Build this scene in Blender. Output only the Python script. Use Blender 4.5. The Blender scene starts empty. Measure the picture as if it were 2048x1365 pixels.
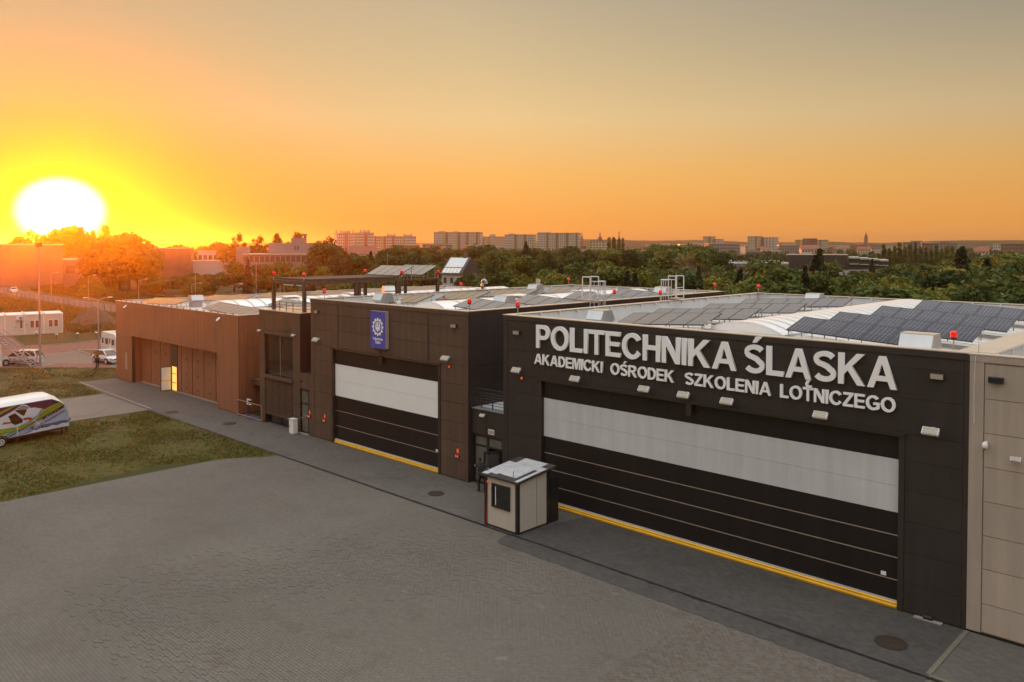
import bpy, bmesh, math, random
import numpy as np
from mathutils import Vector, Matrix
rnd = random.Random(7)
sc = bpy.context.scene
col = sc.collection
# ------------------------------------------------------------------ camera
cam_d = bpy.data.cameras.new('camera'); cam = bpy.data.objects.new('camera', cam_d); col.objects.link(cam)
cam_d.sensor_width = 36.0; cam_d.lens = 36.0 * 1637.7 / 2048
cam_d.shift_y = -(682.5 - 532.8) / 2048
cam_d.clip_start = 0.3; cam_d.clip_end = 20000
cam.location = (0, 0, 13.0)
cam.rotation_euler = (math.radians(90 - 1.47), 0, math.radians(44.17))
sc.camera = cam
# ------------------------------------------------------------------ colour management, sampling
vs = sc.view_settings
vs.view_transform = 'Standard'; vs.look = 'None'; vs.gamma = 1.0; vs.use_curve_mapping = False
vs.exposure = 0.60
sc.cycles.use_denoising = True; sc.cycles.use_light_tree = False
sc.cycles.max_bounces = 5; sc.cycles.diffuse_bounces = 2; sc.cycles.glossy_bounces = 2
sc.cycles.use_adaptive_sampling = True; sc.cycles.adaptive_threshold = 0.02
sc.cycles.transmission_bounces = 4; sc.cycles.transparent_max_bounces = 12; sc.cycles.volume_bounces = 0
sc.cycles.sample_clamp_indirect = 6.0
# ------------------------------------------------------------------ sun and sky
SUN = Vector((-1.0928, 0.3345, 0.0408)).normalized()
sun_d = bpy.data.lights.new('sun', 'SUN'); sun_o = bpy.data.objects.new('sun', sun_d); col.objects.link(sun_o)
sun_d.energy = 4.3; sun_d.angle = math.radians(0.55); sun_d.color = (1.0, 0.165, 0.003)
sun_o.rotation_euler = (-SUN).to_track_quat('-Z', 'Y').to_euler()
sun_o.location = (-60, 20, 60)

world = bpy.data.worlds.new('World'); sc.world = world; world.use_nodes = True
def world_sky():
    nt = world.node_tree; N = nt.nodes; L = nt.links; N.clear()
    out = N.new('ShaderNodeOutputWorld'); bg = N.new('ShaderNodeBackground')
    tc = N.new('ShaderNodeTexCoord'); nrm = N.new('ShaderNodeVectorMath'); nrm.operation = 'NORMALIZE'
    L.new(tc.outputs['Generated'], nrm.inputs[0])
    sep = N.new('ShaderNodeSeparateXYZ'); L.new(nrm.outputs[0], sep.inputs[0])
    def math_(op, a, b=None, clamp=False):
        m = N.new('ShaderNodeMath'); m.operation = op; m.use_clamp = clamp
        for i, v in enumerate((a, b)):
            if v is None: continue
            if isinstance(v, (int, float)): m.inputs[i].default_value = v
            else: L.new(v, m.inputs[i])
        return m.outputs[0]
    # gradient with height (sine of elevation)
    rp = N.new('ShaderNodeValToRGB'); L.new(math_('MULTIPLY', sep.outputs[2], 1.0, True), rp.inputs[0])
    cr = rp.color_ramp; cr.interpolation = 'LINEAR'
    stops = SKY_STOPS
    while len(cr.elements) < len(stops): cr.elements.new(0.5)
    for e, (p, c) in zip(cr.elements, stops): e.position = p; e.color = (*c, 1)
    # angle from the sun, a little wider than high
    dif = N.new('ShaderNodeVectorMath'); dif.operation = 'SUBTRACT'; L.new(nrm.outputs[0], dif.inputs[0]); dif.inputs[1].default_value = SUN
    scl = N.new('ShaderNodeVectorMath'); scl.operation = 'MULTIPLY'; L.new(dif.outputs[0], scl.inputs[0]); scl.inputs[1].default_value = (1, 1, 1.2)
    ln = N.new('ShaderNodeVectorMath'); ln.operation = 'LENGTH'; L.new(scl.outputs[0], ln.inputs[0])
    r = ln.outputs['Value']
    # the sky loses light slowly away from the sun
    far = N.new('ShaderNodeMapRange'); L.new(r, far.inputs[0]); far.inputs[1].default_value = 0.50; far.inputs[2].default_value = 1.05
    hi = N.new('ShaderNodeMapRange'); L.new(sep.outputs[2], hi.inputs[0]); hi.inputs[1].default_value = 0.0; hi.inputs[2].default_value = 0.25; hi.inputs[3].default_value = 0.30
    tint = N.new('ShaderNodeMix'); tint.data_type = 'RGBA'; L.new(math_('MULTIPLY', far.outputs[0], hi.outputs[0]), tint.inputs[0]); tint.inputs[6].default_value = (1, 1, 1, 1); tint.inputs[7].default_value = (0.54, 0.61, 0.78, 1)
    mulf = N.new('ShaderNodeVectorMath'); mulf.operation = 'MULTIPLY'; L.new(rp.outputs[0], mulf.inputs[0]); L.new(tint.outputs[2], mulf.inputs[1])
    def mix(fac, a, b):
        m = N.new('ShaderNodeMix'); m.data_type = 'RGBA'; L.new(fac, m.inputs[0]); L.new(a, m.inputs[6])
        if isinstance(b, tuple): m.inputs[7].default_value = (*b, 1)
        else: L.new(b, m.inputs[7])
        return m.outputs[2]
    # wide amber, then saturated yellow, then the burnt-out disc with its aureole
    amber = math_('POWER', 2.718, math_('MULTIPLY', math_('POWER', math_('DIVIDE', r, 0.20), 1.5), -1.0))
    c1 = mix(math_('MULTIPLY', amber, 0.70), mulf.outputs[0], (0.36, 0.15, 0.01))
    yel = math_('POWER', 2.718, math_('MULTIPLY', math_('POWER', math_('DIVIDE', r, 0.075), 1.2), -1.0))
    c2 = mix(yel, c1, (0.56, 0.27, 0.0))
    core = N.new('ShaderNodeMapRange'); core.interpolation_type = 'SMOOTHSTEP'; L.new(r, core.inputs[0])
    core.inputs[1].default_value = 0.050; core.inputs[2].default_value = 0.010; core.inputs[3].default_value = 0.0; core.inputs[4].default_value = 1.0
    c3 = mix(core.outputs[0], c2, (5.0, 4.6, 3.6))
    # physical sky underneath
    sky = N.new('ShaderNodeTexSky'); sky.sky_type = 'NISHITA'; sky.sun_disc = False
    sky.sun_elevation = math.radians(2.04); sky.sun_rotation = math.radians(-73); sky.altitude = 250; sky.dust_density = 2.5
    nsc = N.new('ShaderNodeVectorMath'); nsc.operation = 'SCALE'; L.new(sky.outputs[0], nsc.inputs[0]); nsc.inputs['Scale'].default_value = 0.002
    add = N.new('ShaderNodeVectorMath'); add.operation = 'ADD'; L.new(c3, add.inputs[0]); L.new(nsc.outputs[0], add.inputs[1])
    L.new(add.outputs[0], bg.inputs[0]); bg.inputs[1].default_value = 1.0
    L.new(bg.outputs[0], out.inputs[0])
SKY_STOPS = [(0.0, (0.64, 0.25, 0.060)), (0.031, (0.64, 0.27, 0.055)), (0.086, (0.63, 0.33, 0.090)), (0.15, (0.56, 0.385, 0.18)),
             (0.22, (0.45, 0.34, 0.185)), (0.29, (0.37, 0.295, 0.19)), (0.42, (0.62, 0.52, 0.40)), (0.65, (1.52, 1.36, 1.05)), (1.0, (1.98, 1.78, 1.43))]  # upper stops carry added brightness overhead to light the fronts and paving
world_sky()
# ------------------------------------------------------------------ materials
M = {}
def mat(name, c, rough=0.6, metal=0.0, spec=0.5, var=0.0, vscale=2.0, streak=0.0, bump=0.0, bscale=30.0, emit=None, estr=1.0, alpha=None, objrand=0.0, c2=None, coat=0.0):
    m = bpy.data.materials.new(name); m.use_nodes = True; nt = m.node_tree; N = nt.nodes; L = nt.links
    b = N['Principled BSDF']
    b.inputs['Base Color'].default_value = (*c, 1); b.inputs['Roughness'].default_value = rough
    b.inputs['Metallic'].default_value = metal; b.inputs['Specular IOR Level'].default_value = spec
    if coat: b.inputs['Coat Weight'].default_value = coat; b.inputs['Coat Roughness'].default_value = 0.08
    src = None
    tc = N.new('ShaderNodeTexCoord')
    if var or c2:
        nz = N.new('ShaderNodeTexNoise'); nz.inputs['Scale'].default_value = vscale; nz.inputs['Detail'].default_value = 6; nz.inputs['Roughness'].default_value = 0.62
        L.new(tc.outputs['Object'], nz.inputs['Vector'])
        mx = N.new('ShaderNodeMix'); mx.data_type = 'RGBA'
        rmp = N.new('ShaderNodeMapRange'); rmp.inputs[1].default_value = 0.32; rmp.inputs[2].default_value = 0.68
        L.new(nz.outputs[0], rmp.inputs[0]); L.new(rmp.outputs[0], mx.inputs[0])
        if c2: mx.inputs[6].default_value = (*c, 1); mx.inputs[7].default_value = (*c2, 1)
        else:
            mx.inputs[6].default_value = (*[x * (1 - var) for x in c], 1); mx.inputs[7].default_value = (*[min(1, x * (1 + var)) for x in c], 1)
        src = mx.outputs[2]
    if streak:
        mp = N.new('ShaderNodeMapping'); L.new(tc.outputs['Object'], mp.inputs[0]); mp.inputs['Scale'].default_value = (3.2, 3.2, 0.16)
        sn = N.new('ShaderNodeTexNoise'); sn.inputs['Scale'].default_value = 1.0; sn.inputs['Detail'].default_value = 7; sn.inputs['Roughness'].default_value = 0.7; L.new(mp.outputs[0], sn.inputs['Vector'])
        smr = N.new('ShaderNodeMapRange'); L.new(sn.outputs[0], smr.inputs[0]); smr.inputs[1].default_value = 0.35; smr.inputs[2].default_value = 0.72; smr.inputs[3].default_value = 1 - streak * 0.5; smr.inputs[4].default_value = 1 + streak
        sv2 = N.new('ShaderNodeVectorMath'); sv2.operation = 'SCALE'; L.new(src, sv2.inputs[0]); L.new(smr.outputs[0], sv2.inputs['Scale']); src = sv2.outputs[0]
    if objrand:
        oi = N.new('ShaderNodeObjectInfo'); mr = N.new('ShaderNodeMapRange'); L.new(oi.outputs['Random'], mr.inputs[0])
        mr.inputs[3].default_value = 1 - objrand; mr.inputs[4].default_value = 1 + objrand
        sv = N.new('ShaderNodeVectorMath'); sv.operation = 'SCALE'
        if src is None: sv.inputs[0].default_value = c
        else: L.new(src, sv.inputs[0])
        L.new(mr.outputs[0], sv.inputs['Scale']); src = sv.outputs[0]
    if src is not None: L.new(src, b.inputs['Base Color'])
    if bump:
        n2 = N.new('ShaderNodeTexNoise'); n2.inputs['Scale'].default_value = bscale; n2.inputs['Detail'].default_value = 4
        L.new(tc.outputs['Object'], n2.inputs['Vector'])
        bp = N.new('ShaderNodeBump'); bp.inputs['Strength'].default_value = bump; bp.inputs['Distance'].default_value = 0.02
        L.new(n2.outputs[0], bp.inputs['Height']); L.new(bp.outputs[0], b.inputs['Normal'])
    if emit: m.cycles.emission_sampling = 'NONE'
    if emit: b.inputs['Emission Color'].default_value = (*emit, 1); b.inputs['Emission Strength'].default_value = estr
    if alpha is not None:
        b.inputs['Alpha'].default_value = alpha
    M[name] = m
    return m
mat('panel_dark', (0.039, 0.033, 0.030), 0.45, spec=0.30, var=0.10, vscale=0.35, bump=0.12, bscale=45, objrand=0.05, streak=0.18)
mat('panel_flare_brown', (0.100, 0.066, 0.047), 0.45, spec=0.30, var=0.10, vscale=0.35, bump=0.12, bscale=45, objrand=0.05, streak=0.30)  # brown cladding; the sun's warm flare is mixed into the colour
mat('panel_flare_red', (0.27, 0.112, 0.058), 0.42, spec=0.45, var=0.10, vscale=0.35, bump=0.12, bscale=45, objrand=0.05, streak=0.30)  # reddish-brown cladding with the orange flare painted into its base colour
mat('trim_dark', (0.036, 0.029, 0.025), 0.40, spec=0.5, var=0.1, vscale=1.0)
mat('door_dark', (0.017, 0.014, 0.013), 0.42, spec=0.3, var=0.08, vscale=0.6, bump=0.05, objrand=0.05, streak=0.30)
mat('door_joint', (0.55, 0.45, 0.36), 0.3, metal=0.6)
mat('door_white', (0.86, 0.87, 0.87), 0.35, var=0.03, vscale=0.5)
mat('door_grey', (0.56, 0.58, 0.59), 0.22, spec=0.6, var=0.05, vscale=0.4, streak=0.10)
mat('yellow_rubber', (0.78, 0.42, 0.012), 0.5, var=0.10, vscale=1.5)
mat('cap_metal', (0.62, 0.56, 0.49), 0.28, metal=0.35, var=0.06, vscale=0.7)
mat('membrane', (0.62, 0.63, 0.64), 0.55, var=0.10, vscale=0.5, bump=0.1, bscale=6)
mat('roof_sheet', (0.60, 0.58, 0.54), 0.40, var=0.16, vscale=0.35)
mat('panel_beige', (0.40, 0.34, 0.285), 0.45, var=0.06, vscale=0.4, bump=0.12, bscale=45, objrand=0.05, streak=0.14)
mat('skylight', (0.90, 0.88, 0.87), 0.25, spec=0.6, var=0.03)
mat('skylight_rib', (0.28, 0.26, 0.24), 0.4, metal=0.5)
mat('kerb_tan', (0.155, 0.135, 0.100), 0.85, var=0.12, vscale=2.0)
mat('galv', (0.42, 0.43, 0.43), 0.38, metal=0.55, var=0.12, vscale=1.6)
mat('galv_light', (0.62, 0.66, 0.68), 0.35, metal=0.25, var=0.08, vscale=1.0)
mat('letter_white', (0.94, 0.95, 0.96), 0.35)
mat('white', (0.80, 0.79, 0.77), 0.4, var=0.05, vscale=1.5)
mat('black', (0.012, 0.012, 0.012), 0.5)
mat('steel_dark', (0.05, 0.045, 0.042), 0.4, var=0.1)
mat('red_glass', (0.70, 0.010, 0.012), 0.15, spec=0.6, emit=(1.0, 0.02, 0.015), estr=0.22)
mat('red_paint', (0.62, 0.03, 0.02), 0.4)
mat('orange_glass', (0.85, 0.10, 0.01), 0.2, emit=(1.0, 0.12, 0.01), estr=0.25)
mat('sign_blue', (0.085, 0.085, 0.44), 0.35, var=0.05, vscale=0.8)
mat('glass_dark', (0.012, 0.013, 0.014), 0.06, spec=0.8)
mat('lamp_glass', (0.40, 0.36, 0.28), 0.2, spec=0.6)
mat('frame_dark', (0.018, 0.017, 0.017), 0.35)
mat('concrete_light', (0.30, 0.265, 0.215), 0.8, var=0.12, vscale=2.0)
mat('rust', (0.036, 0.020, 0.013), 0.75, var=0.3, vscale=6)
mat('lit_inside', (0.7, 0.5, 0.2), 0.7, emit=(1.0, 0.55, 0.10), estr=0.75)
# ------------------------------------------------------------------ mesh helpers
ORG = {}
class MB:
    """collects shapes in world or local coordinates and links them as one mesh object"""
    def __init__(s): s.v = []; s.f = []
    def add(s, vs_, fs_):
        o = len(s.v); s.v += [tuple(p) for p in vs_]; s.f += [tuple(i + o for i in f) for f in fs_]; return s
    def box(s, x0, y0, z0, x1, y1, z1):
        return s.add([(x0, y0, z0), (x1, y0, z0), (x1, y1, z0), (x0, y1, z0), (x0, y0, z1), (x1, y0, z1), (x1, y1, z1), (x0, y1, z1)],
                     [(0, 3, 2, 1), (4, 5, 6, 7), (0, 1, 5, 4), (1, 2, 6, 5), (2, 3, 7, 6), (3, 0, 4, 7)])
    def quad(s, a, b, c, d): return s.add([a, b, c, d], [(0, 1, 2, 3)])
    def poly(s, pts): return s.add(pts, [tuple(range(len(pts)))])
    def hexa(s, lo, hi):
        return s.add(list(lo) + list(hi), [(0, 3, 2, 1), (4, 5, 6, 7), (0, 1, 5, 4), (1, 2, 6, 5), (2, 3, 7, 6), (3, 0, 4, 7)])
    def prism(s, pts, dvec):
        n = len(pts); d = Vector(dvec); q = [tuple(Vector(p) + d) for p in pts]
        return s.add(list(pts) + q, [tuple(range(n - 1, -1, -1)), tuple(range(n, 2 * n))] + [(i, (i + 1) % n, n + (i + 1) % n, n + i) for i in range(n)])
    def cyl(s, p0, p1, r0, r1=None, n=10, caps=True):
        r1 = r0 if r1 is None else r1; p0 = Vector(p0); p1 = Vector(p1); d = (p1 - p0).normalized()
        a = d.orthogonal().normalized(); b = d.cross(a); V = []
        for p, r in ((p0, r0), (p1, r1)):
            for i in range(n):
                t = 2 * math.pi * i / n; V.append(tuple(p + a * (math.cos(t) * r) + b * (math.sin(t) * r)))
        F = [(i, (i + 1) % n, n + (i + 1) % n, n + i) for i in range(n)]
        if caps: F += [tuple(range(n - 1, -1, -1)), tuple(range(n, 2 * n))]
        return s.add(V, F)
    def tube(s, pts, r, n=6):
        for a, b in zip(pts[:-1], pts[1:]): s.cyl(a, b, r, r, n)
        return s
    def lathe(s, prof, c=(0, 0, 0), n=16):
        V = []; F = []
        for r, z in prof:
            for i in range(n):
                t = 2 * math.pi * i / n; V.append((c[0] + r * math.cos(t), c[1] + r * math.sin(t), c[2] + z))
        for k in range(len(prof) - 1):
            for i in range(n): F.append((k * n + i, k * n + (i + 1) % n, (k + 1) * n + (i + 1) % n, (k + 1) * n + i))
        F.append(tuple(range(n - 1, -1, -1))); F.append(tuple((len(prof) - 1) * n + i for i in range(n)))
        return s.add(V, F)
    def sphere(s, c, rx, ry=None, rz=None, n=10, m=6):
        ry = ry or rx; rz = rz or rx
        prof = [(math.sin(math.pi * k / m), -math.cos(math.pi * k / m)) for k in range(m + 1)]
        V = []; F = []
        for a, z in prof:
            for i in range(n):
                t = 2 * math.pi * i / n; V.append((c[0] + rx * max(a, 1e-3) * math.cos(t), c[1] + ry * max(a, 1e-3) * math.sin(t), c[2] + rz * z))
        for k in range(m):
            for i in range(n): F.append((k * n + i, k * n + (i + 1) % n, (k + 1) * n + (i + 1) % n, (k + 1) * n + i))
        return s.add(V, F)
    def mesh(s, name, m=None, smooth=False, off=(0, 0, 0)):
        me = bpy.data.meshes.new(name)
        V = [(p[0] - off[0], p[1] - off[1], p[2] - off[2]) for p in s.v] if any(off) else s.v
        me.from_pydata(V, [], s.f); me.validate(verbose=False)
        if m: me.materials.append(M[m] if isinstance(m, str) else m)
        if smooth:
            for p in me.polygons: p.use_smooth = True
        me.update(); return me
    def build(s, name, m, parent=None, smooth=False, bevel=0.0, world=True, bseg=1, auto=False):
        off = ORG.get(parent.name, (0, 0, 0)) if (parent and world) else (0, 0, 0)
        o = bpy.data.objects.new(name, s.mesh(name, m, smooth, off)); col.objects.link(o)
        if parent:
            o.parent = parent
            if parent.name in ORG: ORG[o.name] = ORG[parent.name]
        if bevel:
            bv = o.modifiers.new('bevel', 'BEVEL'); bv.width = bevel; bv.segments = bseg; bv.limit_method = 'ANGLE'
        return o
def tag(o, label=None, cat=None, group=None, kind=None):
    if label: o['label'] = label
    if cat: o['category'] = cat
    if group: o['group'] = group
    if kind: o['kind'] = kind
    return o
def thing(name, label, cat, loc=(0, 0, 0), rotz=0.0, group=None, local=False):
    """an Empty at the base; parts are written in world coordinates unless local"""
    o = bpy.data.objects.new(name, None); col.objects.link(o); o.location = loc; o.rotation_euler = (0, 0, rotz); o.empty_display_size = 0.2
    if not local: ORG[o.name] = tuple(loc)
    return tag(o, label, cat, group)
def inst(me, name, parent, loc=(0, 0, 0), rot=(0, 0, 0), scale=(1, 1, 1)):
    o = bpy.data.objects.new(name, me); col.objects.link(o)
    off = ORG.get(parent.name, (0, 0, 0)) if parent else (0, 0, 0)
    o.location = (loc[0] - off[0], loc[1] - off[1], loc[2] - off[2]); o.rotation_euler = rot; o.scale = scale
    if parent: o.parent = parent
    return o
def copy_thing(src, label=None, loc=None, rotz=None, scale=None, group=None):
    c = src.copy(); col.objects.link(c)
    if loc is not None: c.location = loc
    if rotz is not None: c.rotation_euler = (0, 0, rotz)
    if scale is not None: c.scale = scale if hasattr(scale, '__len__') else (scale,) * 3
    if label: c['label'] = label
    if group: c['group'] = group
    for ch in src.children:
        d = ch.copy(); col.objects.link(d); d.parent = c
        for g_ in ch.children:
            e = g_.copy(); col.objects.link(e); e.parent = d
    return c
def structure(name, mb, m): return tag(mb.build(name, m), kind='structure')
def lerp(a, b, t): return a + (b - a) * t
# ------------------------------------------------------------------ ground materials
def ground_mat(name, c1, c2, c3, s1=0.05, s2=0.9, rough=0.95, mixpos=(0.42, 0.58), bump=0.4):
    m = bpy.data.materials.new(name); m.use_nodes = True; nt = m.node_tree; N = nt.nodes; L = nt.links; b = N['Principled BSDF']
    b.inputs['Roughness'].default_value = rough; b.inputs['Specular IOR Level'].default_value = 0.15
    g = N.new('ShaderNodeNewGeometry')
    def noise(s, d=8):
        n = N.new('ShaderNodeTexNoise'); n.inputs['Scale'].default_value = s; n.inputs['Detail'].default_value = d; n.inputs['Roughness'].default_value = 0.65
        L.new(g.outputs['Position'], n.inputs['Vector']); return n.outputs[0]
    def ramp(f, a, bb):
        r = N.new('ShaderNodeMapRange'); r.interpolation_type = 'SMOOTHSTEP'; r.inputs[1].default_value = a; r.inputs[2].default_value = bb; L.new(f, r.inputs[0]); return r.outputs[0]
    def mix(f, a, bb):
        k = N.new('ShaderNodeMix'); k.data_type = 'RGBA'; L.new(f, k.inputs[0])
        for i, v in ((6, a), (7, bb)):
            if isinstance(v, tuple): k.inputs[i].default_value = (*v, 1)
            else: L.new(v, k.inputs[i])
        return k.outputs[2]
    n1 = noise(s1); n2 = noise(s2)
    c = mix(ramp(n2, 0.35, 0.65), c1, c2)
    c = mix(ramp(n1, *mixpos), c, c3)
    n3 = noise(14.0, 5)
    c = mix(ramp(n3, 0.3, 0.75), c, mix(ramp(n2, 0.3, 0.7), c1, c3))
    L.new(c, b.inputs['Base Color'])
    bp = N.new('ShaderNodeBump'); bp.inputs['Strength'].default_value = bump; bp.inputs['Distance'].default_value = 0.05; L.new(noise(9.0), bp.inputs['Height']); L.new(bp.outputs[0], b.inputs['Normal'])
    M[name] = m; return m
ground_mat('field', (0.060, 0.058, 0.022), (0.105, 0.085, 0.035), (0.040, 0.050, 0.016), 0.012, 0.15)
ground_mat('lawn', (0.064, 0.068, 0.012), (0.090, 0.074, 0.018), (0.122, 0.088, 0.046), 0.16, 1.1, mixpos=(0.52, 0.66))
ground_mat('lawn_dry', (0.075, 0.070, 0.020), (0.105, 0.085, 0.028), (0.115, 0.092, 0.045), 0.10, 0.8, mixpos=(0.50, 0.70))
def paver_mat(name, c, w, h, joint=0.35, var=0.10, stain=(0.10, 0.075, 0.05), stain_amt=0.35, offset=0.5, rot=0.0, patch=0.14):
    m = bpy.data.materials.new(name); m.use_nodes = True; nt = m.node_tree; N = nt.nodes; L = nt.links; b = N['Principled BSDF']
    b.inputs['Roughness'].default_value = 0.82; b.inputs['Specular IOR Level'].default_value = 0.25
    g = N.new('ShaderNodeNewGeometry'); mp = N.new('ShaderNodeMapping'); L.new(g.outputs['Position'], mp.inputs[0]); mp.inputs['Rotation'].default_value = (0, 0, rot)
    br = N.new('ShaderNodeTexBrick'); L.new(mp.outputs[0], br.inputs['Vector']); br.offset = offset
    br.inputs['Scale'].default_value = 1.0; br.inputs['Brick Width'].default_value = w; br.inputs['Row Height'].default_value = h
    br.inputs['Mortar Size'].default_value = 0.006; br.inputs['Mortar Smooth'].default_value = 0.2; br.inputs['Bias'].default_value = 0.0
    br.inputs['Color1'].default_value = (*[x * (1 - var) for x in c], 1); br.inputs['Color2'].default_value = (*[x * (1 + var) for x in c], 1)
    br.inputs['Mortar'].default_value = (*[x * joint for x in c], 1)
    def noise(s, d=6):
        n = N.new('ShaderNodeTexNoise'); n.inputs['Scale'].default_value = s; n.inputs['Detail'].default_value = d; n.inputs['Roughness'].default_value = 0.6
        L.new(g.outputs['Position'], n.inputs['Vector']); return n.outputs[0]
    big = N.new('ShaderNodeMapRange'); L.new(noise(0.13), big.inputs[0]); big.inputs[1].default_value = 0.3; big.inputs[2].default_value = 0.7; big.inputs[3].default_value = 1 - patch; big.inputs[4].default_value = 1 + patch
    sv = N.new('ShaderNodeVectorMath'); sv.operation = 'SCALE'; L.new(br.outputs[0], sv.inputs[0]); L.new(big.outputs[0], sv.inputs['Scale'])
    st = N.new('ShaderNodeMapRange'); st.interpolation_type = 'SMOOTHSTEP'; L.new(noise(0.55, 9), st.inputs[0]); st.inputs[1].default_value = 0.52; st.inputs[2].default_value = 0.72; st.inputs[3].default_value = 0; st.inputs[4].default_value = stain_amt
    mx = N.new('ShaderNodeMix'); mx.data_type = 'RGBA'; L.new(st.outputs[0], mx.inputs[0]); L.new(sv.outputs[0], mx.inputs[6]); mx.inputs[7].default_value = (*stain, 1)
    L.new(mx.outputs[2], b.inputs['Base Color'])
    bp = N.new('ShaderNodeBump'); bp.inputs['Strength'].default_value = 0.5; bp.inputs['Distance'].default_value = 0.01; L.new(br.outputs['Fac'], bp.inputs['Height']); bp.invert = True; L.new(bp.outputs[0], b.inputs['Normal'])
    M[name] = m; return m
paver_mat('paver_apron', (0.134, 0.119, 0.101), 0.22, 0.115, joint=0.62, var=0.07, patch=0.14)
paver_mat('paver_service', (0.122, 0.109, 0.095), 0.21, 0.105, joint=0.7, var=0.12, stain=(0.065, 0.053, 0.043), stain_amt=0.45)
paver_mat('paver_strip', (0.078, 0.072, 0.066), 0.21, 0.105, joint=0.7, var=0.16, stain=(0.045, 0.037, 0.031), stain_amt=0.5)
paver_mat('paver_path', (0.20, 0.17, 0.14), 0.22, 0.11, joint=0.7, var=0.08)
paver_mat('paver_park', (0.19, 0.155, 0.125), 0.22, 0.11, joint=0.75, var=0.08, patch=0.2)
paver_mat('paver_red', (0.19, 0.10, 0.072), 0.22, 0.11, joint=0.7, var=0.12)
paver_mat('asphalt', (0.095, 0.082, 0.072), 3.0, 3.0, joint=0.95, var=0.03)
# ------------------------------------------------------------------ ground sheets
def flat(name, pts, z, m): return structure(name, MB().poly([(x, y, z) for x, y in pts]), m)
gm = MB(); R_ = 9000
gm.poly([(-R_, -R_, 0), (R_, -R_, 0), (R_, R_, 0), (-R_, R_, 0)])
structure('ground', gm, 'field')
def wavy(pts, amp, step=1.2, seed=3):
    r = random.Random(seed); out = []
    for (a, b) in zip(pts, pts[1:] + pts[:1]):
        n = max(1, int(math.hypot(b[0] - a[0], b[1] - a[1]) / step))
        for i in range(n):
            t = i / n; out.append((lerp(a[0], b[0], t) + r.uniform(-amp, amp), lerp(a[1], b[1], t) + r.uniform(-amp, amp)))
    return out
flat('apron_pavement', [(-47.2, -30), (30, -30), (30, 26.04), (-47.2, 26.04)], 0.004, 'paver_apron')
flat('service_pavement', [(-83.4, 26.16), (-25.6, 26.16), (-24.4, 31.0), (-83.4, 31.0)], 0.008, 'paver_service')
flat('door_pavement', [(-25.6, 26.16), (-8.0, 26.16), (-8.0, 31.0), (-24.4, 31.0)], 0.0085, 'paver_strip')
flat('side_pavement', [(-8.0, 26.16), (30, 26.16), (30, 31.0), (-8.0, 31.0)], 0.008, 'paver_service')
flat('border_pavement', wavy([(-25.2, 24.95), (-8.0, 24.9), (-8.0, 26.02), (-25.6, 26.02)], 0.05, 0.22, 17), 0.0185, 'paver_strip')
flat('footpath', [(-75.3, -25), (-65.3, -25), (-65.3, 26.15), (-75.3, 26.15)], 0.006, 'paver_path')
LAWN = [(-65.4, -30), (-47.0, -30), (-47.1, 11.4), (-48.3, 19.4), (-46.9, 23.5), (-45.3, 26.0), (-65.2, 26.1), (-64.6, 20.6), (-63.6, 15.2)]
flat('lawn_near', wavy(LAWN, 0.12, 0.8), 0.012, 'lawn')
UPPER = [(-75.4, 26.3), (-83.3, 26.9), (-85, 31.2), (-90.3, 33), (-99.2, 24.2), (-112, 12), (-112, -25), (-75.4, -25)]
flat('lawn_far', wavy(UPPER, 0.10, 1.0, 5), 0.012, 'lawn_dry')
flat('parking_pavement', [(-84, 31), (-90.3, 33), (-99.2, 24.2), (-114, 10), (-135, 14), (-118.2, 28.9), (-116.8, 35.3), (-117.8, 40.6), (-119, 64), (-84, 64)], 0.005, 'paver_park')
flat('parking_lane_pavement', [(-132, 18), (-118.1, 28.9), (-116.7, 35.3), (-117.7, 40.6), (-118.9, 63), (-110.5, 63), (-109.5, 40), (-107.5, 30), (-116, 17)], 0.009, 'paver_red')
flat('parking_entry_pavement', [(-96.5, 27.0), (-91.0, 32.4), (-94.2, 33.8), (-98.5, 29.6)], 0.009, 'paver_red')
flat('lawn_island', wavy([(-108.6, 34.8), (-100.9, 34.4), (-101.2, 37.2), (-104.5, 38.2)], 0.05, 0.7, 8), 0.09, 'lawn_dry')
flat('approach_road', [(-420, 88), (-420, 80), (-260, 62.8), (-214, 61.4), (-170, 60.3), (-120, 59), (-120, 66), (-170, 66.6), (-214, 67.6), (-260, 69.6)], 0.007, 'asphalt')
# kerbs and the slot drain
def kerb(name, a, b, w, h, m, z0=0.0):
    d = Vector((b[0] - a[0], b[1] - a[1], 0)).normalized(); n = Vector((-d.y, d.x, 0)) * (w / 2)
    A = Vector((*a, z0)); B = Vector((*b, z0)); up = Vector((0, 0, h))
    return tag(MB().hexa([A - n, B - n, B + n, A + n], [A - n + up, B - n + up, B + n + up, A + n + up]).build(name, m), kind='structure')
kerb('kerb_path', (-83.3, 26.9), (-65.6, 26.42), 0.10, 0.05, 'concrete_light')
kerb('kerb_side', (-8.0, 26.3), (-8.0, 30.2), 0.15, 0.035, 'kerb_tan')
kerb('kerb_apron', (-7.95, 26.22), (20, 26.22), 0.12, 0.05, 'kerb_tan')
for k_, (a, b) in enumerate([((-118.1, 28.9), (-116.7, 35.3)), ((-116.7, 35.3), (-117.7, 40.6)), ((-117.7, 40.6), (-118.9, 63)), ((-132, 18), (-118.1, 28.9))]):
    kerb('kerb_lane', a, b, 0.16, 0.12, 'concrete_light')
for a, b in [((-108.6, 34.8), (-100.9, 34.4)), ((-100.9, 34.4), (-101.2, 37.2)), ((-101.2, 37.2), (-104.5, 38.2)), ((-104.5, 38.2), (-108.6, 34.8))]:
    kerb('kerb_island', a, b, 0.15, 0.13, 'concrete_light')
dr = thing('slot_drain', 'long black slot drain across the paving in front of the halls', 'drain', (-52, 26.1, 0))
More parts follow.
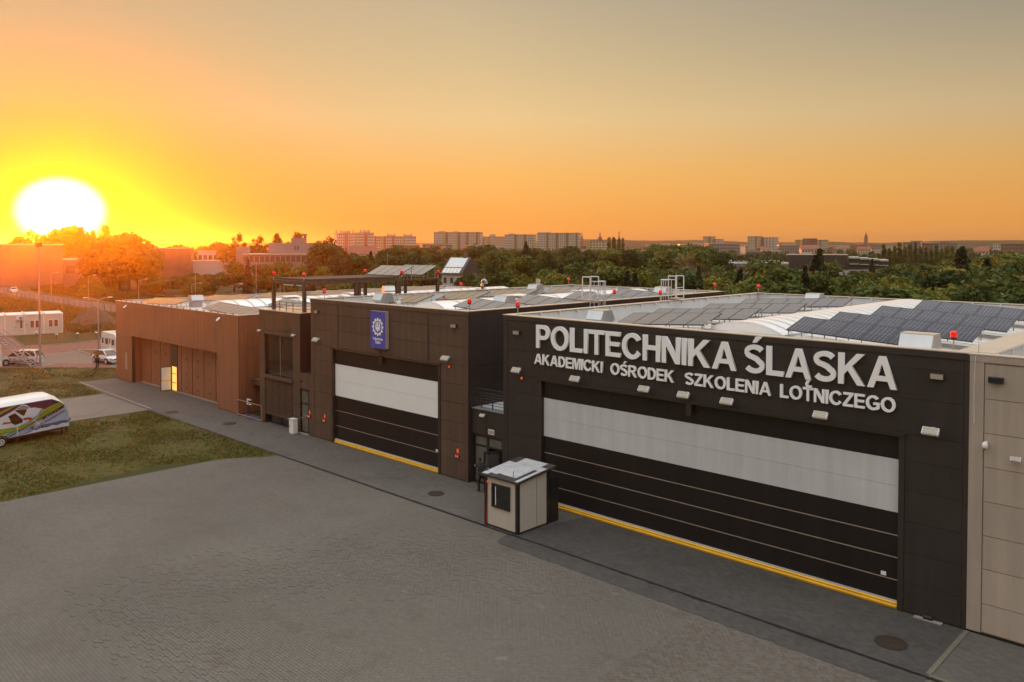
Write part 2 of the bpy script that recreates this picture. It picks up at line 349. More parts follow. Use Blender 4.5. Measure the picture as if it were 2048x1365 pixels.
MB().box(-65.4, 26.015, 0.0, -7.9, 26.185, 0.016).build('channel', 'black', dr)
gr = MB()
for i in range(0, 58): gr.box(-65.3 + i, 26.045, 0.016, -65.3 + i + 0.985, 26.155, 0.022)
tag(gr.build('grating', 'black', dr), kind='stuff')
def manhole(x, y, label, r=0.42):
    t = thing('manhole_cover', label, 'manhole', (x, y, 0.01), group='rusty manhole covers in the paving')
    MB().cyl((x, y, 0.0), (x, y, 0.022), r, r, 28).build('lid', 'rust', t)
    rg = MB().lathe([(r + 0.07, 0.0), (r + 0.07, 0.017), (r + 0.01, 0.017), (r + 0.01, 0.0)], (x, y, 0.008), 28); rg.build('rim', 'rust', t)
manhole(-32.47, 27.72, 'round rusty manhole cover in the paving near the glazed entrance', 0.37)
manhole(-9.53, 27.58, 'large dark rusty manhole cover nearest the beige wall', 0.44)
manhole(-63.16, 27.05, 'small manhole cover in paving in front of the brown folding door')
manhole(-56.08, 28.21, 'small manhole cover in paving in front of the barrier frame')
# ------------------------------------------------------------------ halls
Y0 = 30.25
def caps(parent, x0, x1, y0, y1, z, w=0.42, m='cap_metal', sides='FBLR'):
    if 'F' in sides: MB().box(x0 - 0.04, y0 - 0.04, z - 0.035, x1 + 0.04, y0 + w, z).build('parapet_cap', m, parent)
    if 'B' in sides: MB().box(x0 - 0.04, y1 - w, z - 0.035, x1 + 0.04, y1 + 0.04, z).build('parapet_cap', m, parent)
    if 'L' in sides: MB().box(x0 - 0.04, y0 + w + 0.002, z - 0.036, x0 + w, y1 - w - 0.002, z - 0.001).build('parapet_cap', m, parent)
    if 'R' in sides: MB().box(x1 - w, y0 + w + 0.002, z - 0.036, x1 + 0.04, y1 - w - 0.002, z - 0.001).build('parapet_cap', m, parent)
clip_me = MB().box(-0.03, -0.05, -0.16, 0.03, 0.05, 0.0).mesh('cap_clip', 'galv_light')
def clips(parent, x0, x1, y0, y1, z, w=0.42, step=1.55):
    y = y0 + 0.9
    while y < y1 - 0.6:
        inst(clip_me, 'cap_clip', parent, (x0 + w - 0.01, y, z - 0.04)); y += step
    x = x0 + 1.0
    while x < x1 - 0.6:
        inst(clip_me, 'cap_clip', parent, (x, y1 - w, z - 0.04), (0, 0, math.pi / 2)); x += step
def gable(parent, x0, x1, y0, y1, ze, zr, t=0.12):
    xc = (x0 + x1) / 2
    MB().prism([(x0, y0, ze), (xc, y0, zr), (x1, y0, ze), (x1, y0, ze - t), (xc, y0, zr - t), (x0, y0, ze - t)], (0, y1 - y0, 0)).build('roof', 'roof_sheet', parent)
    seam = MB()
    n = int((y1 - y0) / 1.1)
    for i in range(1, n):
        y = lerp(y0, y1, i / n)
        for a, za, b, zb in ((x0, ze, xc, zr), (xc, zr, x1, ze)):
            seam.hexa([(a, y - 0.02, za), (b, y - 0.02, zb), (b, y + 0.02, zb), (a, y + 0.02, za)], [(a, y - 0.02, za + 0.025), (b, y - 0.02, zb + 0.025), (b, y + 0.02, zb + 0.025), (a, y + 0.02, za + 0.025)])
    tag(seam.build('roof_seam', 'membrane', parent), kind='stuff')
def walls(parent, x0, x1, y0, y1, z, hole=None, m='trim_dark', th=0.30, sides='LRB'):
    """core walls; the front one is left open at hole=(hx0,hx1,hz)"""
    f = MB(); yf = y0 + 0.045
    if hole:
        hx0, hx1, hz = hole
        f.box(x0, yf, 0, hx0, yf + th, z); f.box(hx1, yf, 0, x1, yf + th, z); f.box(hx0, yf, hz, hx1, yf + th, z)
    else: f.box(x0, yf, 0, x1, yf + th, z)
    f.build('front_wall', m, parent)
    if 'L' in sides: MB().box(x0, yf + th, 0, x0 + th, y1 - th, z).build('side_wall', m, parent)
    if 'R' in sides: MB().box(x1 - th, yf + th, 0, x1, y1 - th, z).build('side_wall', m, parent)
    if 'B' in sides: MB().box(x0, y1 - th, 0, x1, y1, z).build('back_wall', m, parent)
    ln = MB(); zl0 = z - 1.4
    ln.box(x0 + th, yf + th, zl0, x1 - th, yf + th + 0.02, z - 0.04); ln.box(x0 + th, y1 - th - 0.02, zl0, x1 - th, y1 - th, z - 0.04)
    ln.box(x0 + th, yf + th + 0.02, zl0, x0 + th + 0.02, y1 - th - 0.02, z - 0.04); ln.box(x1 - th - 0.02, yf + th + 0.02, zl0, x1 - th, y1 - th - 0.02, z - 0.04)
    ln.build('parapet_lining', 'membrane', parent)
def panel(parent, x0, x1, z0, z1, y=Y0, m='panel_dark', g=0.010, t=0.05, name='wall_panel'):
    if m == 'panel_dark': g = 0.005
    return MB().box(x0 + g, y, z0 + g, x1 - g, y + t, z1 - g).build(name, m, parent)
def side_panels(parent, x, ys, zs, m, t=0.03):
    for a, b in zip(ys[:-1], ys[1:]):
        for c, d in zip(zs[:-1], zs[1:]):
            MB().box(x, a + 0.006, c + 0.006, x + t, b - 0.006, d - 0.006).build('wall_panel', m, parent)
def section_door(parent, x0, x1, zt, bands, joints, white, y=Y0 + 0.14):
    """sectional hall door; bands = z edges, white = (z0, z1, seam, material)"""
    d = MB().box(x0 + 0.02, y + 0.05, 0.02, x1 - 0.02, y + 0.10, zt).build('door', 'door_dark', parent)
    wz0, wz1, ws, wm = white
    for a, b in zip(bands[:-1], bands[1:]):
        MB().box(x0 + 0.04, y, a + 0.004, x1 - 0.04, y + 0.045, b - 0.004).build('door_section', 'door_dark', d)
    for a, b in ((wz0, ws), (ws, wz1)):
        MB().box(x0 + 0.03, y - 0.006, a + 0.004, x1 - 0.03, y + 0.044, b - 0.004).build('door_section', wm, d)
    for z in joints: MB().box(x0 + 0.05, y - 0.012, z - 0.018, x1 - 0.05, y + 0.02, z + 0.018).build('joint_strip', 'door_joint', d)
    zz = MB(); n = 8
    prof = [(y + 0.02, 0.25), (y - 0.05, 0.25), (y - 0.10, 0.20), (y - 0.085, 0.15), (y - 0.12, 0.09), (y - 0.10, 0.02), (y + 0.02, 0.015)]
    zz.prism([(x0 + 0.03, a, b) for a, b in prof], (x1 - x0 - 0.06, 0, 0)); zz.build('bottom_seal', 'yellow_rubber', d)
    MB().box(x0 + 0.03, y - 0.06, 0.252, x1 - 0.03, y + 0.02, 0.285).build('seal_rail', 'galv_light', d)
    return d
# --- big hall with the lettering
BX0, BX1, HB, YB = -30.0, -8.03, 9.40, 57.5
big = thing('hall', 'dark hall with big white lettering and a wide sectional door', 'hall', (-19, Y0, 0))
walls(big, BX0, BX1, Y0, YB, HB - 0.036, (-27.32, -10.26, 6.24))
zs_ = [0.06, 1.09, 2.17, 3.26, 4.35, 5.43, 6.34]
for a, b in zip(zs_[:-1], zs_[1:]):
    panel(big, -29.68, -27.52, a, b); panel(big, -10.06, -8.20, a, b)
for a, b in zip([6.34, 7.62, 8.70], [7.62, 8.70, 9.13]):
    for c, d in zip([-29.68, -24.22, -18.81, -13.39], [-24.22, -18.81, -13.39, -8.20]): panel(big, c, d, a, b)
MB().box(BX0, Y0 - 0.012, 0.02, -29.69, Y0 + 0.05, 9.13).build('corner_trim', 'panel_dark', big)
MB().box(-8.195, Y0 - 0.004, 0.02, BX1, Y0 + 0.05, 9.13).build('corner_trim', 'trim_dark', big)
for x in (-24.22, -18.81, -13.39): MB().box(x - 0.05, Y0 - 0.008, 6.36, x + 0.05, Y0 + 0.03, 9.12).build('seam_cover', 'trim_dark', big)
MB().box(BX0 - 0.03, Y0 - 0.035, 9.14, BX1, Y0 + 0.05, HB - 0.037).build('flashing', 'trim_dark', big)
for a, b in ((-27.52, -27.32), (-10.26, -10.06)): MB().box(a, Y0 - 0.03, 0.01, b, Y0 + 0.05, 6.22).build('door_jamb', 'trim_dark', big)
MB().box(-27.60, Y0 - 0.10, 6.235, -10.02, Y0 + 0.05, 6.33).build('door_lintel', 'trim_dark', big)
MB().box(-27.60, Y0 - 0.13, 6.33, -10.02, Y0 + 0.05, 6.36).build('drip_flashing', 'panel_dark', big)
MB().box(-18.95, Y0 - 0.07, 5.72, -18.70, Y0 + 0.13, 6.234).build('door_bracket', 'trim_dark', big)
section_door(big, -27.32, -10.26, 6.24, [0.29, 1.02, 1.83, 2.63, 3.45], [1.02, 1.83, 2.63], (3.45, 5.37, 4.41, 'door_grey'))
MB().box(-27.28, Y0 + 0.14, 5.375, -10.30, Y0 + 0.18, 6.235).build('door_section', 'door_dark', big)
MB().box(-10.88, Y0 + 0.125, 1.08, -10.70, Y0 + 0.14, 1.22).build('rating_plate', 'white', big)
gable(big, BX0 + 0.33, BX1 - 0.33, Y0 + 0.4, YB - 0.33, 8.42, 8.98)
caps(big, BX0, BX1 - 0.08, Y0, YB, HB); clips(big, BX0, BX1, Y0, YB, HB)
# --- middle hall
MX0, MX1 = -48.40, -32.73
mid = thing('hall', 'brown hall with the blue emblem board and a narrower sectional door', 'hall', (-40.5, Y0, 0))
walls(mid, MX0, MX1, Y0, YB, HB - 0.036, (-45.74, -35.22, 6.24), m='trim_dark')
for k, (a, b) in enumerate(zip([0.06, 1.08, 2.12, 3.18, 4.26, 5.30, 6.34], [1.08, 2.12, 3.18, 4.26, 5.30, 6.34, 6.34])):
    if b > a: panel(mid, -48.02, -45.94, a, b, m='panel_flare_brown'); panel(mid, -35.02, -33.05, a, b, m='panel_flare_brown')
for a, b in zip([6.34, 7.38, 8.42], [7.38, 8.42, 9.13]):
    for c, d in zip([-48.02, -45.10, -40.52, -36.02], [-45.24, -40.66, -36.16, -33.05]): panel(mid, c, d, a, b, m='panel_flare_brown')
for x in (-45.17, -40.59, -36.09): MB().box(x - 0.068, Y0 - 0.006, 6.37, x + 0.068, Y0 + 0.03, 9.12).build('seam_cover', 'trim_dark', mid)
MB().box(MX0, Y0 - 0.012, 0.02, -48.03, Y0 + 0.05, 9.13).build('corner_trim', 'panel_flare_brown', mid)
MB().box(-33.04, Y0 - 0.012, 0.02, MX1, Y0 + 0.05, 9.13).build('corner_trim', 'panel_flare_brown', mid)
MB().box(MX0 - 0.03, Y0 - 0.035, 9.14, MX1 + 0.03, Y0 + 0.05, HB - 0.037).build('flashing', 'panel_flare_brown', mid)
for a, b in ((-45.94, -45.74), (-35.22, -35.02)): MB().box(a, Y0 - 0.03, 0.01, b, Y0 + 0.05, 6.22).build('door_jamb', 'trim_dark', mid)
MB().box(-46.10, Y0 - 0.10, 6.235, -34.95, Y0 + 0.05, 6.31).build('door_lintel', 'trim_dark', mid)
MB().box(-46.10, Y0 - 0.13, 6.31, -34.95, Y0 + 0.05, 6.34).build('drip_flashing', 'panel_flare_brown', mid)
for a, b in ((-45.6, -40.75), (-40.3, -35.3)): MB().box(a, Y0 - 0.02, 6.20, b, Y0 + 0.04, 6.233).build('lintel_strip', 'door_joint', mid)
MB().box(-40.66, Y0 - 0.07, 5.72, -40.44, Y0 + 0.13, 6.234).build('door_bracket', 'trim_dark', mid)
section_door(mid, -45.74, -35.22, 6.24, [0.29, 1.15, 2.15, 3.12], [1.15, 2.15], (3.12, 5.21, 4.17, 'door_white'))
MB().box(-45.70, Y0 + 0.14, 5.215, -35.26, Y0 + 0.18, 6.235).build('door_section', 'door_dark', mid)
MB().box(-35.60, Y0 + 0.125, 1.20, -35.40, Y0 + 0.14, 1.33).build('rating_plate', 'white', mid)
side_panels(mid, MX1 - 0.005, [Y0 + 0.06, 35.8, 41.2, 46.6, 52.0, YB - 0.02], [0.06, 1.6, 3.18, 4.76, 6.34, 7.9, 9.13], 'panel_dark')
MB().box(MX1 - 0.004, Y0 + 0.06, 9.14, MX1 + 0.03, YB, HB - 0.037).build('flashing', 'trim_dark', mid)
gable(mid, MX0 + 0.33, MX1 - 0.33, Y0 + 0.4, YB - 0.33, 8.52, 8.95)
caps(mid, MX0, MX1, Y0, YB, HB); clips(mid, MX0, MX1, Y0, YB, HB)
# --- left hall with the folding door
LX0, LX1, HL, YL = -83.3, -58.6, 7.62, 72.0
lef = thing('hall', 'lower brown ribbed hall with a wide recessed folding door', 'hall', (-71, Y0, 0))
walls(lef, LX0, LX1, Y0, YL, HL - 0.036, (-79.45, -62.10, 4.42), m='trim_dark')
n_ = 22; xs_ = [lerp(LX0, LX1, i / n_) for i in range(n_ + 1)]
for a, b in zip(xs_[:-1], xs_[1:]):
    z0 = 0.05
    if b <= -79.4 or a >= -62.1: panel(lef, a, b, 0.05, 7.34, m='panel_flare_red')
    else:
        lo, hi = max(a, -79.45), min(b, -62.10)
        if a < -79.45: panel(lef, a, -79.45, 0.05, 4.42, m='panel_flare_red')
        if b > -62.10: panel(lef, -62.10, b, 0.05, 4.42, m='panel_flare_red')
        panel(lef, a, b, 4.42, 7.34, m='panel_flare_red')
MB().box(LX0 - 0.03, Y0 - 0.03, 7.345, LX1 + 0.03, Y0 + 0.05, HL - 0.037).build('flashing', 'panel_flare_red', lef)
nb = 26; fw = (79.45 - 62.10) / 16
fd = MB().box(-79.44, Y0 + 1.02, 0.04, -62.11, Y0 + 1.08, 4.42).build('folding_door', 'trim_dark', lef)
for i in range(16):
    a = -79.45 + i * fw
    if abs(a + fw / 2 + 72.1) < 0.55: continue
    MB().box(a + 0.03, Y0 + 0.95 - (0.03 if i % 2 else 0), 0.07, a + fw - 0.03, Y0 + 1.015, 4.40).build('door_leaf', 'panel_flare_red', fd)
for k, i in enumerate((3, 5, 9, 11, 13)):
    a = -79.45 + i * fw
    for z in (0.5, 1.7, 3.0, 4.0): MB().box(a - 0.04, Y0 + 0.90, z, a + 0.04, Y0 + 0.95, z + 0.22).build('hinge', 'black', fd)
MB().box(-79.45, Y0 + 0.80, 0.0, -62.10, Y0 + 0.94, 0.075).build('door_sill', 'concrete_light', lef)
rv = MB(); rv.box(-79.47, Y0 + 0.345, 0, -79.43, Y0 + 1.0, 4.42); rv.box(-62.12, Y0 + 0.345, 0, -62.08, Y0 + 1.0, 4.42); rv.box(-79.43, Y0 + 0.345, 4.40, -62.12, Y0 + 1.0, 4.44); rv.build('door_reveal', 'panel_flare_red', lef)
side_panels(lef, LX1 - 0.005, [Y0 + 0.06, 34, 38, 42], [0.06, 3.6, 7.34], 'panel_flare_red')
MB().box(LX1 - 0.004, Y0 + 0.06, 7.345, LX1 + 0.03, YL, HL - 0.037).build('flashing', 'panel_flare_red', lef)
gable(lef, LX0 + 0.33, LX1 - 0.33, Y0 + 0.4, YL - 0.33, 6.98, 7.40)
caps(lef, LX0, LX1, Y0, YL, HL, 0.3)
bolt_me = MB().box(-0.06, -0.04, 0, 0.06, 0.04, 0.07).mesh('cap_bolt', 'trim_dark')
x = LX0 + 1.2
while x < LX1 - 0.5: inst(bolt_me, 'cap_bolt', lef, (x, Y0 + 0.1, HL)); x += 1.25
# open leaf door, white inside, warm light in the gap
lw = MB().box(-72.80, Y0 + 0.86, 0.06, -71.45, Y0 + 1.0, 4.40); lw.build('wicket_frame', 'steel_dark', lef)
MB().box(-72.50, Y0 + 0.845, 0.10, -71.60, Y0 + 0.865, 2.20).build('wicket_opening', 'lit_inside', lef)
for z in (0.75, 1.55): MB().box(-72.46, Y0 + 0.82, z, -71.66, Y0 + 0.843, z + 0.05).build('wicket_shelf', 'rust', lef)
od = bpy.data.objects.new('wicket_door', MB().box(-0.92, -0.03, 0.06, 0.0, 0.03, 2.20).mesh('wicket_door', 'steel_dark')); col.objects.link(od); od.parent = lef
od.location = (-72.56 + 71, 0.80, 0); od.rotation_euler = (0, 0, math.radians(82))
MB().box(-0.86, -0.042, 0.12, -0.06, -0.03, 2.14).build('inner_face', 'white', od, world=False)
MB().box(-0.86, -0.052, 0.93, -0.06, -0.042, 1.0).build('push_bar', 'yellow_rubber', od, world=False)
fr = MB(); fr.box(-80.95, Y0 - 0.015, 1.15, -80.55, Y0 - 0.002, 2.75); fr.build('notice_strip', 'panel_beige', lef)
# --- stair block between left and middle halls
SX0, SX1 = -55.4, -48.42
stb = thing('stair_block', 'narrow brown block with tall dark window and louvre panel, pergola above', 'building', (-52, Y0, 0))
blk = MB(); blk.box(SX0, Y0 + 0.045, 0, -54.62, Y0 + 0.5, 8.26); blk.box(-50.78, Y0 + 0.045, 0, -49.82, Y0 + 0.5, 8.26); blk.box(-54.62, Y0 + 0.045, 6.55, -50.78, Y0 + 0.5, 8.26)
blk.box(-54.62, Y0 + 0.045, 3.28, -50.78, Y0 + 0.5, 3.56); blk.box(-49.82, Y0 + 0.045, 3.1, SX1, Y0 + 0.5, 4.2); blk.box(-49.82, Y0 + 0.045, 0, -50.0, Y0 + 0.5, 3.1)
blk.box(SX0, Y0 + 0.5, 0, SX0 + 0.3, 38, 8.26); blk.box(-50.12, Y0 + 0.5, 0, -49.82, 38, 8.26); blk.box(-49.82, 34.0, 4.2, SX1, 34.3, 8.2); blk.box(-49.82, Y0 + 0.5, 4.1, SX1, 34.0, 4.2)
blk.build('wall', 'trim_dark', stb)
for a, b in zip([SX0, -54.5, -53.15, -51.75, -50.75], [-54.5, -53.15, -51.75, -50.75, -49.82]): panel(stb, a, b, 6.84, 8.1, m='panel_flare_brown')
for a, b in zip([0.06, 1.9, 3.3, 4.3, 5.6], [1.9, 3.3, 4.3, 5.6, 6.83]):
    panel(stb, SX0, -54.63, a, b, m='panel_flare_brown'); panel(stb, -50.77, -49.82, a, b, m='panel_flare_brown')
panel(stb, -49.82, -48.75, 3.1, 4.2, m='panel_flare_brown'); panel(stb, -48.74, SX1, 0.06, 4.2, m='panel_flare_brown')
MB().box(SX0 + 0.001, Y0 - 0.02, 8.105, -49.80, Y0 + 0.05, 8.25).build('flashing', 'panel_flare_brown', stb)
MB().box(SX0 - 0.04, Y0 - 0.03, 8.262, -49.78, 38, 8.30).build('roof', 'cap_metal', stb)
MB().box(-54.75, Y0 - 0.12, 6.58, -50.70, Y0 + 0.04, 6.82).build('window_hood', 'panel_flare_brown', stb)
w_ = MB().box(-54.61, Y0 + 0.20, 3.57, -50.79, Y0 + 0.24, 6.54).build('window', 'frame_dark', stb)
MB().box(-54.52, Y0 + 0.17, 3.66, -52.74, Y0 + 0.19, 6.46).build('pane', 'glass_dark', w_); MB().box(-52.66, Y0 + 0.17, 3.66, -50.88, Y0 + 0.19, 6.46).build('pane', 'glass_dark', w_)
MB().box(-52.72, Y0 + 0.15, 3.6, -52.68, Y0 + 0.2, 6.5).build('mullion', 'door_joint', w_)
MB().box(-54.66, Y0 - 0.10, 3.36, -50.76, Y0 + 0.04, 3.58).build('window_sill', 'panel_flare_brown', stb)
lv = MB().box(-54.58, Y0 + 0.12, 0.78, -50.82, Y0 + 0.16, 3.3).build('louvre', 'steel_dark', stb)
sl_me = MB().hexa([(-1.84, 0, 0), (1.84, 0, 0), (1.84, 0.09, 0.04), (-1.84, 0.09, 0.04)], [(-1.84, 0, 0.05), (1.84, 0, 0.05), (1.84, 0.09, 0.09), (-1.84, 0.09, 0.09)]).mesh('slat', 'panel_flare_brown')
for i in range(20): inst(sl_me, 'slat', lv, (-52.7, Y0 + 0.0, 0.80 + i * 0.123))
for x in (-53.6, -52.7, -51.8): MB().box(x - 0.03, Y0 + 0.0, 0.78, x + 0.03, Y0 + 0.018, 3.27).build('louvre_rail', 'trim_dark', lv)
MB().box(-54.62, Y0 - 0.03, 0.70, -50.78, Y0 + 0.1, 0.77).build('louvre_sill', 'panel_flare_brown', stb)
w2 = MB().box(-54.61, Y0 + 0.30, 0.02, -50.79, Y0 + 0.34, 0.70).build('window', 'frame_dark', stb)
MB().box(-54.5, Y0 + 0.27, 0.06, -52.74, Y0 + 0.29, 0.66).build('pane', 'glass_dark', w2); MB().box(-52.66, Y0 + 0.27, 0.06, -50.9, Y0 + 0.29, 0.66).build('pane', 'glass_dark', w2)
dd = MB().box(-49.99, Y0 + 0.12, 0.03, -48.76, Y0 + 0.18, 3.08).build('door', 'frame_dark', stb)
mat('glass_door', (0.13, 0.125, 0.105), 0.08, spec=0.8, var=0.15, vscale=0.8)
MB().box(-49.80, Y0 + 0.10, 2.15, -48.95, Y0 + 0.118, 2.95).build('pane', 'glass_door', dd); MB().box(-49.75, Y0 + 0.10, 0.16, -48.98, Y0 + 0.118, 2.02).build('pane', 'glass_door', dd)
MB().tube([(-49.90, Y0 + 0.06, 1.05), (-49.66, Y0 + 0.06, 1.05)], 0.02).build('handle', 'galv_light', dd)
MB().box(-50.0, Y0 - 0.15, 0.008, -48.72, Y0 + 0.1, 0.05).build('doorstep', 'concrete_light', stb)
# passage between left hall and stair block
pas = thing('passage_wall', 'dark recessed passage with a beam beside the brown ribbed hall', 'building', (-57, 33, 0))
MB().box(LX1 + 0.04, 36.0, 0, SX0 - 0.02, 36.2, 7.3).build('wall', 'trim_dark', pas)
MB().box(LX1 + 0.04, 31.3, 2.25, SX0 - 0.02, 35.98, 2.62).build('canopy', 'panel_flare_brown', pas)
MB().box(LX1 + 0.1, 31.22, 2.62, SX0 - 0.02, 35.98, 2.66).build('canopy_flashing', 'panel_flare_brown', pas)
# --- glazed link between middle and big hall
lk = thing('entrance_link', 'low dark link with glazed entrance and balcony railing between two halls', 'building', (-31.3, 30.5, 0))
f_ = MB(); f_.box(MX1 + 0.04, 30.55, 2.70, BX0 - 0.02, 30.85, 4.1); f_.box(-30.42, 30.55, 0, BX0 - 0.02, 30.85, 2.70); f_.box(MX1 + 0.04, 30.86, 4.0, BX0 - 0.02, 44, 4.08)
f_.build('wall', 'trim_dark', lk)
panel(lk, MX1 + 0.05, -31.60, 2.72, 4.08, 30.50); panel(lk, -31.60, BX0 - 0.03, 2.72, 4.08, 30.50)
MB().box(MX1 + 0.045, 30.46, 4.102, BX0 - 0.025, 31.0, 4.13).build('ledge', 'galv', lk)
MB().box(MX1 + 0.045, 31.002, 4.10, BX0 - 0.025, 44, 4.12).build('terrace_deck', 'membrane', lk)
gf = MB()
gf.box(-32.66, 30.62, 0.01, -32.56, 30.70, 2.68); gf.box(-31.66, 30.62, 0.01, -31.50, 30.70, 2.68); gf.box(-30.52, 30.62, 0.01, -30.43, 30.70, 2.68)
gf.box(-32.56, 30.63, 2.58, -30.52, 30.69, 2.68); gf.box(-32.56, 30.63, 2.05, -30.52, 30.69, 2.13); gf.box(-32.56, 30.63, 0.01, -31.66, 30.69, 0.12)
g_o = gf.build('glazing_frame', 'frame_dark', lk)
for a, b, c, d in ((-32.55, -31.67, 0.13, 2.04), (-32.55, -31.67, 2.14, 2.57), (-31.49, -30.53, 2.14, 2.57)):
    MB().box(a, 30.655, c, b, 30.665, d).build('pane', 'glass_door', g_o)
MB().box(-32.6, 33.5, 0, -30.1, 33.6, 2.7).build('back_wall', 'panel_beige', lk)
# open glass door
odo = bpy.data.objects.new('door', MB().box(0, 0, 0, 0.001, 0.001, 0.001).mesh('door', 'frame_dark')); col.objects.link(odo); odo.parent = lk
fm = MB(); fm.box(-0.92, -0.03, 0.02, -0.82, 0.03, 2.05); fm.box(-0.10, -0.03, 0.02, 0.0, 0.03, 2.05); fm.box(-0.82, -0.03, 1.95, -0.10, 0.03, 2.05); fm.box(-0.82, -0.03, 0.02, -0.10, 0.03, 0.18)
odo.data = fm.mesh('door', 'frame_dark'); odo.location = (-30.55 + 31.3, 0.10, 0); odo.rotation_euler = (0, 0, math.radians(50))
mat('glass_clear', (0.10, 0.10, 0.095), 0.05, spec=0.8, alpha=0.35)
MB().box(-0.82, -0.006, 0.18, -0.10, 0.006, 1.95).build('pane', 'glass_clear', odo, world=False)
MB().tube([(-0.86, -0.09, 0.62), (-0.86, -0.09, 1.42)], 0.018, 8).tube([(-0.86, -0.03, 0.72), (-0.86, -0.09, 0.72)], 0.014).tube([(-0.86, -0.03, 1.30), (-0.86, -0.09, 1.30)], 0.014).build('handle', 'galv_light', odo, world=False)
rl = thing('balcony_railing', 'dark bar railing on the terrace above the glazed entrance', 'railing', (-31.3, 30.9, 4.13))
for x in (-32.2, -31.35, -30.4): MB().box(x - 0.025, 30.75, 4.131, x + 0.025, 30.80, 5.2).build('post', 'steel_dark', rl)
for z in (4.35, 4.50, 4.65, 4.80, 4.95, 5.18): MB().cyl((MX1 + 0.06, 30.775, z), (BX0 - 0.04, 30.775, z), 0.02, 0.02, 6).build('rail', 'steel_dark', rl)
# --- beige hall at the edge of the picture
bei = thing('hall', 'beige panelled hall at the right edge beside the dark lettered hall', 'hall', (0, Y0, 0))
walls(bei, BX1 + 0.002, 16, Y0, YB, 9.34, m='panel_beige')
for a, b in zip([0.12, 1.08, 2.24, 3.36, 4.50, 5.65, 6.78, 7.92, 9.08], [1.08, 2.24, 3.36, 4.50, 5.65, 6.78, 7.92, 9.08, 9.12]):
    for c, d in ((-7.58, -2.1), (-2.1, 3.3), (3.3, 9), (9, 16)):
        if b - a > 0.1: panel(bei, c, d, a, b, m='panel_beige')
MB().box(BX1 + 0.003, Y0 - 0.02, 0.09, -7.60, Y0 + 0.05, 9.12).build('corner_trim', 'panel_beige', bei)
MB().box(BX1 + 0.003, Y0 - 0.03, 9.125, 16, Y0 + 0.05, 9.335).build('flashing', 'panel_beige', bei)
MB().box(BX1 + 0.003, Y0 - 0.005, 0.0, 16, Y0 + 0.04, 0.085).build('plinth', 'black', bei)
MB().box(BX1 - 0.075, Y0 - 0.04, 9.345, 16, Y0 + 0.42, 9.385).build('parapet_cap', 'cap_metal', bei)
MB().box(BX1 - 0.46, Y0 + 0.425, 9.346, BX1 + 0.62, YB, 9.402).build('parapet_cap', 'cap_metal', bei)
gable(bei, BX1 + 0.33, 15.6, Y0 + 0.4, YB - 0.33, 8.4, 9.1)
for i in range(14): inst(clip_me, 'cap_clip', bei, (BX1 + 0.62, Y0 + 1.2 + i * 1.5, 9.33))
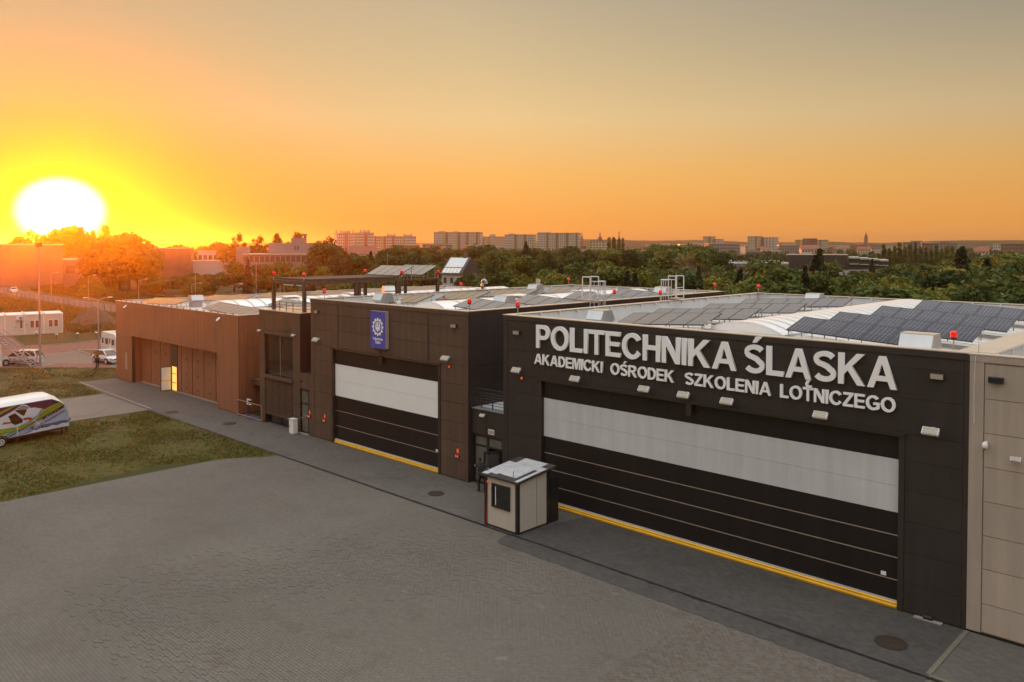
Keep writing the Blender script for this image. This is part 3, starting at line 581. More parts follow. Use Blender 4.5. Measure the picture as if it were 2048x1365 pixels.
# ------------------------------------------------------------------ lettering
def ell(cx, cy, rx, ry, a0, a1, n=14, p=1.0):
    out = []
    for i in range(n + 1):
        t = math.radians(lerp(a0, a1, i / n)); c, s = math.cos(t), math.sin(t)
        out.append((cx + rx * math.copysign(abs(c) ** p, c), cy + ry * math.copysign(abs(s) ** p, s)))
    return out
def ribbon(cl, w):
    L_, R__ = [], []
    for i, (x, y) in enumerate(cl):
        a = cl[max(0, i - 1)]; b = cl[min(len(cl) - 1, i + 1)]; dx, dy = b[0] - a[0], b[1] - a[1]; l = math.hypot(dx, dy) or 1
        wi = w * (0.92 + 0.14 * abs(dy / l)); L_.append((x - dy / l * wi / 2, y + dx / l * wi / 2)); R__.append((x + dy / l * wi / 2, y - dx / l * wi / 2))
    return L_ + R__[::-1]
def glyphs():
    s, t = 0.205, 0.168; G = {}
    G['I'] = (0.205, [[(0, 0), (s, 0), (s, 1), (0, 1)]])
    G['L'] = (0.70, [[(0, 0), (0.70, 0), (0.70, t), (s, t), (s, 1), (0, 1)]])
    G['T'] = (0.80, [[(0.2975, 0), (0.5025, 0), (0.5025, 1 - t), (0.80, 1 - t), (0.80, 1), (0, 1), (0, 1 - t), (0.2975, 1 - t)]])
    G['E'] = (0.76, [[(0, 0), (0.76, 0), (0.76, t), (s, t), (s, 0.425), (0.70, 0.425), (0.70, 0.59), (s, 0.59), (s, 1 - t), (0.74, 1 - t), (0.74, 1), (0, 1)]])
    G['H'] = (0.83, [[(0, 0), (s, 0), (s, 0.43), (0.83 - s, 0.43), (0.83 - s, 0), (0.83, 0), (0.83, 1), (0.83 - s, 1), (0.83 - s, 0.605), (s, 0.605), (s, 1), (0, 1)]])
    G['N'] = (0.83, [[(0, 0), (0.195, 0), (0.195, 0.65), (0.62, 0), (0.83, 0), (0.83, 1), (0.635, 1), (0.635, 0.35), (0.21, 1), (0, 1)]])
    G['K'] = (0.95, [[(0, 0), (s, 0), (s, 0.31), (0.345, 0.455), (0.68, 0), (0.95, 0), (0.49, 0.60), (0.92, 1), (0.645, 1), (s, 0.55), (s, 1), (0, 1)]])
    G['A'] = (1.0, [[(0, 0), (0.22, 0), (0.305, 0.225), (0.695, 0.225), (0.785, 0), (1.0, 0), (0.61, 1), (0.39, 1)], [(0.365, 0.385), (0.50, 0.765), (0.635, 0.385)]])
    G['Z'] = (0.78, [[(0, 0), (0.78, 0), (0.78, t), (0.26, t), (0.76, 0.85), (0.76, 1), (0.04, 1), (0.04, 1 - t), (0.50, 1 - t), (0, 0.16)]])
    G['M'] = (0.98, [[(0, 0), (0.185, 0), (0.185, 0.79), (0.385, 0), (0.595, 0), (0.795, 0.79), (0.795, 0), (0.98, 0), (0.98, 1), (0.685, 1), (0.49, 0.28), (0.30, 1), (0, 1)]])
    G['P'] = (0.80, [[(0, 0), (s, 0), (s, 0.365)] + ell(0.45, 0.6825, 0.35, 0.3175, -90, 90) + [(0, 1)], [(s, 0.53)] + ell(0.42, 0.6825, 0.165, 0.1525, -90, 90, 10) + [(s, 0.835)]])
    G['R'] = (0.93, [[(0, 0), (s, 0), (s, 0.405), (0.34, 0.405), (0.46, 0.28), (0.665, 0), (0.93, 0), (0.72, 0.30), (0.60, 0.425)] + ell(0.48, 0.715, 0.35, 0.285, -52, 90) + [(0, 1)], [(s, 0.565)] + ell(0.45, 0.70, 0.16, 0.135, -90, 90, 10) + [(s, 0.835)]])
    G['D'] = (0.85, [[(0, 0)] + ell(0.38, 0.5, 0.47, 0.5, -90, 90, 18) + [(0, 1)], [(s, t)] + ell(0.34, 0.5, 0.30, 0.332, -90, 90, 14) + [(s, 1 - t)]])
    G['O'] = (1.02, [ell(0.51, 0.5, 0.51, 0.517, 0, 348, 29), ell(0.51, 0.5, 0.295, 0.345, 0, 345, 23)])
    G['C'] = (0.95, [ell(0.50, 0.5, 0.50, 0.517, 33, 325, 26) + [(0.72, 0.335)] + ell(0.50, 0.5, 0.285, 0.345, 322, 38, 22) + [(0.735, 0.70)]])
    G['G'] = (0.98, [ell(0.50, 0.5, 0.50, 0.517, 37, 296, 24) + [(0.86, 0.055), (0.98, 0.145), (0.98, 0.54), (0.53, 0.54), (0.53, 0.37), (0.77, 0.37), (0.77, 0.235)] + ell(0.50, 0.5, 0.285, 0.345, 305, 42, 20)])
    cl = ell(0.415, 0.735, 0.315, 0.182, 22, 232, 16) + [(0.33, 0.565), (0.50, 0.505)] + ell(0.42, 0.268, 0.325, 0.184, 52, -158, 16)
    G['S'] = (0.84, [ribbon(cl, 0.178)])
    acute = [(0.34, 1.07), (0.50, 1.07), (0.72, 1.28), (0.47, 1.28)]
    G['\u015a'] = (0.84, G['S'][1] + [acute])
    og = ribbon([(0.93, -0.005), (0.86, -0.07), (0.82, -0.14), (0.84, -0.21), (0.92, -0.235), (1.0, -0.22)], 0.09)
    G['\u0104'] = (1.0, G['A'][1] + [og])
    return G
GL = glyphs(); GM = {}
def glyph_mesh(ch, m):
    if (ch, m) in GM: return GM[(ch, m)]
    cu = bpy.data.curves.new('letter', 'CURVE'); cu.dimensions = '2D'; cu.fill_mode = 'BOTH'; cu.extrude = 0.5; cu.resolution_u = 1
    for poly in GL[ch][1]:
        sp = cu.splines.new('POLY'); sp.points.add(len(poly) - 1); sp.use_cyclic_u = True
        for p_, (x, y) in zip(sp.points, poly): p_.co = (x, y, 0, 1)
    tmp = bpy.data.objects.new('letter', cu); me = bpy.data.meshes.new_from_object(tmp); me.name = 'letter'
    me.materials.clear(); me.materials.append(M[m]); bpy.data.objects.remove(tmp); bpy.data.curves.remove(cu)
    GM[(ch, m)] = me; return me
def lettering(parent, word, x0, x1, z0, h, y, depth, m='letter_white', gap=0.075):
    tot = sum(GL[c][0] for c in word) + gap * (len(word) - 1); k = (x1 - x0) / tot; x = x0
    for c in word:
        inst(glyph_mesh(c, m), 'letter', parent, (x, y, z0), (math.pi / 2, 0, 0), (k, h, depth)); x += k * (GL[c][0] + gap)
s1 = thing('wall_lettering', 'large white raised letters reading POLITECHNIKA \u015aL\u0104SKA on the dark hall', 'lettering', (-19, Y0, 7.89))
lettering(s1, 'POLITECHNIKA', -27.57, -16.55, 7.88, 1.15, Y0 - 0.10, 0.11); lettering(s1, '\u015aL\u0104SKA', -16.20, -10.31, 7.88, 1.15, Y0 - 0.10, 0.11)
s2 = thing('wall_lettering', 'smaller second line of white letters reading AKADEMICKI O\u015aRODEK SZKOLENIA LOTNICZEGO', 'lettering', (-19, Y0, 7.06))
for wd, a, b in (('AKADEMICKI', -27.71, -23.41), ('O\u015aRODEK', -22.95, -19.52), ('SZKOLENIA', -18.98, -15.05), ('LOTNICZEGO', -14.68, -10.36)):
    lettering(s2, wd, a, b, 7.06, 0.52, Y0 - 0.09, 0.085)
# ------------------------------------------------------------------ blue board with the emblem
bd = thing('emblem_board', 'blue vertical board with white gear and eagle emblem above the narrower door', 'sign', (-40.5, Y0, 6.7))
MB().box(-41.27, Y0 - 0.27, 6.72, -39.75, Y0 - 0.02, 8.98).build('board', 'cap_metal', bd)
MB().box(-41.265, Y0 - 0.276, 6.725, -39.755, Y0 - 0.271, 8.975).build('face', 'sign_blue', bd)
def curve_mesh(name, polys, m, extrude=0.004):
    cu = bpy.data.curves.new(name, 'CURVE'); cu.dimensions = '2D'; cu.fill_mode = 'BOTH'; cu.extrude = extrude
    for poly in polys:
        sp = cu.splines.new('POLY'); sp.points.add(len(poly) - 1); sp.use_cyclic_u = True
        for p_, (x, y) in zip(sp.points, poly): p_.co = (x, y, 0, 1)
    tmp = bpy.data.objects.new(name, cu); me = bpy.data.meshes.new_from_object(tmp); me.materials.clear(); me.materials.append(M[m])
    bpy.data.objects.remove(tmp); bpy.data.curves.remove(cu); return me
gear = []
for k in range(12):
    a = 2 * math.pi * k / 12
    for da, r in ((-0.155, 0.47), (-0.105, 0.56), (0.105, 0.56), (0.155, 0.47)): gear.append((r * math.sin(a + da), r * math.cos(a + da)))
inst(curve_mesh('gear_ring', [gear, ell(0, 0, 0.385, 0.385, 0, 350, 30)], 'letter_white'), 'gear_ring', bd, (-40.51, Y0 - 0.281, 8.02), (math.pi / 2, 0, 0))
half = [(0, 0.32), (0.045, 0.33), (0.06, 0.27), (0.035, 0.2), (0.05, 0.13), (0.10, 0.10), (0.12, 0.2), (0.115, 0.27), (0.15, 0.30), (0.19, 0.27), (0.195, 0.2), (0.215, 0.1), (0.26, 0.02),
        (0.225, 0.0), (0.25, -0.1), (0.205, -0.09), (0.215, -0.2), (0.165, -0.16), (0.16, -0.25), (0.115, -0.19), (0.09, -0.13), (0.07, -0.2), (0.09, -0.26), (0.04, -0.25), (0, -0.33)]
eagle = half + [(-x, y) for x, y in half[::-1][1:-1]]
inst(curve_mesh('eagle', [eagle], 'letter_white'), 'eagle', bd, (-40.51, Y0 - 0.281, 8.02), (math.pi / 2, 0, 0))
inst(curve_mesh('crescent', [ribbon([(-0.13, 0.08), (-0.08, 0.03), (0, 0.01), (0.08, 0.03), (0.13, 0.08)], 0.035)], 'sign_blue'), 'crescent', bd, (-40.51, Y0 - 0.288, 8.02), (math.pi / 2, 0, 0))
def text_mesh(txt, m, size=1.0, extrude=0.002, bold=0.0, sx=1.0):
    cu = bpy.data.curves.new('text', 'FONT'); cu.body = txt; cu.size = size; cu.extrude = extrude; cu.offset = bold; cu.align_x = 'CENTER'
    tmp = bpy.data.objects.new('text', cu); me = bpy.data.meshes.new_from_object(tmp); me.name = 'lettering'; me.materials.clear(); me.materials.append(M[m])
    if sx != 1.0:
        for v in me.vertices: v.co.x *= sx
    bpy.data.objects.remove(tmp); return me
inst(text_mesh('Politechnika', 'letter_white', 0.235, bold=0.004, sx=0.86), 'lettering', bd, (-40.51, Y0 - 0.279, 7.22), (math.pi / 2, 0, 0))
inst(text_mesh('\u015al\u0105ska', 'letter_white', 0.235, bold=0.004, sx=0.86), 'lettering', bd, (-40.51, Y0 - 0.279, 7.01), (math.pi / 2, 0, 0))
# ------------------------------------------------------------------ wall lamps and small fittings
def floodlight(x, z, label, y=Y0, s=1.0, rot=0.0):
    t = thing('floodlight', label, 'floodlight', (x, y, z), rot, 'floodlights on the hall fronts', local=True); t.scale = (s, s, s)
    MB().box(-0.06, -0.03, -0.07, 0.06, -0.001, 0.07).build('wall_plate', 'galv_light', t)
    MB().hexa([(-0.035, -0.32, -0.06), (0.035, -0.32, -0.06), (0.035, -0.03, -0.03), (-0.035, -0.03, -0.03)], [(-0.035, -0.32, 0.0), (0.035, -0.32, 0.0), (0.035, -0.03, 0.03), (-0.035, -0.03, 0.03)]).build('arm', 'galv_light', t)
    def tip(q):   # head leans out: lens looks outward and down
        a = math.radians(-38); return (q[0], -0.34 + q[1] * math.cos(a) - q[2] * math.sin(a), -0.02 + q[1] * math.sin(a) + q[2] * math.cos(a))
    def tbox(x0, y0, z0, x1, y1, z1): return MB().hexa([tip(q) for q in ((x0, y0, z0), (x1, y0, z0), (x1, y1, z0), (x0, y1, z0))], [tip(q) for q in ((x0, y0, z1), (x1, y0, z1), (x1, y1, z1), (x0, y1, z1))])
    hd = tbox(-0.27, -0.06, -0.14, 0.27, 0.06, 0.14).build('head', 'white', t, bevel=0.015, world=False)
    for k in (-0.065, 0.065): tbox(-0.235, -0.072, k - 0.055, 0.235, -0.061, k + 0.055).build('lens', 'lamp_glass', hd, world=False)
    return t
ords = ['first', 'second', 'third', 'fourth', 'fifth', 'sixth', 'seventh']
for k, x in enumerate((-28.89, -25.01, -21.05, -19.02, -16.97, -13.07, -9.23)):
    floodlight(x + 0.1, 6.66, '%s white floodlight from the left below the big lettering' % ords[k])
floodlight(-47.38, 6.72, 'white floodlight left of the emblem board on the brown hall')
floodlight(-34.28, 6.74, 'white floodlight at the upper right corner of the narrower sectional door')
floodlight(-55.1, 6.76, 'small white floodlight left of the tall dark window hood', s=0.62)
floodlight(-50.4, 6.76, 'small white floodlight right of the tall dark window hood', s=0.62)
floodlight(-31.68, 3.86, 'small white floodlight above the glazed entrance', 30.5, 0.62)
floodlight(-6.62, 6.12, 'small floodlight on the beige wall at the right edge', s=0.55)
def lampbox(x, z, label, m='lamp_glass'):
    t = thing('wall_lamp', label, 'wall lamp', (x, Y0, z), 0, 'box lamps high on the hall fronts', local=True)
    MB().box(-0.22, -0.13, -0.10, 0.22, -0.001, 0.10).build('housing', 'trim_dark', t, bevel=0.01)
    MB().box(-0.20, -0.142, -0.085, 0.20, -0.131, 0.085).build('lens', m, t)
lampbox(-28.99, 8.52, 'small box lamp left of the letter P'); lampbox(-9.02, 8.50, 'small box lamp right of the last letter A')
lampbox(-47.6, 8.53, 'small box lamp left of the blue emblem board'); lampbox(-33.8, 8.53, 'small box lamp at the right corner of the brown hall')
lampbox(-7.24, 8.58, 'dark box lamp high on the beige wall', 'glass_dark')
for x, lab in ((-80.54, 'slim white lamp near the far corner of the ribbed hall'), (-61.56, 'slim white lamp near the near corner of the ribbed hall')):
    t = thing('wall_lamp', lab, 'wall lamp', (x, Y0, 7.26), 0, 'slim lamps on the ribbed hall', local=True)
    MB().hexa([(-0.14, -0.30, -0.22), (0.14, -0.30, -0.22), (0.14, -0.06, -0.10), (-0.14, -0.06, -0.10)], [(-0.14, -0.22, -0.10), (0.14, -0.22, -0.10), (0.14, -0.02, 0.06), (-0.14, -0.02, 0.06)]).build('head', 'white', t)
    MB().box(-0.03, -0.07, -0.04, 0.03, -0.001, 0.04).build('bracket', 'galv', t)
def callpoint(x, label):
    t = thing('alarm_box', label, 'alarm box', (x, Y0 - 0.014, 1.3), 0, 'red alarm boxes beside the doors', local=True)
    MB().box(-0.15, -0.09, -0.06, 0.15, 0, 0.09).build('housing', 'red_paint', t, bevel=0.01)
    for dx in (-0.07, 0.07): MB().box(dx - 0.03, -0.095, -0.01, dx + 0.03, -0.091, 0.06).build('button', 'white', t)
    MB().box(-0.07, -0.012, 0.19, 0.07, 0, 0.42).build('notice', 'orange_glass', t)
callpoint(-48.60, 'red alarm box by the narrow glazed door'); callpoint(-46.76, 'red alarm box left of the narrower sectional door'); callpoint(-33.56, 'red alarm box right of the narrower sectional door')
def siren(x, z, label):
    t = thing('warning_lamp', label, 'warning lamp', (x, Y0, z), 0, 'small orange warning lamps', local=True)
    MB().cyl((0, 0, 0), (0, -0.05, 0), 0.075, 0.075, 12).build('base', 'steel_dark', t); MB().sphere((0, -0.06, 0), 0.07, 0.06, 0.07).build('dome', 'orange_glass', t, smooth=True)
siren(-34.21, 6.22, 'small orange warning lamp below the floodlight of the brown hall'); siren(-28.64, 6.21, 'small orange warning lamp below the first floodlight of the lettered hall')
t = thing('entrance_sign', 'small white plate above the glazed entrance', 'sign', (-31.15, 30.5, 3.0), 0, local=True)
MB().box(-0.22, -0.05, -0.13, 0.22, -0.001, 0.13).build('plate', 'white', t); MB().box(-0.19, -0.054, -0.10, 0.19, -0.051, 0.10).build('face', 'lamp_glass', t)
t = thing('security_camera', 'white dome security camera on the beige wall', 'camera', (-7.51, Y0, 6.42), 0, local=True)
MB().cyl((0, 0, 0.06), (0, -0.10, 0.02), 0.05, 0.05, 10).build('mount', 'white', t); MB().sphere((0, -0.16, -0.02), 0.10, 0.10, 0.13).build('housing', 'white', t, smooth=True); MB().sphere((0, -0.17, -0.10), 0.06).build('lens', 'glass_dark', t, smooth=True)
t = thing('security_camera', 'tiny dark camera above the narrow glazed door', 'camera', (-49.55, Y0, 3.62), 0, local=True)
MB().cyl((0, 0, 0), (0, -0.12, 0), 0.03, 0.03, 8).build('mount', 'black', t); MB().cyl((-0.12, -0.13, -0.02), (0.06, -0.13, 0.02), 0.04, 0.04, 8).build('housing', 'black', t)
t = thing('door_stop', 'black rubber stop on a pale stone at the hall foot', 'door stop', (-9.2, 30.15, 0.01), 0, local=True)
MB().box(-0.45, -0.12, 0, 0.45, 0.08, 0.03).build('stone', 'concrete_light', t); MB().cyl((-0.14, 0, 0.09), (0.14, 0, 0.09), 0.08, 0.08, 12).build('roller', 'black', t)
t = thing('lightning_rod', 'thin lightning rod with hanging wire on the beige hall corner', 'rod', (-7.8, Y0 + 0.1, 9.39), 0, local=True)
MB().cyl((0, 0, 0), (0, 0, 0.75), 0.012, 0.006, 6).build('rod', 'galv', t); MB().tube([(0, 0, 0.02), (-0.05, -0.17, -0.1), (-0.08, -0.18, -1.2), (-0.07, -0.16, -2.3)], 0.008, 5).build('wire', 'white', t)
# ------------------------------------------------------------------ beacons
def beacon(x, y, z, label, pole=0.38):
    t = thing('beacon_lamp', label, 'beacon lamp', (x, y, z), 0, 'red obstruction beacons on the roofs', local=True)
    MB().cyl((0, 0, 0), (0, 0, pole), 0.022, 0.022, 8).build('pole', 'galv', t)
    MB().lathe([(0.05, pole - 0.03), (0.105, pole + 0.0), (0.115, pole + 0.04)], n=14).build('base', 'black', t)
    MB().lathe([(0.108, pole + 0.04), (0.114, pole + 0.21), (0.095, pole + 0.26), (0.04, pole + 0.28)], n=16).build('dome', 'red_glass', t, smooth=True)
    MB().tube([(0.10, 0.05, pole), (0.13, 0.06, pole + 0.18)], 0.012, 5).build('bracket', 'galv', t)
beacon(-29.45, 30.75, 9.40, 'red beacon at the near left corner of the lettered hall')
beacon(-29.6, 44.05, 9.40, 'red beacon halfway along the left parapet of the lettered hall', 0.45); beacon(-29.6, 57.1, 9.40, 'red beacon at the far left corner of the lettered hall')
beacon(-8.75, 31.0, 9.37, 'red beacon next to the beige hall roof strip'); beacon(-47.6, 30.8, 9.40, 'red beacon at the near left corner of the brown hall')
beacon(-33.0, 30.6, 9.40, 'red beacon at the near right corner of the brown hall'); beacon(-48.1, 43.7, 9.39, 'red beacon halfway along the far parapet of the brown hall')
beacon(-48.1, 56.9, 9.39, 'red beacon at the far left corner of the brown hall'); beacon(-33.1, 43.85, 9.39, 'red beacon between the two roof ladders')
beacon(-33.1, 56.8, 9.39, 'red beacon at the far right corner of the brown hall')
# ------------------------------------------------------------------ solar arrays
def solar_mat():
    m = bpy.data.materials.new('solar'); m.use_nodes = True; nt = m.node_tree; N = nt.nodes; L = nt.links; b = N['Principled BSDF']
    tc = N.new('ShaderNodeTexCoord'); br = N.new('ShaderNodeTexBrick'); L.new(tc.outputs['Object'], br.inputs['Vector']); br.offset = 0.0
    br.inputs['Scale'].default_value = 1; br.inputs['Brick Width'].default_value = 0.1733; br.inputs['Row Height'].default_value = 0.875; br.inputs['Mortar Size'].default_value = 0.005; br.inputs['Mortar Smooth'].default_value = 0
    br.inputs['Color1'].default_value = (0.012, 0.012, 0.030, 1); br.inputs['Color2'].default_value = (0.018, 0.016, 0.034, 1); br.inputs['Mortar'].default_value = (0.28, 0.27, 0.30, 1)
    L.new(br.outputs[0], b.inputs['Base Color']); b.inputs['Roughness'].default_value = 0.5; b.inputs['Specular IOR Level'].default_value = 0.0
    # anti-reflective glass: reflects little until the view is very flat
    lw_ = N.new('ShaderNodeLayerWeight'); lw_.inputs['Blend'].default_value = 0.5; mr = N.new('ShaderNodeMapRange'); mr.interpolation_type = 'SMOOTHSTEP'; L.new(lw_.outputs['Facing'], mr.inputs[0])
    mr.inputs[1].default_value = 0.58; mr.inputs[2].default_value = 0.90; mr.inputs[3].default_value = 0.03; mr.inputs[4].default_value = 0.85
    gl = N.new('ShaderNodeBsdfGlossy'); gl.inputs['Roughness'].default_value = 0.10; ms = N.new('ShaderNodeMixShader'); L.new(mr.outputs[0], ms.inputs[0]); L.new(b.outputs[0], ms.inputs[1]); L.new(gl.outputs[0], ms.inputs[2]); L.new(ms.outputs[0], N['Material Output'].inputs[0])
    M['solar'] = m
solar_mat()
PW, PL, TILT = 1.04, 1.75, math.radians(15)
pan_me = MB().box(0.012, 0.012, 0.0, PW - 0.012, PL - 0.012, 0.035).mesh('solar_panel', 'solar')
frm = MB()
for a in ((0, 0, PW, 0.018), (0, PL - 0.018, PW, PL), (0, 0.018, 0.018, PL - 0.018), (PW - 0.018, 0.018, PW, PL - 0.018)): frm.box(a[0], a[1], -0.012, a[2], a[3], 0.041)
frm_me = frm.mesh('frame', 'frame_dark')
def array(x0, n, y, z, slope, label, tilt=TILT, group='solar arrays on the hall roofs', back=0.45):
    """n panels side by side along x; the row follows the roof slope, each panel leans back towards +y"""
    t = thing('solar_array', label, 'solar array', (x0, y, z - 0.28), 0, group, local=True)
    b = math.atan(slope); ca, sa = math.cos(b), math.sin(b)
    for i in range(n):
        p = inst(pan_me, 'solar_panel', t, (i * (PW + 0.015) * ca, 0, 0.28 + i * (PW + 0.015) * sa), (tilt, -b, 0)); inst(frm_me, 'frame', p)
    rk = MB(); W = n * (PW + 0.015)
    for i in range(0, n + 1, 1):
        x = min(i * (PW + 0.015), W - 0.1) + 0.03; zz = 0.28 + x * sa - 0.02
        yh = PL * math.cos(tilt) - 0.25; zh = zz + PL * math.sin(tilt) - 0.07
        rk.box(x - 0.02, 0.15, -0.12, x + 0.02, 0.19, zz + 0.03); rk.box(x - 0.02, yh, -0.12, x + 0.02, yh + 0.04, zh - 0.01)
    tag(rk.build('rack', 'galv', t), kind='stuff')
    return t
RS = 0.056
def zroof(xc, zr, x, s=RS): return zr - s * abs(x - xc)
for k, (y, n, nR) in enumerate(((34.1, 5, 5), (38.1, 6, 6), (43.6, 6, 6), (50.2, 7, 6))):
    xl = -20.4 - n * (PW + 0.015); w_ = ('front', 'second', 'third', 'rearmost')[k]
    array(xl, n, y, zroof(-19, 9.28, xl), RS, '%s row of solar panels left of the skylight on the lettered hall' % w_)
    array(-16.35, nR, y, zroof(-19, 9.42, -16.35), -RS, '%s row of dark solar panels right of the skylight on the lettered hall' % w_)
for k, y in enumerate((34.3, 39.6, 44.9, 50.2)):
    w_ = ('front', 'second', 'third', 'rearmost')[k]; n = (3, 4, 5, 3)[k]
    xl = -42.2 - n * (PW + 0.015)
    array(xl, n, y, zroof(-40.56, 9.26, xl), RS, '%s row of solar panels on the far slope of the brown hall' % w_)
    array(-38.5, (4, 5, 5, 5)[k], y, zroof(-40.56, 9.26, -38.5), -RS, '%s row of dark solar panels on the near slope of the brown hall' % w_)
for k, y in enumerate((32.0, 38.2, 44.4, 50.6, 56.8, 63.0)):
    w_ = ('front', 'second', 'third', 'fourth', 'fifth', 'rearmost')[k]
    array(-82.2, 8, y, 7.28, 0.034, '%s row of bright solar panels on the far slope of the ribbed hall' % w_, tilt=math.radians(16))
    array(-68.4, 8, y, 7.52, -0.034, '%s row of bright solar panels on the near slope of the ribbed hall' % w_, tilt=math.radians(16))
# ------------------------------------------------------------------ barrel skylights
def skylight(xc, w, h, y0, y1, z, L_, label, flaps=()):
    t = thing('skylight', label, 'skylight', (xc, y0, z), 0, 'white barrel skylights along the ridges', local=True)
    D = y1 - y0; MB().box(-w / 2 - 0.06, 0, -0.35, w / 2 + 0.06, D, 0.0).build('upstand', 'membrane', t)
    n = 14; R0 = (w * w / 4 + h * h) / (2 * h); a0 = math.asin(w / 2 / R0)
    arc = [(R0 * math.sin(lerp(-a0, a0, i / n)), R0 * math.cos(lerp(-a0, a0, i / n)) - (R0 - h)) for i in range(n + 1)]
    np_ = max(1, round(D / L_)); pl = D / np_
    pm = MB(); V = [(x, 0.025, zz) for x, zz in arc] + [(x, pl - 0.025, zz) for x, zz in arc]
    pm.add(V, [(i, i + 1, n + 2 + i, n + 1 + i) for i in range(n)]); pane = pm.mesh('pane', 'skylight', True)
    rb = MB(); rr = [(x * 1.008, zz * 1.01 + 0.03) for x, zz in arc]
    rb.add([(x, -0.03, zz) for x, zz in rr] + [(x, 0.03, zz) for x, zz in rr], [(i, i + 1, n + 2 + i, n + 1 + i) for i in range(n)]); rib = rb.mesh('rib', 'skylight_rib', True)
    for k in range(np_): inst(pane, 'pane', t, (0, k * pl, 0))
    for k in range(np_ + 1): inst(rib, 'rib', t, (0, k * pl, 0))
    for yy in (0.01, D - 0.01): MB().poly([(x, yy, zz) for x, zz in arc]).build('end_gable', 'skylight', t)
    for f in flaps:
        fl = MB(); m2 = [(x, zz + 0.17) for x, zz in arc[4:11]]
        fl.add([(x, f, zz) for x, zz in m2] + [(x, f + 1.6, zz) for x, zz in m2] + [(x, f, zz - 0.08) for x, zz in m2] + [(x, f + 1.6, zz - 0.08) for x, zz in m2],
               [(i, i + 1, 8 + i, 7 + i) for i in range(6)] + [(14 + i, 15 + i, i + 1, i) for i in range(6)] + [(7 + i, 8 + i, 22 + i, 21 + i) for i in range(6)]); fl.build('smoke_flap', 'skylight', t)
skylight(-18.75, 3.9, 0.48, 34.6, 57.0, 8.97, 1.05, 'long white barrel skylight on the ridge of the lettered hall')
skylight(-40.5, 3.2, 0.42, 34.0, 57.0, 8.93, 1.9, 'white barrel skylight on the ridge of the brown hall', (7.0, 15.0))
skylight(-70.6, 4.2, 0.55, 34.4, 71.0, 7.42, 1.25, 'white barrel skylight on the ridge of the ribbed hall', (6.5, 14))
# ------------------------------------------------------------------ exhaust hoods
def hood(x, y, z, label, w=1.15, d=1.25, h=0.80, rot=0.0):
    w, d, h = w * 0.88, d * 0.88, h * 0.88
    t = thing('exhaust_hood', label, 'exhaust hood', (x, y, z), rot, 'metal exhaust hoods on the roofs', local=True)
    pr = [(-d * 0.30, h), (d * 0.30, h), (d * 0.52, h * 0.34), (d * 0.34, h * 0.12), (-d * 0.34, h * 0.12), (-d * 0.52, h * 0.34)]
    b = MB().prism([(-w / 2, a, c) for a, c in pr], (w, 0, 0)).build('hood', 'galv', t)
    MB().hexa([(-w / 2 + 0.02, -d * 0.525, h * 0.37), (w / 2 - 0.02, -d * 0.525, h * 0.37), (w / 2 - 0.02, -d * 0.51, h * 0.37), (-w / 2 + 0.02, -d * 0.51, h * 0.37)],
              [(-w / 2 + 0.02, -d * 0.318, h * 0.985), (w / 2 - 0.02, -d * 0.318, h * 0.985), (w / 2 - 0.02, -d * 0.30, h * 0.985), (-w / 2 + 0.02, -d * 0.30, h * 0.985)]).build('flap', 'galv_light', b, world=False)
    MB().box(-w / 2 - 0.01, -d * 0.31, h + 0.001, w / 2 + 0.01, d * 0.31, h + 0.02).build('top_cover', 'cap_metal', b, world=False)
    MB().box(-w * 0.42, -d * 0.30, -0.4, w * 0.42, d * 0.30, h * 0.12).build('base', 'galv', t)
    for sx in (-1, 1): MB().box(sx * w * 0.46 - 0.05, -d * 0.16, -0.3, sx * w * 0.46 + 0.05, d * 0.16, h * 0.32).build('leg', 'galv', t)
hood(-26.1, 33.4, 8.95, 'metal exhaust hood by the left end of the front panel row, lettered hall'); hood(-10.45, 32.9, 8.92, 'large exhaust hood with pale blue flap near the red corner beacon', 1.35, 1.3, 0.85)
hood(-24.4, 55.2, 8.95, 'exhaust hood at the back parapet of the lettered hall'); hood(-45.6, 34.2, 9.0, 'metal exhaust hood by the front panel row of the brown hall')
hood(-37.6, 38.0, 9.0, 'pale exhaust hood between dark panel rows of the brown hall', 1.3); hood(-46.4, 50.6, 9.0, 'exhaust hood at the far parapet of the brown hall'); hood(-36.4, 54.6, 9.0, 'pale exhaust hood by the rearmost panels of the brown hall', 1.3)
hood(-72.9, 33.5, 7.75, 'tall exhaust hood between the front panel rows of the ribbed hall', 1.3, 1.1, 0.75, 1.57); hood(-75.0, 57.0, 7.55, 'small exhaust hood seen below the pergola roof', 1.4, 1.5, 0.9, 1.2)
# small rooftop fittings
def duct(x, y, z, label):
    t = thing('roof_duct', label, 'duct', (x, y, z), 0, local=True)
    pts = [(0, 0, 0), (0, 0, 0.55)] + [(0.22 - 0.22 * math.cos(a), 0, 0.55 + 0.22 * math.sin(a)) for a in [i * math.pi / 8 for i in range(1, 9)]] + [(0.44, 0, 0.45)]
    MB().tube(pts, 0.13, 12).build('pipe', 'galv', t, smooth=True); MB().cyl((0, 0, -0.3), (0, 0, 0.02), 0.2, 0.16, 12).build('collar', 'galv_light', t)
duct(-49.6, 47.5, 9.3, 'curved grey goose-neck duct behind the brown hall parapet')
def winch(x, y, z, label):
    t = thing('smoke_vent_motor', label, 'vent motor', (x, y, z), 0, 'vent motors at the skylight ends', local=True)
    MB().box(-0.14, -0.1, 0, 0.14, 0.1, 0.22).build('box', 'white', t, bevel=0.02); MB().cyl((0, -0.1, 0.26), (0, 0.25, 0.26), 0.09, 0.09, 10).build('drum', 'galv', t); MB().tube([(-0.22, 0, -0.15), (-0.2, 0, 0.35)], 0.02).build('strut', 'galv', t)
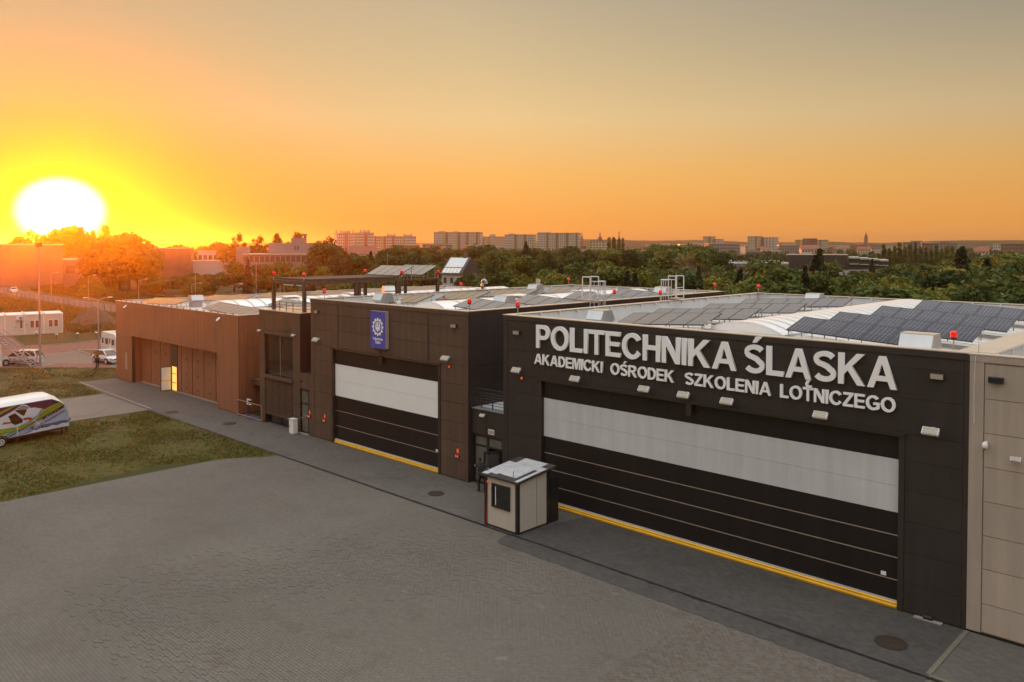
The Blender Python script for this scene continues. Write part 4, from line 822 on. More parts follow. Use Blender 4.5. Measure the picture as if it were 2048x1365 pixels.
winch(-20.3, 34.2, 9.05, 'pale vent motor at the near end of the lettered hall skylight'); winch(-43.6, 34.0, 9.1, 'pale vent motor at the near end of the brown hall skylight')
t = thing('cable_mast', 'thin mast with grey box behind the far parapet of the brown hall', 'mast', (-49.4, 54.2, 8.0), 0, local=True)
MB().cyl((0, 0, 0), (0, 0, 1.9), 0.03, 0.02, 6).build('pole', 'galv', t); MB().box(-0.18, -0.1, 1.45, 0.18, 0.1, 1.95).build('box', 'galv_light', t); MB().tube([(-0.5, 0, 1.1), (-0.1, 0, 1.6)], 0.05).build('strut', 'galv', t)
# ------------------------------------------------------------------ caged roof ladders
def ladder(x, y, z0, label, side=1, cageside=1):
    """rises at the parapet; hoops on the far side (+x*side)"""
    t = thing('roof_ladder', label, 'ladder', (x, y, z0), 0, 'caged ladders over the parapets', local=True)
    for dy in (-0.85, 0.0): 
        MB().tube([(0, dy, -2.0), (0, dy, 1.55)], 0.035, 8).build('stringer', 'galv_light', t)
        MB().tube([(-0.62 * side, dy, 0.12), (-0.62 * side, dy, 1.55), (0, dy, 1.55)], 0.035, 8).build('handrail', 'galv_light', t)
    MB().box(min(0, -0.66 * side), -0.9, 0.06, max(0, -0.66 * side), 0.05, 0.11).build('platform', 'galv', t)
    for z in [-1.6 + 0.3 * i for i in range(6)]: MB().cyl((0, -0.85, z), (0, 0, z), 0.018, 0.018, 6).build('rung', 'galv_light', t)
    MB().tube([(-0.62 * side, -0.85, 0.8), (-0.62 * side, 0, 0.8)], 0.022, 6).build('crossbar', 'galv_light', t)
    hp = [(0.0, -0.8), (0.35, -0.88), (0.68, -0.70), (0.80, -0.42), (0.68, -0.14), (0.35, 0.03), (0.0, -0.05)]
    for z in (-0.6, 0.42, 1.28):
        MB().tube([(a * side, b, z) for a, b in hp], 0.03, 6).build('hoop', 'galv_light', t)
    for a, b in hp[1:-1]: MB().tube([(a * side, b, -1.0), (a * side, b, 1.29)], 0.022, 6).build('cage_bar', 'galv_light', t)
ladder(-32.66, 41.6, 9.42, 'caged roof ladder on the right parapet of the brown hall', 1); ladder(-30.1, 46.6, 9.42, 'caged roof ladder on the left parapet of the lettered hall', -1)
# ------------------------------------------------------------------ pergola
pg = thing('pergola', 'brown steel roof pergola with slats above the stair block', 'pergola', (-52.4, 37, 8.3))
for x, ys in ((-54.5, (30.95, 39.1)), (-50.35, (30.95, 35.3, 39.1, 43.2))):
    for y in ys: MB().box(x - 0.11, y - 0.11, 8.301, x + 0.11, y + 0.11, 10.2).build('post', 'panel_flare_brown', pg)
MB().box(-50.55, 35.55, 8.301, -50.35, 35.75, 10.2).build('post', 'panel_flare_brown', pg); MB().box(-50.55, 39.35, 8.301, -50.35, 39.5, 10.2).build('post', 'panel_flare_brown', pg); MB().box(-54.6, 43.1, 8.301, -54.4, 43.3, 10.2).build('post', 'panel_flare_brown', pg)
MB().box(-54.65, 30.82, 10.201, -50.2, 31.02, 10.48).build('beam', 'panel_flare_brown', pg); MB().box(-54.65, 39.05, 10.201, -50.2, 39.25, 10.48).build('beam', 'panel_flare_brown', pg); MB().box(-54.65, 43.1, 10.21, -50.2, 43.3, 10.38).build('beam', 'panel_flare_brown', pg)
for x in (-54.55, -50.3): MB().box(x - 0.1, 31.03, 10.202, x + 0.1, 39.04, 10.47).build('beam', 'panel_flare_brown', pg); MB().box(x - 0.08, 39.26, 10.25, x + 0.08, 43.09, 10.38).build('beam', 'panel_flare_brown', pg)
slat = MB().box(-2.25, -0.055, 0, 2.25, 0.055, 0.12).mesh('slat', 'panel_flare_brown')
for i in range(36): inst(slat, 'slat', pg, (-52.4, 31.35 + i * 0.213, 10.482))
for a, b in ((-54.1, -52.8), (-52.3, -51.0)): MB().box(a, 31.5, 10.05, b, 31.58, 10.14).build('lamp_strip', 'white', pg)
array(-54.55, 4, 39.2, 10.62, 0.0, 'front row of solar panels on the pergola roof', math.radians(24), 'solar arrays on the pergola'); array(-54.55, 4, 41.6, 10.62, 0.0, 'rear row of solar panels on the pergola roof', math.radians(24), 'solar arrays on the pergola')
for x, y, lab in ((-54.5, 30.95, 'red beacon at the near left pergola corner'), (-50.3, 30.9, 'red beacon at the near right pergola corner'), (-54.5, 39.1, 'red beacon on the far beam of the pergola'), (-50.3, 39.5, 'red beacon where the pergola slats meet the panels'), (-50.3, 43.2, 'red beacon at the rear pergola corner')):
    beacon(x, y, 10.48 if y < 43 else 10.4, lab, 0.30)
rl = thing('roof_railing', 'dark railing around the terrace under the pergola', 'railing', (-52, 32, 8.3))
for x in (-54.0, -53.1, -52.2, -51.3): MB().box(x - 0.02, 30.6, 8.301, x + 0.02, 30.64, 8.95).build('post', 'steel_dark', rl)
for y in (31.6, 32.6, 33.6, 34.8): MB().box(-50.0, y - 0.02, 8.301, -49.96, y + 0.02, 8.95).build('post', 'steel_dark', rl)
for z in (8.5, 8.72, 8.93):
    MB().cyl((-54.3, 30.62, z), (-49.98, 30.62, z), 0.018, 0.018, 6).build('rail', 'steel_dark', rl); MB().cyl((-49.98, 30.62, z), (-49.98, 36, z), 0.018, 0.018, 6).build('rail', 'steel_dark', rl)
# ------------------------------------------------------------------ kiosk in front of the big door
ko = thing('kiosk', 'small cream guard booth with dark frame and patched white roof', 'kiosk', (-26.2, 27.3, 0))
kx0, kx1, ky0, ky1 = -27.28, -25.14, 26.24, 28.38
mat('felt_pale', (0.44, 0.45, 0.46), 0.6, var=0.15, vscale=3)
mat('booth_panel', (0.50, 0.46, 0.40), 0.5, var=0.05, vscale=3, bump=0.15, bscale=90)
w_ = MB(); w_.hexa([(kx0 + 0.05, ky0 + 0.05, 0.08), (kx1 - 0.05, ky0 + 0.05, 0.08), (kx1 - 0.05, ky1 - 0.05, 0.08), (kx0 + 0.05, ky1 - 0.05, 0.08)], [(kx0 + 0.05, ky0 + 0.05, 2.27), (kx1 - 0.05, ky0 + 0.05, 2.27), (kx1 - 0.05, ky1 - 0.05, 2.5), (kx0 + 0.05, ky1 - 0.05, 2.5)]).build('wall', 'booth_panel', ko)
for x in (kx0, kx1 - 0.15):
    for y, zt in ((ky0, 2.27), (ky1 - 0.15, 2.5)): MB().box(x, y, 0.0, x + 0.15, y + 0.15, zt).build('corner_post', 'frame_dark', ko)
MB().box(kx0 + 0.16, ky0 + 0.02, 0.0, kx1 - 0.16, ky0 + 0.1, 0.075).build('sill', 'frame_dark', ko); MB().box(kx1 - 0.1, ky0 + 0.16, 0.0, kx1 - 0.02, ky1 - 0.16, 0.075).build('sill', 'frame_dark', ko)
MB().box(kx1 - 0.052, 27.55, 0.09, kx1 - 0.042, 27.56, 2.36).build('panel_joint', 'trim_dark', ko)
MB().hexa([(-27.46, 26.16, 2.30), (-25.06, 26.16, 2.30), (-25.06, 28.78, 2.58), (-27.46, 28.78, 2.58)], [(-27.46, 26.16, 2.40), (-25.06, 26.16, 2.40), (-25.06, 28.78, 2.68), (-27.46, 28.78, 2.68)]).build('roof', 'steel_dark', ko)
def onroof(pts, dz=0.006): return [(-26.26 + (x + 26.31) * 0.905, 27.47 + (y - 27.56) * 0.875, 2.40 + (27.47 + (y - 27.56) * 0.875 - 26.16) * 0.1069 + dz) for x, y in pts]
for q in ([(-27.58, 26.12), (-27.2, 26.12), (-27.2, 28.2), (-27.58, 28.2)], [(-27.19, 26.42), (-26.75, 26.36), (-26.75, 28.2), (-27.19, 28.2)], [(-26.74, 26.55), (-26.3, 26.5), (-25.5, 26.5), (-25.5, 28.1), (-26.74, 28.2)],
          [(-26.74, 28.21), (-25.5, 28.11), (-25.5, 29.0), (-27.1, 29.0), (-27.1, 28.21)], [(-25.24, 26.10), (-25.03, 26.10), (-25.03, 28.4), (-25.24, 28.4)], [(-25.49, 27.9), (-25.25, 27.9), (-25.25, 28.4), (-25.49, 28.4)]):
    lo = onroof(q, 0.001); hi = onroof(q, 0.012); n = len(q)
    MB().add(lo + hi, [tuple(range(n, 2 * n))] + [(i, (i + 1) % n, n + (i + 1) % n, n + i) for i in range(n)]).build('roof_sheet', 'felt_pale', ko)
wo = MB(); wo.box(-26.80, 26.215, 0.96, -26.70, 26.285, 2.05); wo.box(-25.74, 26.215, 0.96, -25.64, 26.285, 2.05); wo.box(-26.70, 26.216, 1.95, -25.74, 26.284, 2.05); wo.box(-26.70, 26.216, 0.96, -25.74, 26.284, 1.06)
wo = wo.build('window', 'frame_dark', ko); MB().box(-26.70, 26.255, 1.06, -25.74, 26.27, 1.95).build('pane', 'glass_dark', wo); MB().box(-26.57, 26.24, 1.07, -26.53, 26.253, 1.94).build('glazing_bar', 'white', wo)
MB().tube([(-25.75, 26.6, 2.44), (-25.75, 26.6, 2.66), (-25.7, 26.6, 2.72)], 0.02).build('antenna', 'galv', ko); MB().tube([(-27.3, 26.5, 2.44), (-27.3, 26.5, 2.6)], 0.02).build('antenna', 'galv', ko)
MB().tube([(kx0 + 0.17, ky0 + 0.03, 2.1), (kx0 + 0.17, ky0 + 0.02, 1.0), (kx0 + 0.14, ky0 - 0.02, 0.02)], 0.012).build('cable', 'red_paint', ko); MB().sphere((kx0 + 0.22, ky0 + 0.0, 2.05), 0.05).build('door_lamp', 'orange_glass', ko)
ds = bpy.data.objects.new('door', MB().box(0, -0.03, 0.05, 0.56, 0.03, 2.12).mesh('door', 'frame_dark')); col.objects.link(ds); ds.parent = ko; ds.location = (kx1 + 26.2 - 0.02, ky1 - 27.3 + 0.06, 0); ds.rotation_euler = (0, 0, math.radians(89))
# cabinet, barrier and hose at the stair block
cb = thing('meter_cabinet', 'white upright cabinet standing by the narrow glazed door', 'cabinet', (-49.9, 29.75, 0), 0, local=True)
MB().box(-0.28, -0.18, 0.05, 0.28, 0.18, 1.02).build('body', 'white', cb, bevel=0.02); MB().box(-0.30, -0.20, 1.021, 0.30, 0.20, 1.06).build('lid', 'white', cb); MB().box(-0.25, -0.16, 0, 0.25, 0.16, 0.049).build('plinth', 'concrete_light', cb); MB().box(-0.2, -0.192, 0.5, -0.17, -0.181, 0.62).build('handle', 'rust', cb)
br_ = thing('barrier_frame', 'rectangular tube barrier in front of the dark passage', 'barrier', (-56.7, 30.1, 0), 0, local=True)
mat('tube_tan', (0.42, 0.30, 0.22), 0.35, metal=0.6)
for x in (-1.85, 1.85): MB().cyl((x, 0, 0), (x, 0, 1.2), 0.03, 0.03, 8).build('post', 'tube_tan', br_)
for z in (0.12, 1.2): MB().cyl((-1.85, 0, z), (1.85, 0, z), 0.03, 0.03, 8).build('rail', 'tube_tan', br_)
hb = thing('hose_bracket', 'white bracket holding blue hose behind the barrier', 'bracket', (-57.6, 30.5, 0), 0, local=True)
MB().cyl((0, 0.1, 0), (0, 0.1, 1.1), 0.03, 0.03, 6).build('stand', 'steel_dark', hb); MB().box(-0.25, 0, 0.85, -0.13, 0.08, 1.3).build('plate', 'white', hb)
for z in (0.87, 1.22): MB().box(-0.12, 0, z, 0.35, 0.08, z + 0.07).build('prong', 'white', hb)
mat('hose_blue', (0.03, 0.04, 0.30), 0.4)
hs = thing('garden_hose', 'blue hose looped on the paving in front of the passage', 'hose', (-57, 30.2, 0.03), 0, local=True)
hp = [(0.55 * math.cos(a) * (1 + 0.15 * math.sin(3 * a)) + 0.2, 0.22 * math.sin(a), 0.0) for a in [i * 0.35 for i in range(24)]] + [(1.6, 0.5, 0), (2.3, 0.9, 0)]
MB().tube([(-1.6, -0.1, 0), (-1.0, 0.1, 0), (-0.6, 0.2, 0)] + hp, 0.028, 6).build('coil', 'hose_blue', hs, smooth=True); MB().tube([(-0.6, 0.3, 0.9), (-0.55, 0.25, 0.3), (-0.6, 0.2, 0)], 0.028, 6).build('riser', 'hose_blue', hs)
# ------------------------------------------------------------------ vehicles
mat('car_silver', (0.62, 0.61, 0.62), 0.32, metal=0.1, coat=0.5); mat('car_white', (0.72, 0.70, 0.68), 0.3, coat=0.6); mat('car_darkred', (0.20, 0.06, 0.04), 0.35, coat=0.4)
mat('tyre', (0.018, 0.018, 0.018), 0.8); mat('car_glass', (0.035, 0.03, 0.03), 0.06, spec=0.8); mat('plastic_dark', (0.03, 0.03, 0.03), 0.5); mat('tail_red', (0.45, 0.02, 0.02), 0.2); mat('head_glass', (0.6, 0.6, 0.6), 0.1, metal=0.4)
def wheel(t, x, y, r=0.31, w=0.20):
    s = 1 if y > 0 else -1
    o = MB().cyl((x, y - s * w, r), (x, y, r), r, r, 22).build('wheel', 'tyre', t, bevel=0.02)
    MB().cyl((x, y - s * 0.02, r), (x, y + s * 0.008, r), r * 0.66, r * 0.62, 18).build('rim', 'galv_light', o)
    sp = MB()
    for k in range(7):
        a = 2 * math.pi * k / 7; sp.cyl((x + r * 0.33 * math.cos(a), y + s * 0.004, r + r * 0.33 * math.sin(a)), (x + r * 0.33 * math.cos(a), y + s * 0.013, r + r * 0.33 * math.sin(a)), r * 0.11, r * 0.11, 8)
    tag(sp.build('rim_hole', 'tyre', o), kind='stuff')
def car(label, loc, rot, paint, L=4.2, W=1.72, prof=None, gh=None, wb=(1.25, -1.3), group='parked cars', shoulder=None, detail=True):
    """x forward; prof = [(x, z_top, halfwidth)] of the lower body, gh = greenhouse (x front glass base, x roof front, x roof rear, x rear base, z belt, z roof)"""
    t = thing('car', label, 'car', loc, rot, group, local=True)
    ring = []
    for x, zt, hw in prof:
        zb = 0.24; zm = min(0.62, zt - 0.06)
        ring.append([(x, -hw * 0.90, zb), (x, -hw * 0.99, zb + 0.12), (x, -hw, zm), (x, -hw * 0.97, zt - 0.05), (x, -hw * 0.86, zt), (x, 0, zt + 0.025), (x, hw * 0.86, zt), (x, hw * 0.97, zt - 0.05), (x, hw, zm), (x, hw * 0.99, zb + 0.12), (x, hw * 0.90, zb)])
    b = MB(); n = 11; V = [p for r in ring for p in r]; F = []
    for k in range(len(ring) - 1):
        for i in range(n): F.append((k * n + i, k * n + (i + 1) % n, (k + 1) * n + (i + 1) % n, (k + 1) * n + i))
    F += [tuple(range(n)), tuple(range((len(ring) - 1) * n, len(ring) * n))[::-1]]
    b.add(V, F); body = b.build('body', paint, t, smooth=True)
    sm = body.modifiers.new('subsurf', 'SUBSURF'); sm.levels = 1; sm.render_levels = 2
    a, c, d, e, zb, zr = gh; w0 = W / 2 * 0.95; w1 = W / 2 * 0.74
    cm = (c + d) / 2
    pts = lambda s: [(a, s * w0 * 0.86, zb), (c, s * w1 * 0.94, zr - 0.02), (cm, s * w1, zr + 0.02), (d, s * w1 * 0.94, zr - 0.03), (e, s * w0 * 0.9, zb), ]
    Lp, Rp = pts(1), pts(-1); V = Lp + Rp
    cb_ = MB().add(V, [(0, 1, 2, 3, 4), (9, 8, 7, 6, 5), (0, 5, 6, 1), (1, 6, 7, 2), (2, 7, 8, 3), (3, 8, 9, 4), (4, 9, 5, 0)]).build('roof', paint, t, bevel=0.06, bseg=3)
    def pane(quad_, off, nm='window'):
        q = [Vector(p) for p in quad_]; ctr = sum(q, Vector()) / len(q); q = [ctr + (p - ctr) * 0.86 for p in q]; o = Vector(off)
        return MB().add([tuple(p + o) for p in q] + [tuple(p - o) for p in q], [tuple(range(len(q))), tuple(range(2 * len(q) - 1, len(q) - 1, -1))] + [(i, (i + 1) % len(q), len(q) + (i + 1) % len(q), len(q) + i) for i in range(len(q))]).build(nm, 'car_glass', t)
    pane([Lp[0], Rp[0], Rp[1], Lp[1]], (0.02, 0, 0.015), 'windscreen'); pane([Lp[3], Rp[3], Rp[4], Lp[4]], (-0.02, 0, 0.012), 'rear_window')
    for S, P_ in ((1, Lp), (-1, Rp)):
        m_b = ((a + e) / 2 - 0.05, S * w0 * 0.9, zb); m_t = (cm, S * w1, zr)
        pane([P_[0], P_[1], m_t, m_b], (0, S * 0.016, 0.006), 'side_window'); pane([m_b, m_t, P_[3], P_[4]], (0, S * 0.016, 0.006), 'side_window')
    for x in wb:
        for s in (-1, 1):
            wheel(t, x, s * (W / 2 + 0.005)); MB().cyl((x, s * (W / 2 - 0.25), 0.33), (x, s * (W / 2 - 0.012), 0.33), 0.365, 0.365, 20).build('wheel_arch', 'plastic_dark', t)
    xf, xr = prof[-1][0], prof[0][0]
    for s in (-1, 1):
        MB().sphere((xf - 0.16, s * W * 0.36, 0.66), 0.14, 0.17, 0.09).build('headlight', 'head_glass', t, smooth=True); MB().sphere((xr + 0.07, s * W * 0.41, 0.82), 0.07, 0.09, 0.17).build('tail_light', 'tail_red', t, smooth=True)
        MB().box(-L * 0.32, s * W * 0.497 - 0.01, 0.46, L * 0.28, s * W * 0.497 + 0.01, 0.52).build('side_moulding', 'plastic_dark', t); MB().sphere((a - 0.25, s * (W / 2 + 0.05), zb + 0.05), 0.08, 0.09, 0.07).build('mirror', paint, t, smooth=True)
    MB().box(xf - 0.03, -0.42, 0.52, xf + 0.012, 0.42, 0.64).build('grille', 'plastic_dark', t); MB().box(xf - 0.02, -0.26, 0.36, xf + 0.02, 0.26, 0.46).build('number_plate', 'white', t)
    return t
mpv = [(-1.95, 0.80, 0.70), (-1.85, 0.95, 0.81), (-1.0, 0.97, 0.85), (0.4, 0.95, 0.85), (1.1, 0.92, 0.84), (1.6, 0.80, 0.80), (1.92, 0.64, 0.70)]
car('silver small family car parked behind the steel stairs', (-100.2, 26.6, 0.006), math.radians(228), 'car_silver', 3.85, 1.7, mpv, (1.42, 0.45, -1.55, -1.85, 0.92, 1.60))
sed = [(-2.15, 0.78, 0.68), (-2.05, 0.92, 0.80), (-1.2, 0.96, 0.87), (0.3, 0.92, 0.88), (1.1, 0.86, 0.87), (1.8, 0.72, 0.82), (2.12, 0.58, 0.70)]
car('silver hatchback parked nose towards the ribbed hall', (-95.0, 33.6, 0.006), math.radians(8), 'car_silver', 4.3, 1.78, sed, (1.05, 0.25, -1.2, -1.95, 0.90, 1.45))
car('white car driving on the far road by the fence', (-254.0, 65.6, 0.007), math.radians(-10), 'car_white', 4.2, 1.75, sed, (1.05, 0.25, -1.3, -1.95, 0.90, 1.48), group='cars on the far road')
car('dark car ahead of the white one on the far road', (-249.5, 60.6, 0.007), math.radians(-10), 'car_darkred', 4.4, 1.85, mpv, (1.42, 0.5, -1.6, -1.85, 0.92, 1.75), group='cars on the far road')
# caravan
cv = thing('caravan', 'white caravan parked behind the silver hatchback', 'caravan', (-102.4, 37.4, 0.006), 0.0, local=True)
pr = [(-2.5, 0.42), (2.2, 0.42), (2.52, 0.75), (2.5, 1.35), (2.15, 2.2), (1.7, 2.52), (-2.1, 2.6), (-2.45, 2.35), (-2.6, 1.2)]
MB().prism([(x, -1.05, z) for x, z in pr], (0, 2.1, 0)).build('body', 'car_white', cv, bevel=0.08, bseg=3)
for x, w, z0, z1 in ((-1.9, 0.5, 1.2, 1.85), (-0.6, 0.9, 1.15, 1.85), (1.35, 0.8, 1.15, 1.85)): MB().box(x - w / 2, -1.07, z0, x + w / 2, -1.052, z1).build('window', 'car_glass', cv)
dr_ = MB().box(0.15, -1.068, 0.5, 0.72, -1.053, 2.2).build('door', 'white', cv); MB().box(0.24, -1.08, 1.3, 0.63, -1.07, 1.95).build('pane', 'car_glass', dr_, world=False)
MB().hexa([(2.525, -0.8, 1.28), (2.525, 0.8, 1.28), (2.50, 0.8, 1.28), (2.50, -0.8, 1.28)], [(2.24, -0.75, 2.02), (2.24, 0.75, 2.02), (2.20, 0.75, 2.02), (2.20, -0.75, 2.02)]).build('front_window', 'car_glass', cv)
MB().box(-2.4, -1.062, 0.62, 2.2, -1.053, 0.70).build('stripe', 'panel_beige', cv)
for s in (-1, 1): wheel(cv, -0.3, s * 1.0, 0.32)
MB().tube([(2.3, 0, 0.5), (3.4, 0, 0.48)], 0.05).tube([(2.4, -0.4, 0.45), (3.3, 0, 0.48)], 0.04).build('drawbar', 'galv', cv); MB().cyl((3.1, 0.12, 0.0), (3.1, 0.12, 0.6), 0.035, 0.035, 8).build('jockey_leg', 'galv', cv); MB().box(-0.35, -0.25, 2.605, 0.35, 0.25, 2.72).build('roof_vent', 'white', cv)
# aircraft trailer with printed side
for nm, c in (('pr_purple', (0.085, 0.022, 0.060)), ('pr_green', (0.27, 0.33, 0.025)), ('pr_sky', (0.36, 0.42, 0.56)), ('pr_blue', (0.10, 0.16, 0.34)), ('pr_cloud', (0.62, 0.64, 0.70)), ('pr_grey', (0.27, 0.25, 0.25)), ('pr_brown', (0.055, 0.018, 0.010)), ('pr_red', (0.36, 0.012, 0.012)), ('pr_lines', (0.03, 0.012, 0.025)), ('pr_cyan', (0.22, 0.42, 0.58))):
    mat(nm, c, 0.35, var=0.12, vscale=1.2)
tr = thing('aircraft_trailer', 'closed white trailer printed with a small aircraft, standing on the grass', 'trailer', (-61.29, 19.08, 0), math.radians(106.35), local=True)
Z0 = 0.50
pr = [(-8.2, 0.0), (0.0, 0.0), (0.0, 0.50), (-0.03, 0.90), (-0.14, 1.25), (-0.33, 1.55), (-0.64, 1.80), (-1.2, 2.06), (-1.5, 2.09), (-8.2, 2.07)]
sec = [(0.0, 1.0), (0.10, 1.0)]
tb = MB(); n = len(pr)
rows_ = [(0.0, 1.0, 0.0), (0.25, 1.09, 0.02), (0.70, 1.165, 0.06), (1.15, 1.185, 0.08), (1.6, 1.165, 0.06), (2.05, 1.09, 0.02), (2.3, 1.0, 0.0)]
V = []
for y, k, dx in rows_: V += [(x + (dx if x > -1.6 and z > 0 else 0), y, Z0 + (z * k if z > 1.2 else z)) for x, z in pr]
F = [tuple(range(n)), tuple(range((len(rows_) - 1) * n, len(rows_) * n))[::-1]]
for r in range(len(rows_) - 1): F += [(r * n + i, (r + 1) * n + i, (r + 1) * n + (i + 1) % n, r * n + (i + 1) % n) for i in range(n)]
tb.add(V, F).build('body', 'car_white', tr)
lay = [0]
def decal(nm, pts, m, parent=tr):
    lay[0] += 1; y = -0.0015 * lay[0]; q = [(s, h) for s, h in pts]; nn = len(q)
    return MB().add([(s, y, Z0 + h) for s, h in q], [tuple(range(nn))]).build(nm, m, parent, world=False)
side_o = decal('side_print', [(s, h) for s, h in pr if s > -8.1] + [(-8.1, 2.05), (-8.1, 0.01)], 'pr_sky')
decal('print_band', [(-8.1, 2.04), (-1.2, 2.05), (-0.64, 1.78), (-4.68, 0.64), (-8.1, -0.3 + 0.35)], 'pr_purple'); decal('print_stripe', [(-0.64, 1.78), (-0.33, 1.54), (-4.29, 0.02), (-5.8, 0.02), (-4.68, 0.64)], 'pr_green')
decal('print_stripe', [(-4.68, 1.62), (-4.66, 1.79), (-3.77, 2.05), (-3.55, 2.05)], 'pr_green')
for a, b in ((0.30, 0.34), (0.52, 0.56), (0.74, 0.78)): decal('print_line', [(lerp(-0.64, -0.33, a), lerp(1.78, 1.54, a)), (lerp(-0.64, -0.33, b), lerp(1.78, 1.54, b)), (-2.1, lerp(1.28, 1.0, b)), (-2.1, lerp(1.28, 1.0, a))], 'pr_lines')
decal('print_stripe', [(-0.33, 1.54), (-0.29, 1.48), (-4.2, 0.02), (-4.35, 0.02)], 'pr_lines'); decal('print_stripe', [(-4.68, 0.10), (-4.68, 0.24), (-4.0, 0.46), (-3.85, 0.42)], 'pr_cyan'); decal('print_stripe', [(-4.5, 0.06), (-3.7, 0.34), (-3.5, 0.34), (-4.3, 0.05)], 'pr_cyan')
decal('print_cloud', [(-3.52, 0.03), (-2.96, 0.16), (-2.4, 0.30), (-1.85, 0.46), (-1.2, 0.44), (-0.6, 0.50), (-0.02, 0.44), (-0.01, 0.03)], 'pr_blue')
decal('print_cloud', [(-3.4, 0.03), (-2.8, 0.10), (-2.5, 0.20), (-2.3, 0.15), (-2.0, 0.24), (-1.53, 0.20), (-1.25, 0.29), (-0.85, 0.20), (-0.5, 0.30), (-0.25, 0.24), (-0.02, 0.30), (-0.01, 0.03)], 'pr_cloud')
decal('print_aircraft', [(-6.6, 1.0), (-4.66, 1.42), (-3.84, 1.73), (-3.21, 2.06), (-2.93, 1.95), (-2.68, 1.72), (-2.42, 1.70), (-1.97, 1.55), (-1.80, 1.47), (-1.87, 1.33), (-2.04, 1.15), (-2.43, 0.85), (-2.69, 0.75), (-3.67, 0.63), (-4.67, 0.68), (-6.6, 0.85)], 'pr_cloud')
decal('print_window', [(-3.65, 1.79), (-3.18, 2.0), (-2.74, 1.75), (-2.93, 1.68)], 'pr_grey'); decal('print_window', [(-3.75, 1.74), (-3.37, 1.73), (-2.93, 1.67), (-2.98, 1.54), (-3.13, 1.28), (-3.25, 1.32)], 'pr_brown'); decal('print_window', [(-4.16, 1.42), (-3.72, 1.56), (-3.23, 1.06), (-3.23, 0.86), (-3.73, 0.77), (-3.94, 0.93)], 'pr_brown')
decal('print_flash', [(-3.19, 1.12), (-2.81, 1.12), (-2.45, 0.99), (-2.66, 0.76), (-2.82, 0.97), (-3.18, 0.99)], 'pr_red'); decal('print_patch', [(-4.58, 0.96), (-4.46, 1.08), (-3.99, 1.03), (-3.94, 0.94)], 'pr_red'); decal('print_shade', [(-1.97, 1.53), (-1.82, 1.46), (-2.05, 1.16), (-2.7, 0.78), (-3.4, 0.68), (-2.7, 0.92), (-2.2, 1.2)], 'pr_grey')
decal('print_leg', [(-3.62, 0.62), (-3.52, 0.62), (-3.55, 0.1), (-3.64, 0.1)], 'pr_cloud'); decal('print_leg', [(-2.45, 0.86), (-2.36, 0.82), (-2.05, 0.52), (-2.15, 0.5)], 'pr_cloud')
for c in ((-2.61, 0.47), (-1.95, 0.43)): decal('print_wheel', ell(c[0], c[1], 0.17, 0.17, 0, 340, 17), 'pr_grey'); decal('print_wheel', ell(c[0] + 0.03, c[1] - 0.09, 0.09, 0.07, 0, 340, 12), 'pr_brown')
def dtext(txt, s0, h0, s1, h1, size, m, bold=0.0):
    lay[0] += 1; a = math.atan2(h1 - h0, s1 - s0); ln_ = math.hypot(s1 - s0, h1 - h0); me = text_mesh(txt, m, size, 0.0005, bold); xs = [v.co.x for v in me.vertices]; k = ln_ / (max(xs) - min(xs)); x0 = min(xs)
    for v in me.vertices: v.co.x = (v.co.x - x0) * k
    o = inst(me, 'lettering', tr, (s0, -0.0015 * lay[0], Z0 + h0), (math.pi / 2, -a, 0)); o.rotation_mode = 'XYZ'
    o.matrix_local = Matrix.Translation((s0, -0.0015 * lay[0], Z0 + h0)) @ Matrix.Rotation(-a, 4, 'Y') @ Matrix.Rotation(math.pi / 2, 4, 'X')
dtext('SKYDRE', -1.88, 0.76, -0.80, 1.17, 0.28, 'pr_lines', 0.010); dtext('A', -0.79, 1.175, -0.57, 1.26, 0.28, 'pr_lines', 0.018); dtext('M', -0.56, 1.265, -0.39, 1.33, 0.28, 'pr_lines', 0.010); dtext('TWOJA WOLNO\u015a\u0106 LATANIA', -1.75, 0.54, -0.28, 1.09, 0.155, 'pr_lines', 0.005)
MB().tube([(-8, -0.07, Z0 + 0.40), (-0.03, -0.07, Z0 + 0.41)], 0.014, 5).build('side_rail', 'steel_dark', tr); MB().tube([(-0.02, 1.15, Z0 + 0.10), (0.75, 1.15, Z0 + 0.20)], 0.05, 8).tube([(-0.02, 0.6, Z0 + 0.08), (0.5, 1.15, Z0 + 0.18)], 0.04).tube([(-0.02, 1.7, Z0 + 0.08), (0.5, 1.15, Z0 + 0.18)], 0.04).build('drawbar', 'galv', tr)
MB().box(0.62, 1.08, Z0 + 0.16, 0.85, 1.22, Z0 + 0.28).build('coupling', 'steel_dark', tr); MB().cyl((0.45, 0.98, 0.12), (0.45, 0.98, Z0 + 0.38), 0.035, 0.035, 8).cyl((0.45, 0.94, 0.1), (0.45, 1.02, 0.1), 0.1, 0.1, 12).build('jockey_wheel', 'steel_dark', tr); MB().box(-0.48, 0.05, 0.0, -0.42, 0.12, Z0).build('support_leg', 'black', tr)
MB().box(-8.1, 0.15, Z0 - 0.12, -0.05, 2.15, Z0 - 0.001).build('chassis', 'steel_dark', tr)
for x in (-4.62, -5.4):
    for y in (-0.03, 2.33): wheel(tr, x, y, 0.33)
MB().prism([(-5.85, -0.07, 0.44), (-5.75, -0.07, 0.66), (-5.4, -0.07, 0.76), (-4.65, -0.07, 0.76), (-4.3, -0.07, 0.66), (-4.2, -0.07, 0.44), (-4.28, -0.07, 0.44), (-4.36, -0.07, 0.60), (-4.68, -0.07, 0.70), (-5.36, -0.07, 0.70), (-5.68, -0.07, 0.60), (-5.77, -0.07, 0.44)], (0, 0.2, 0)).build('mudguard', 'plastic_dark', tr)
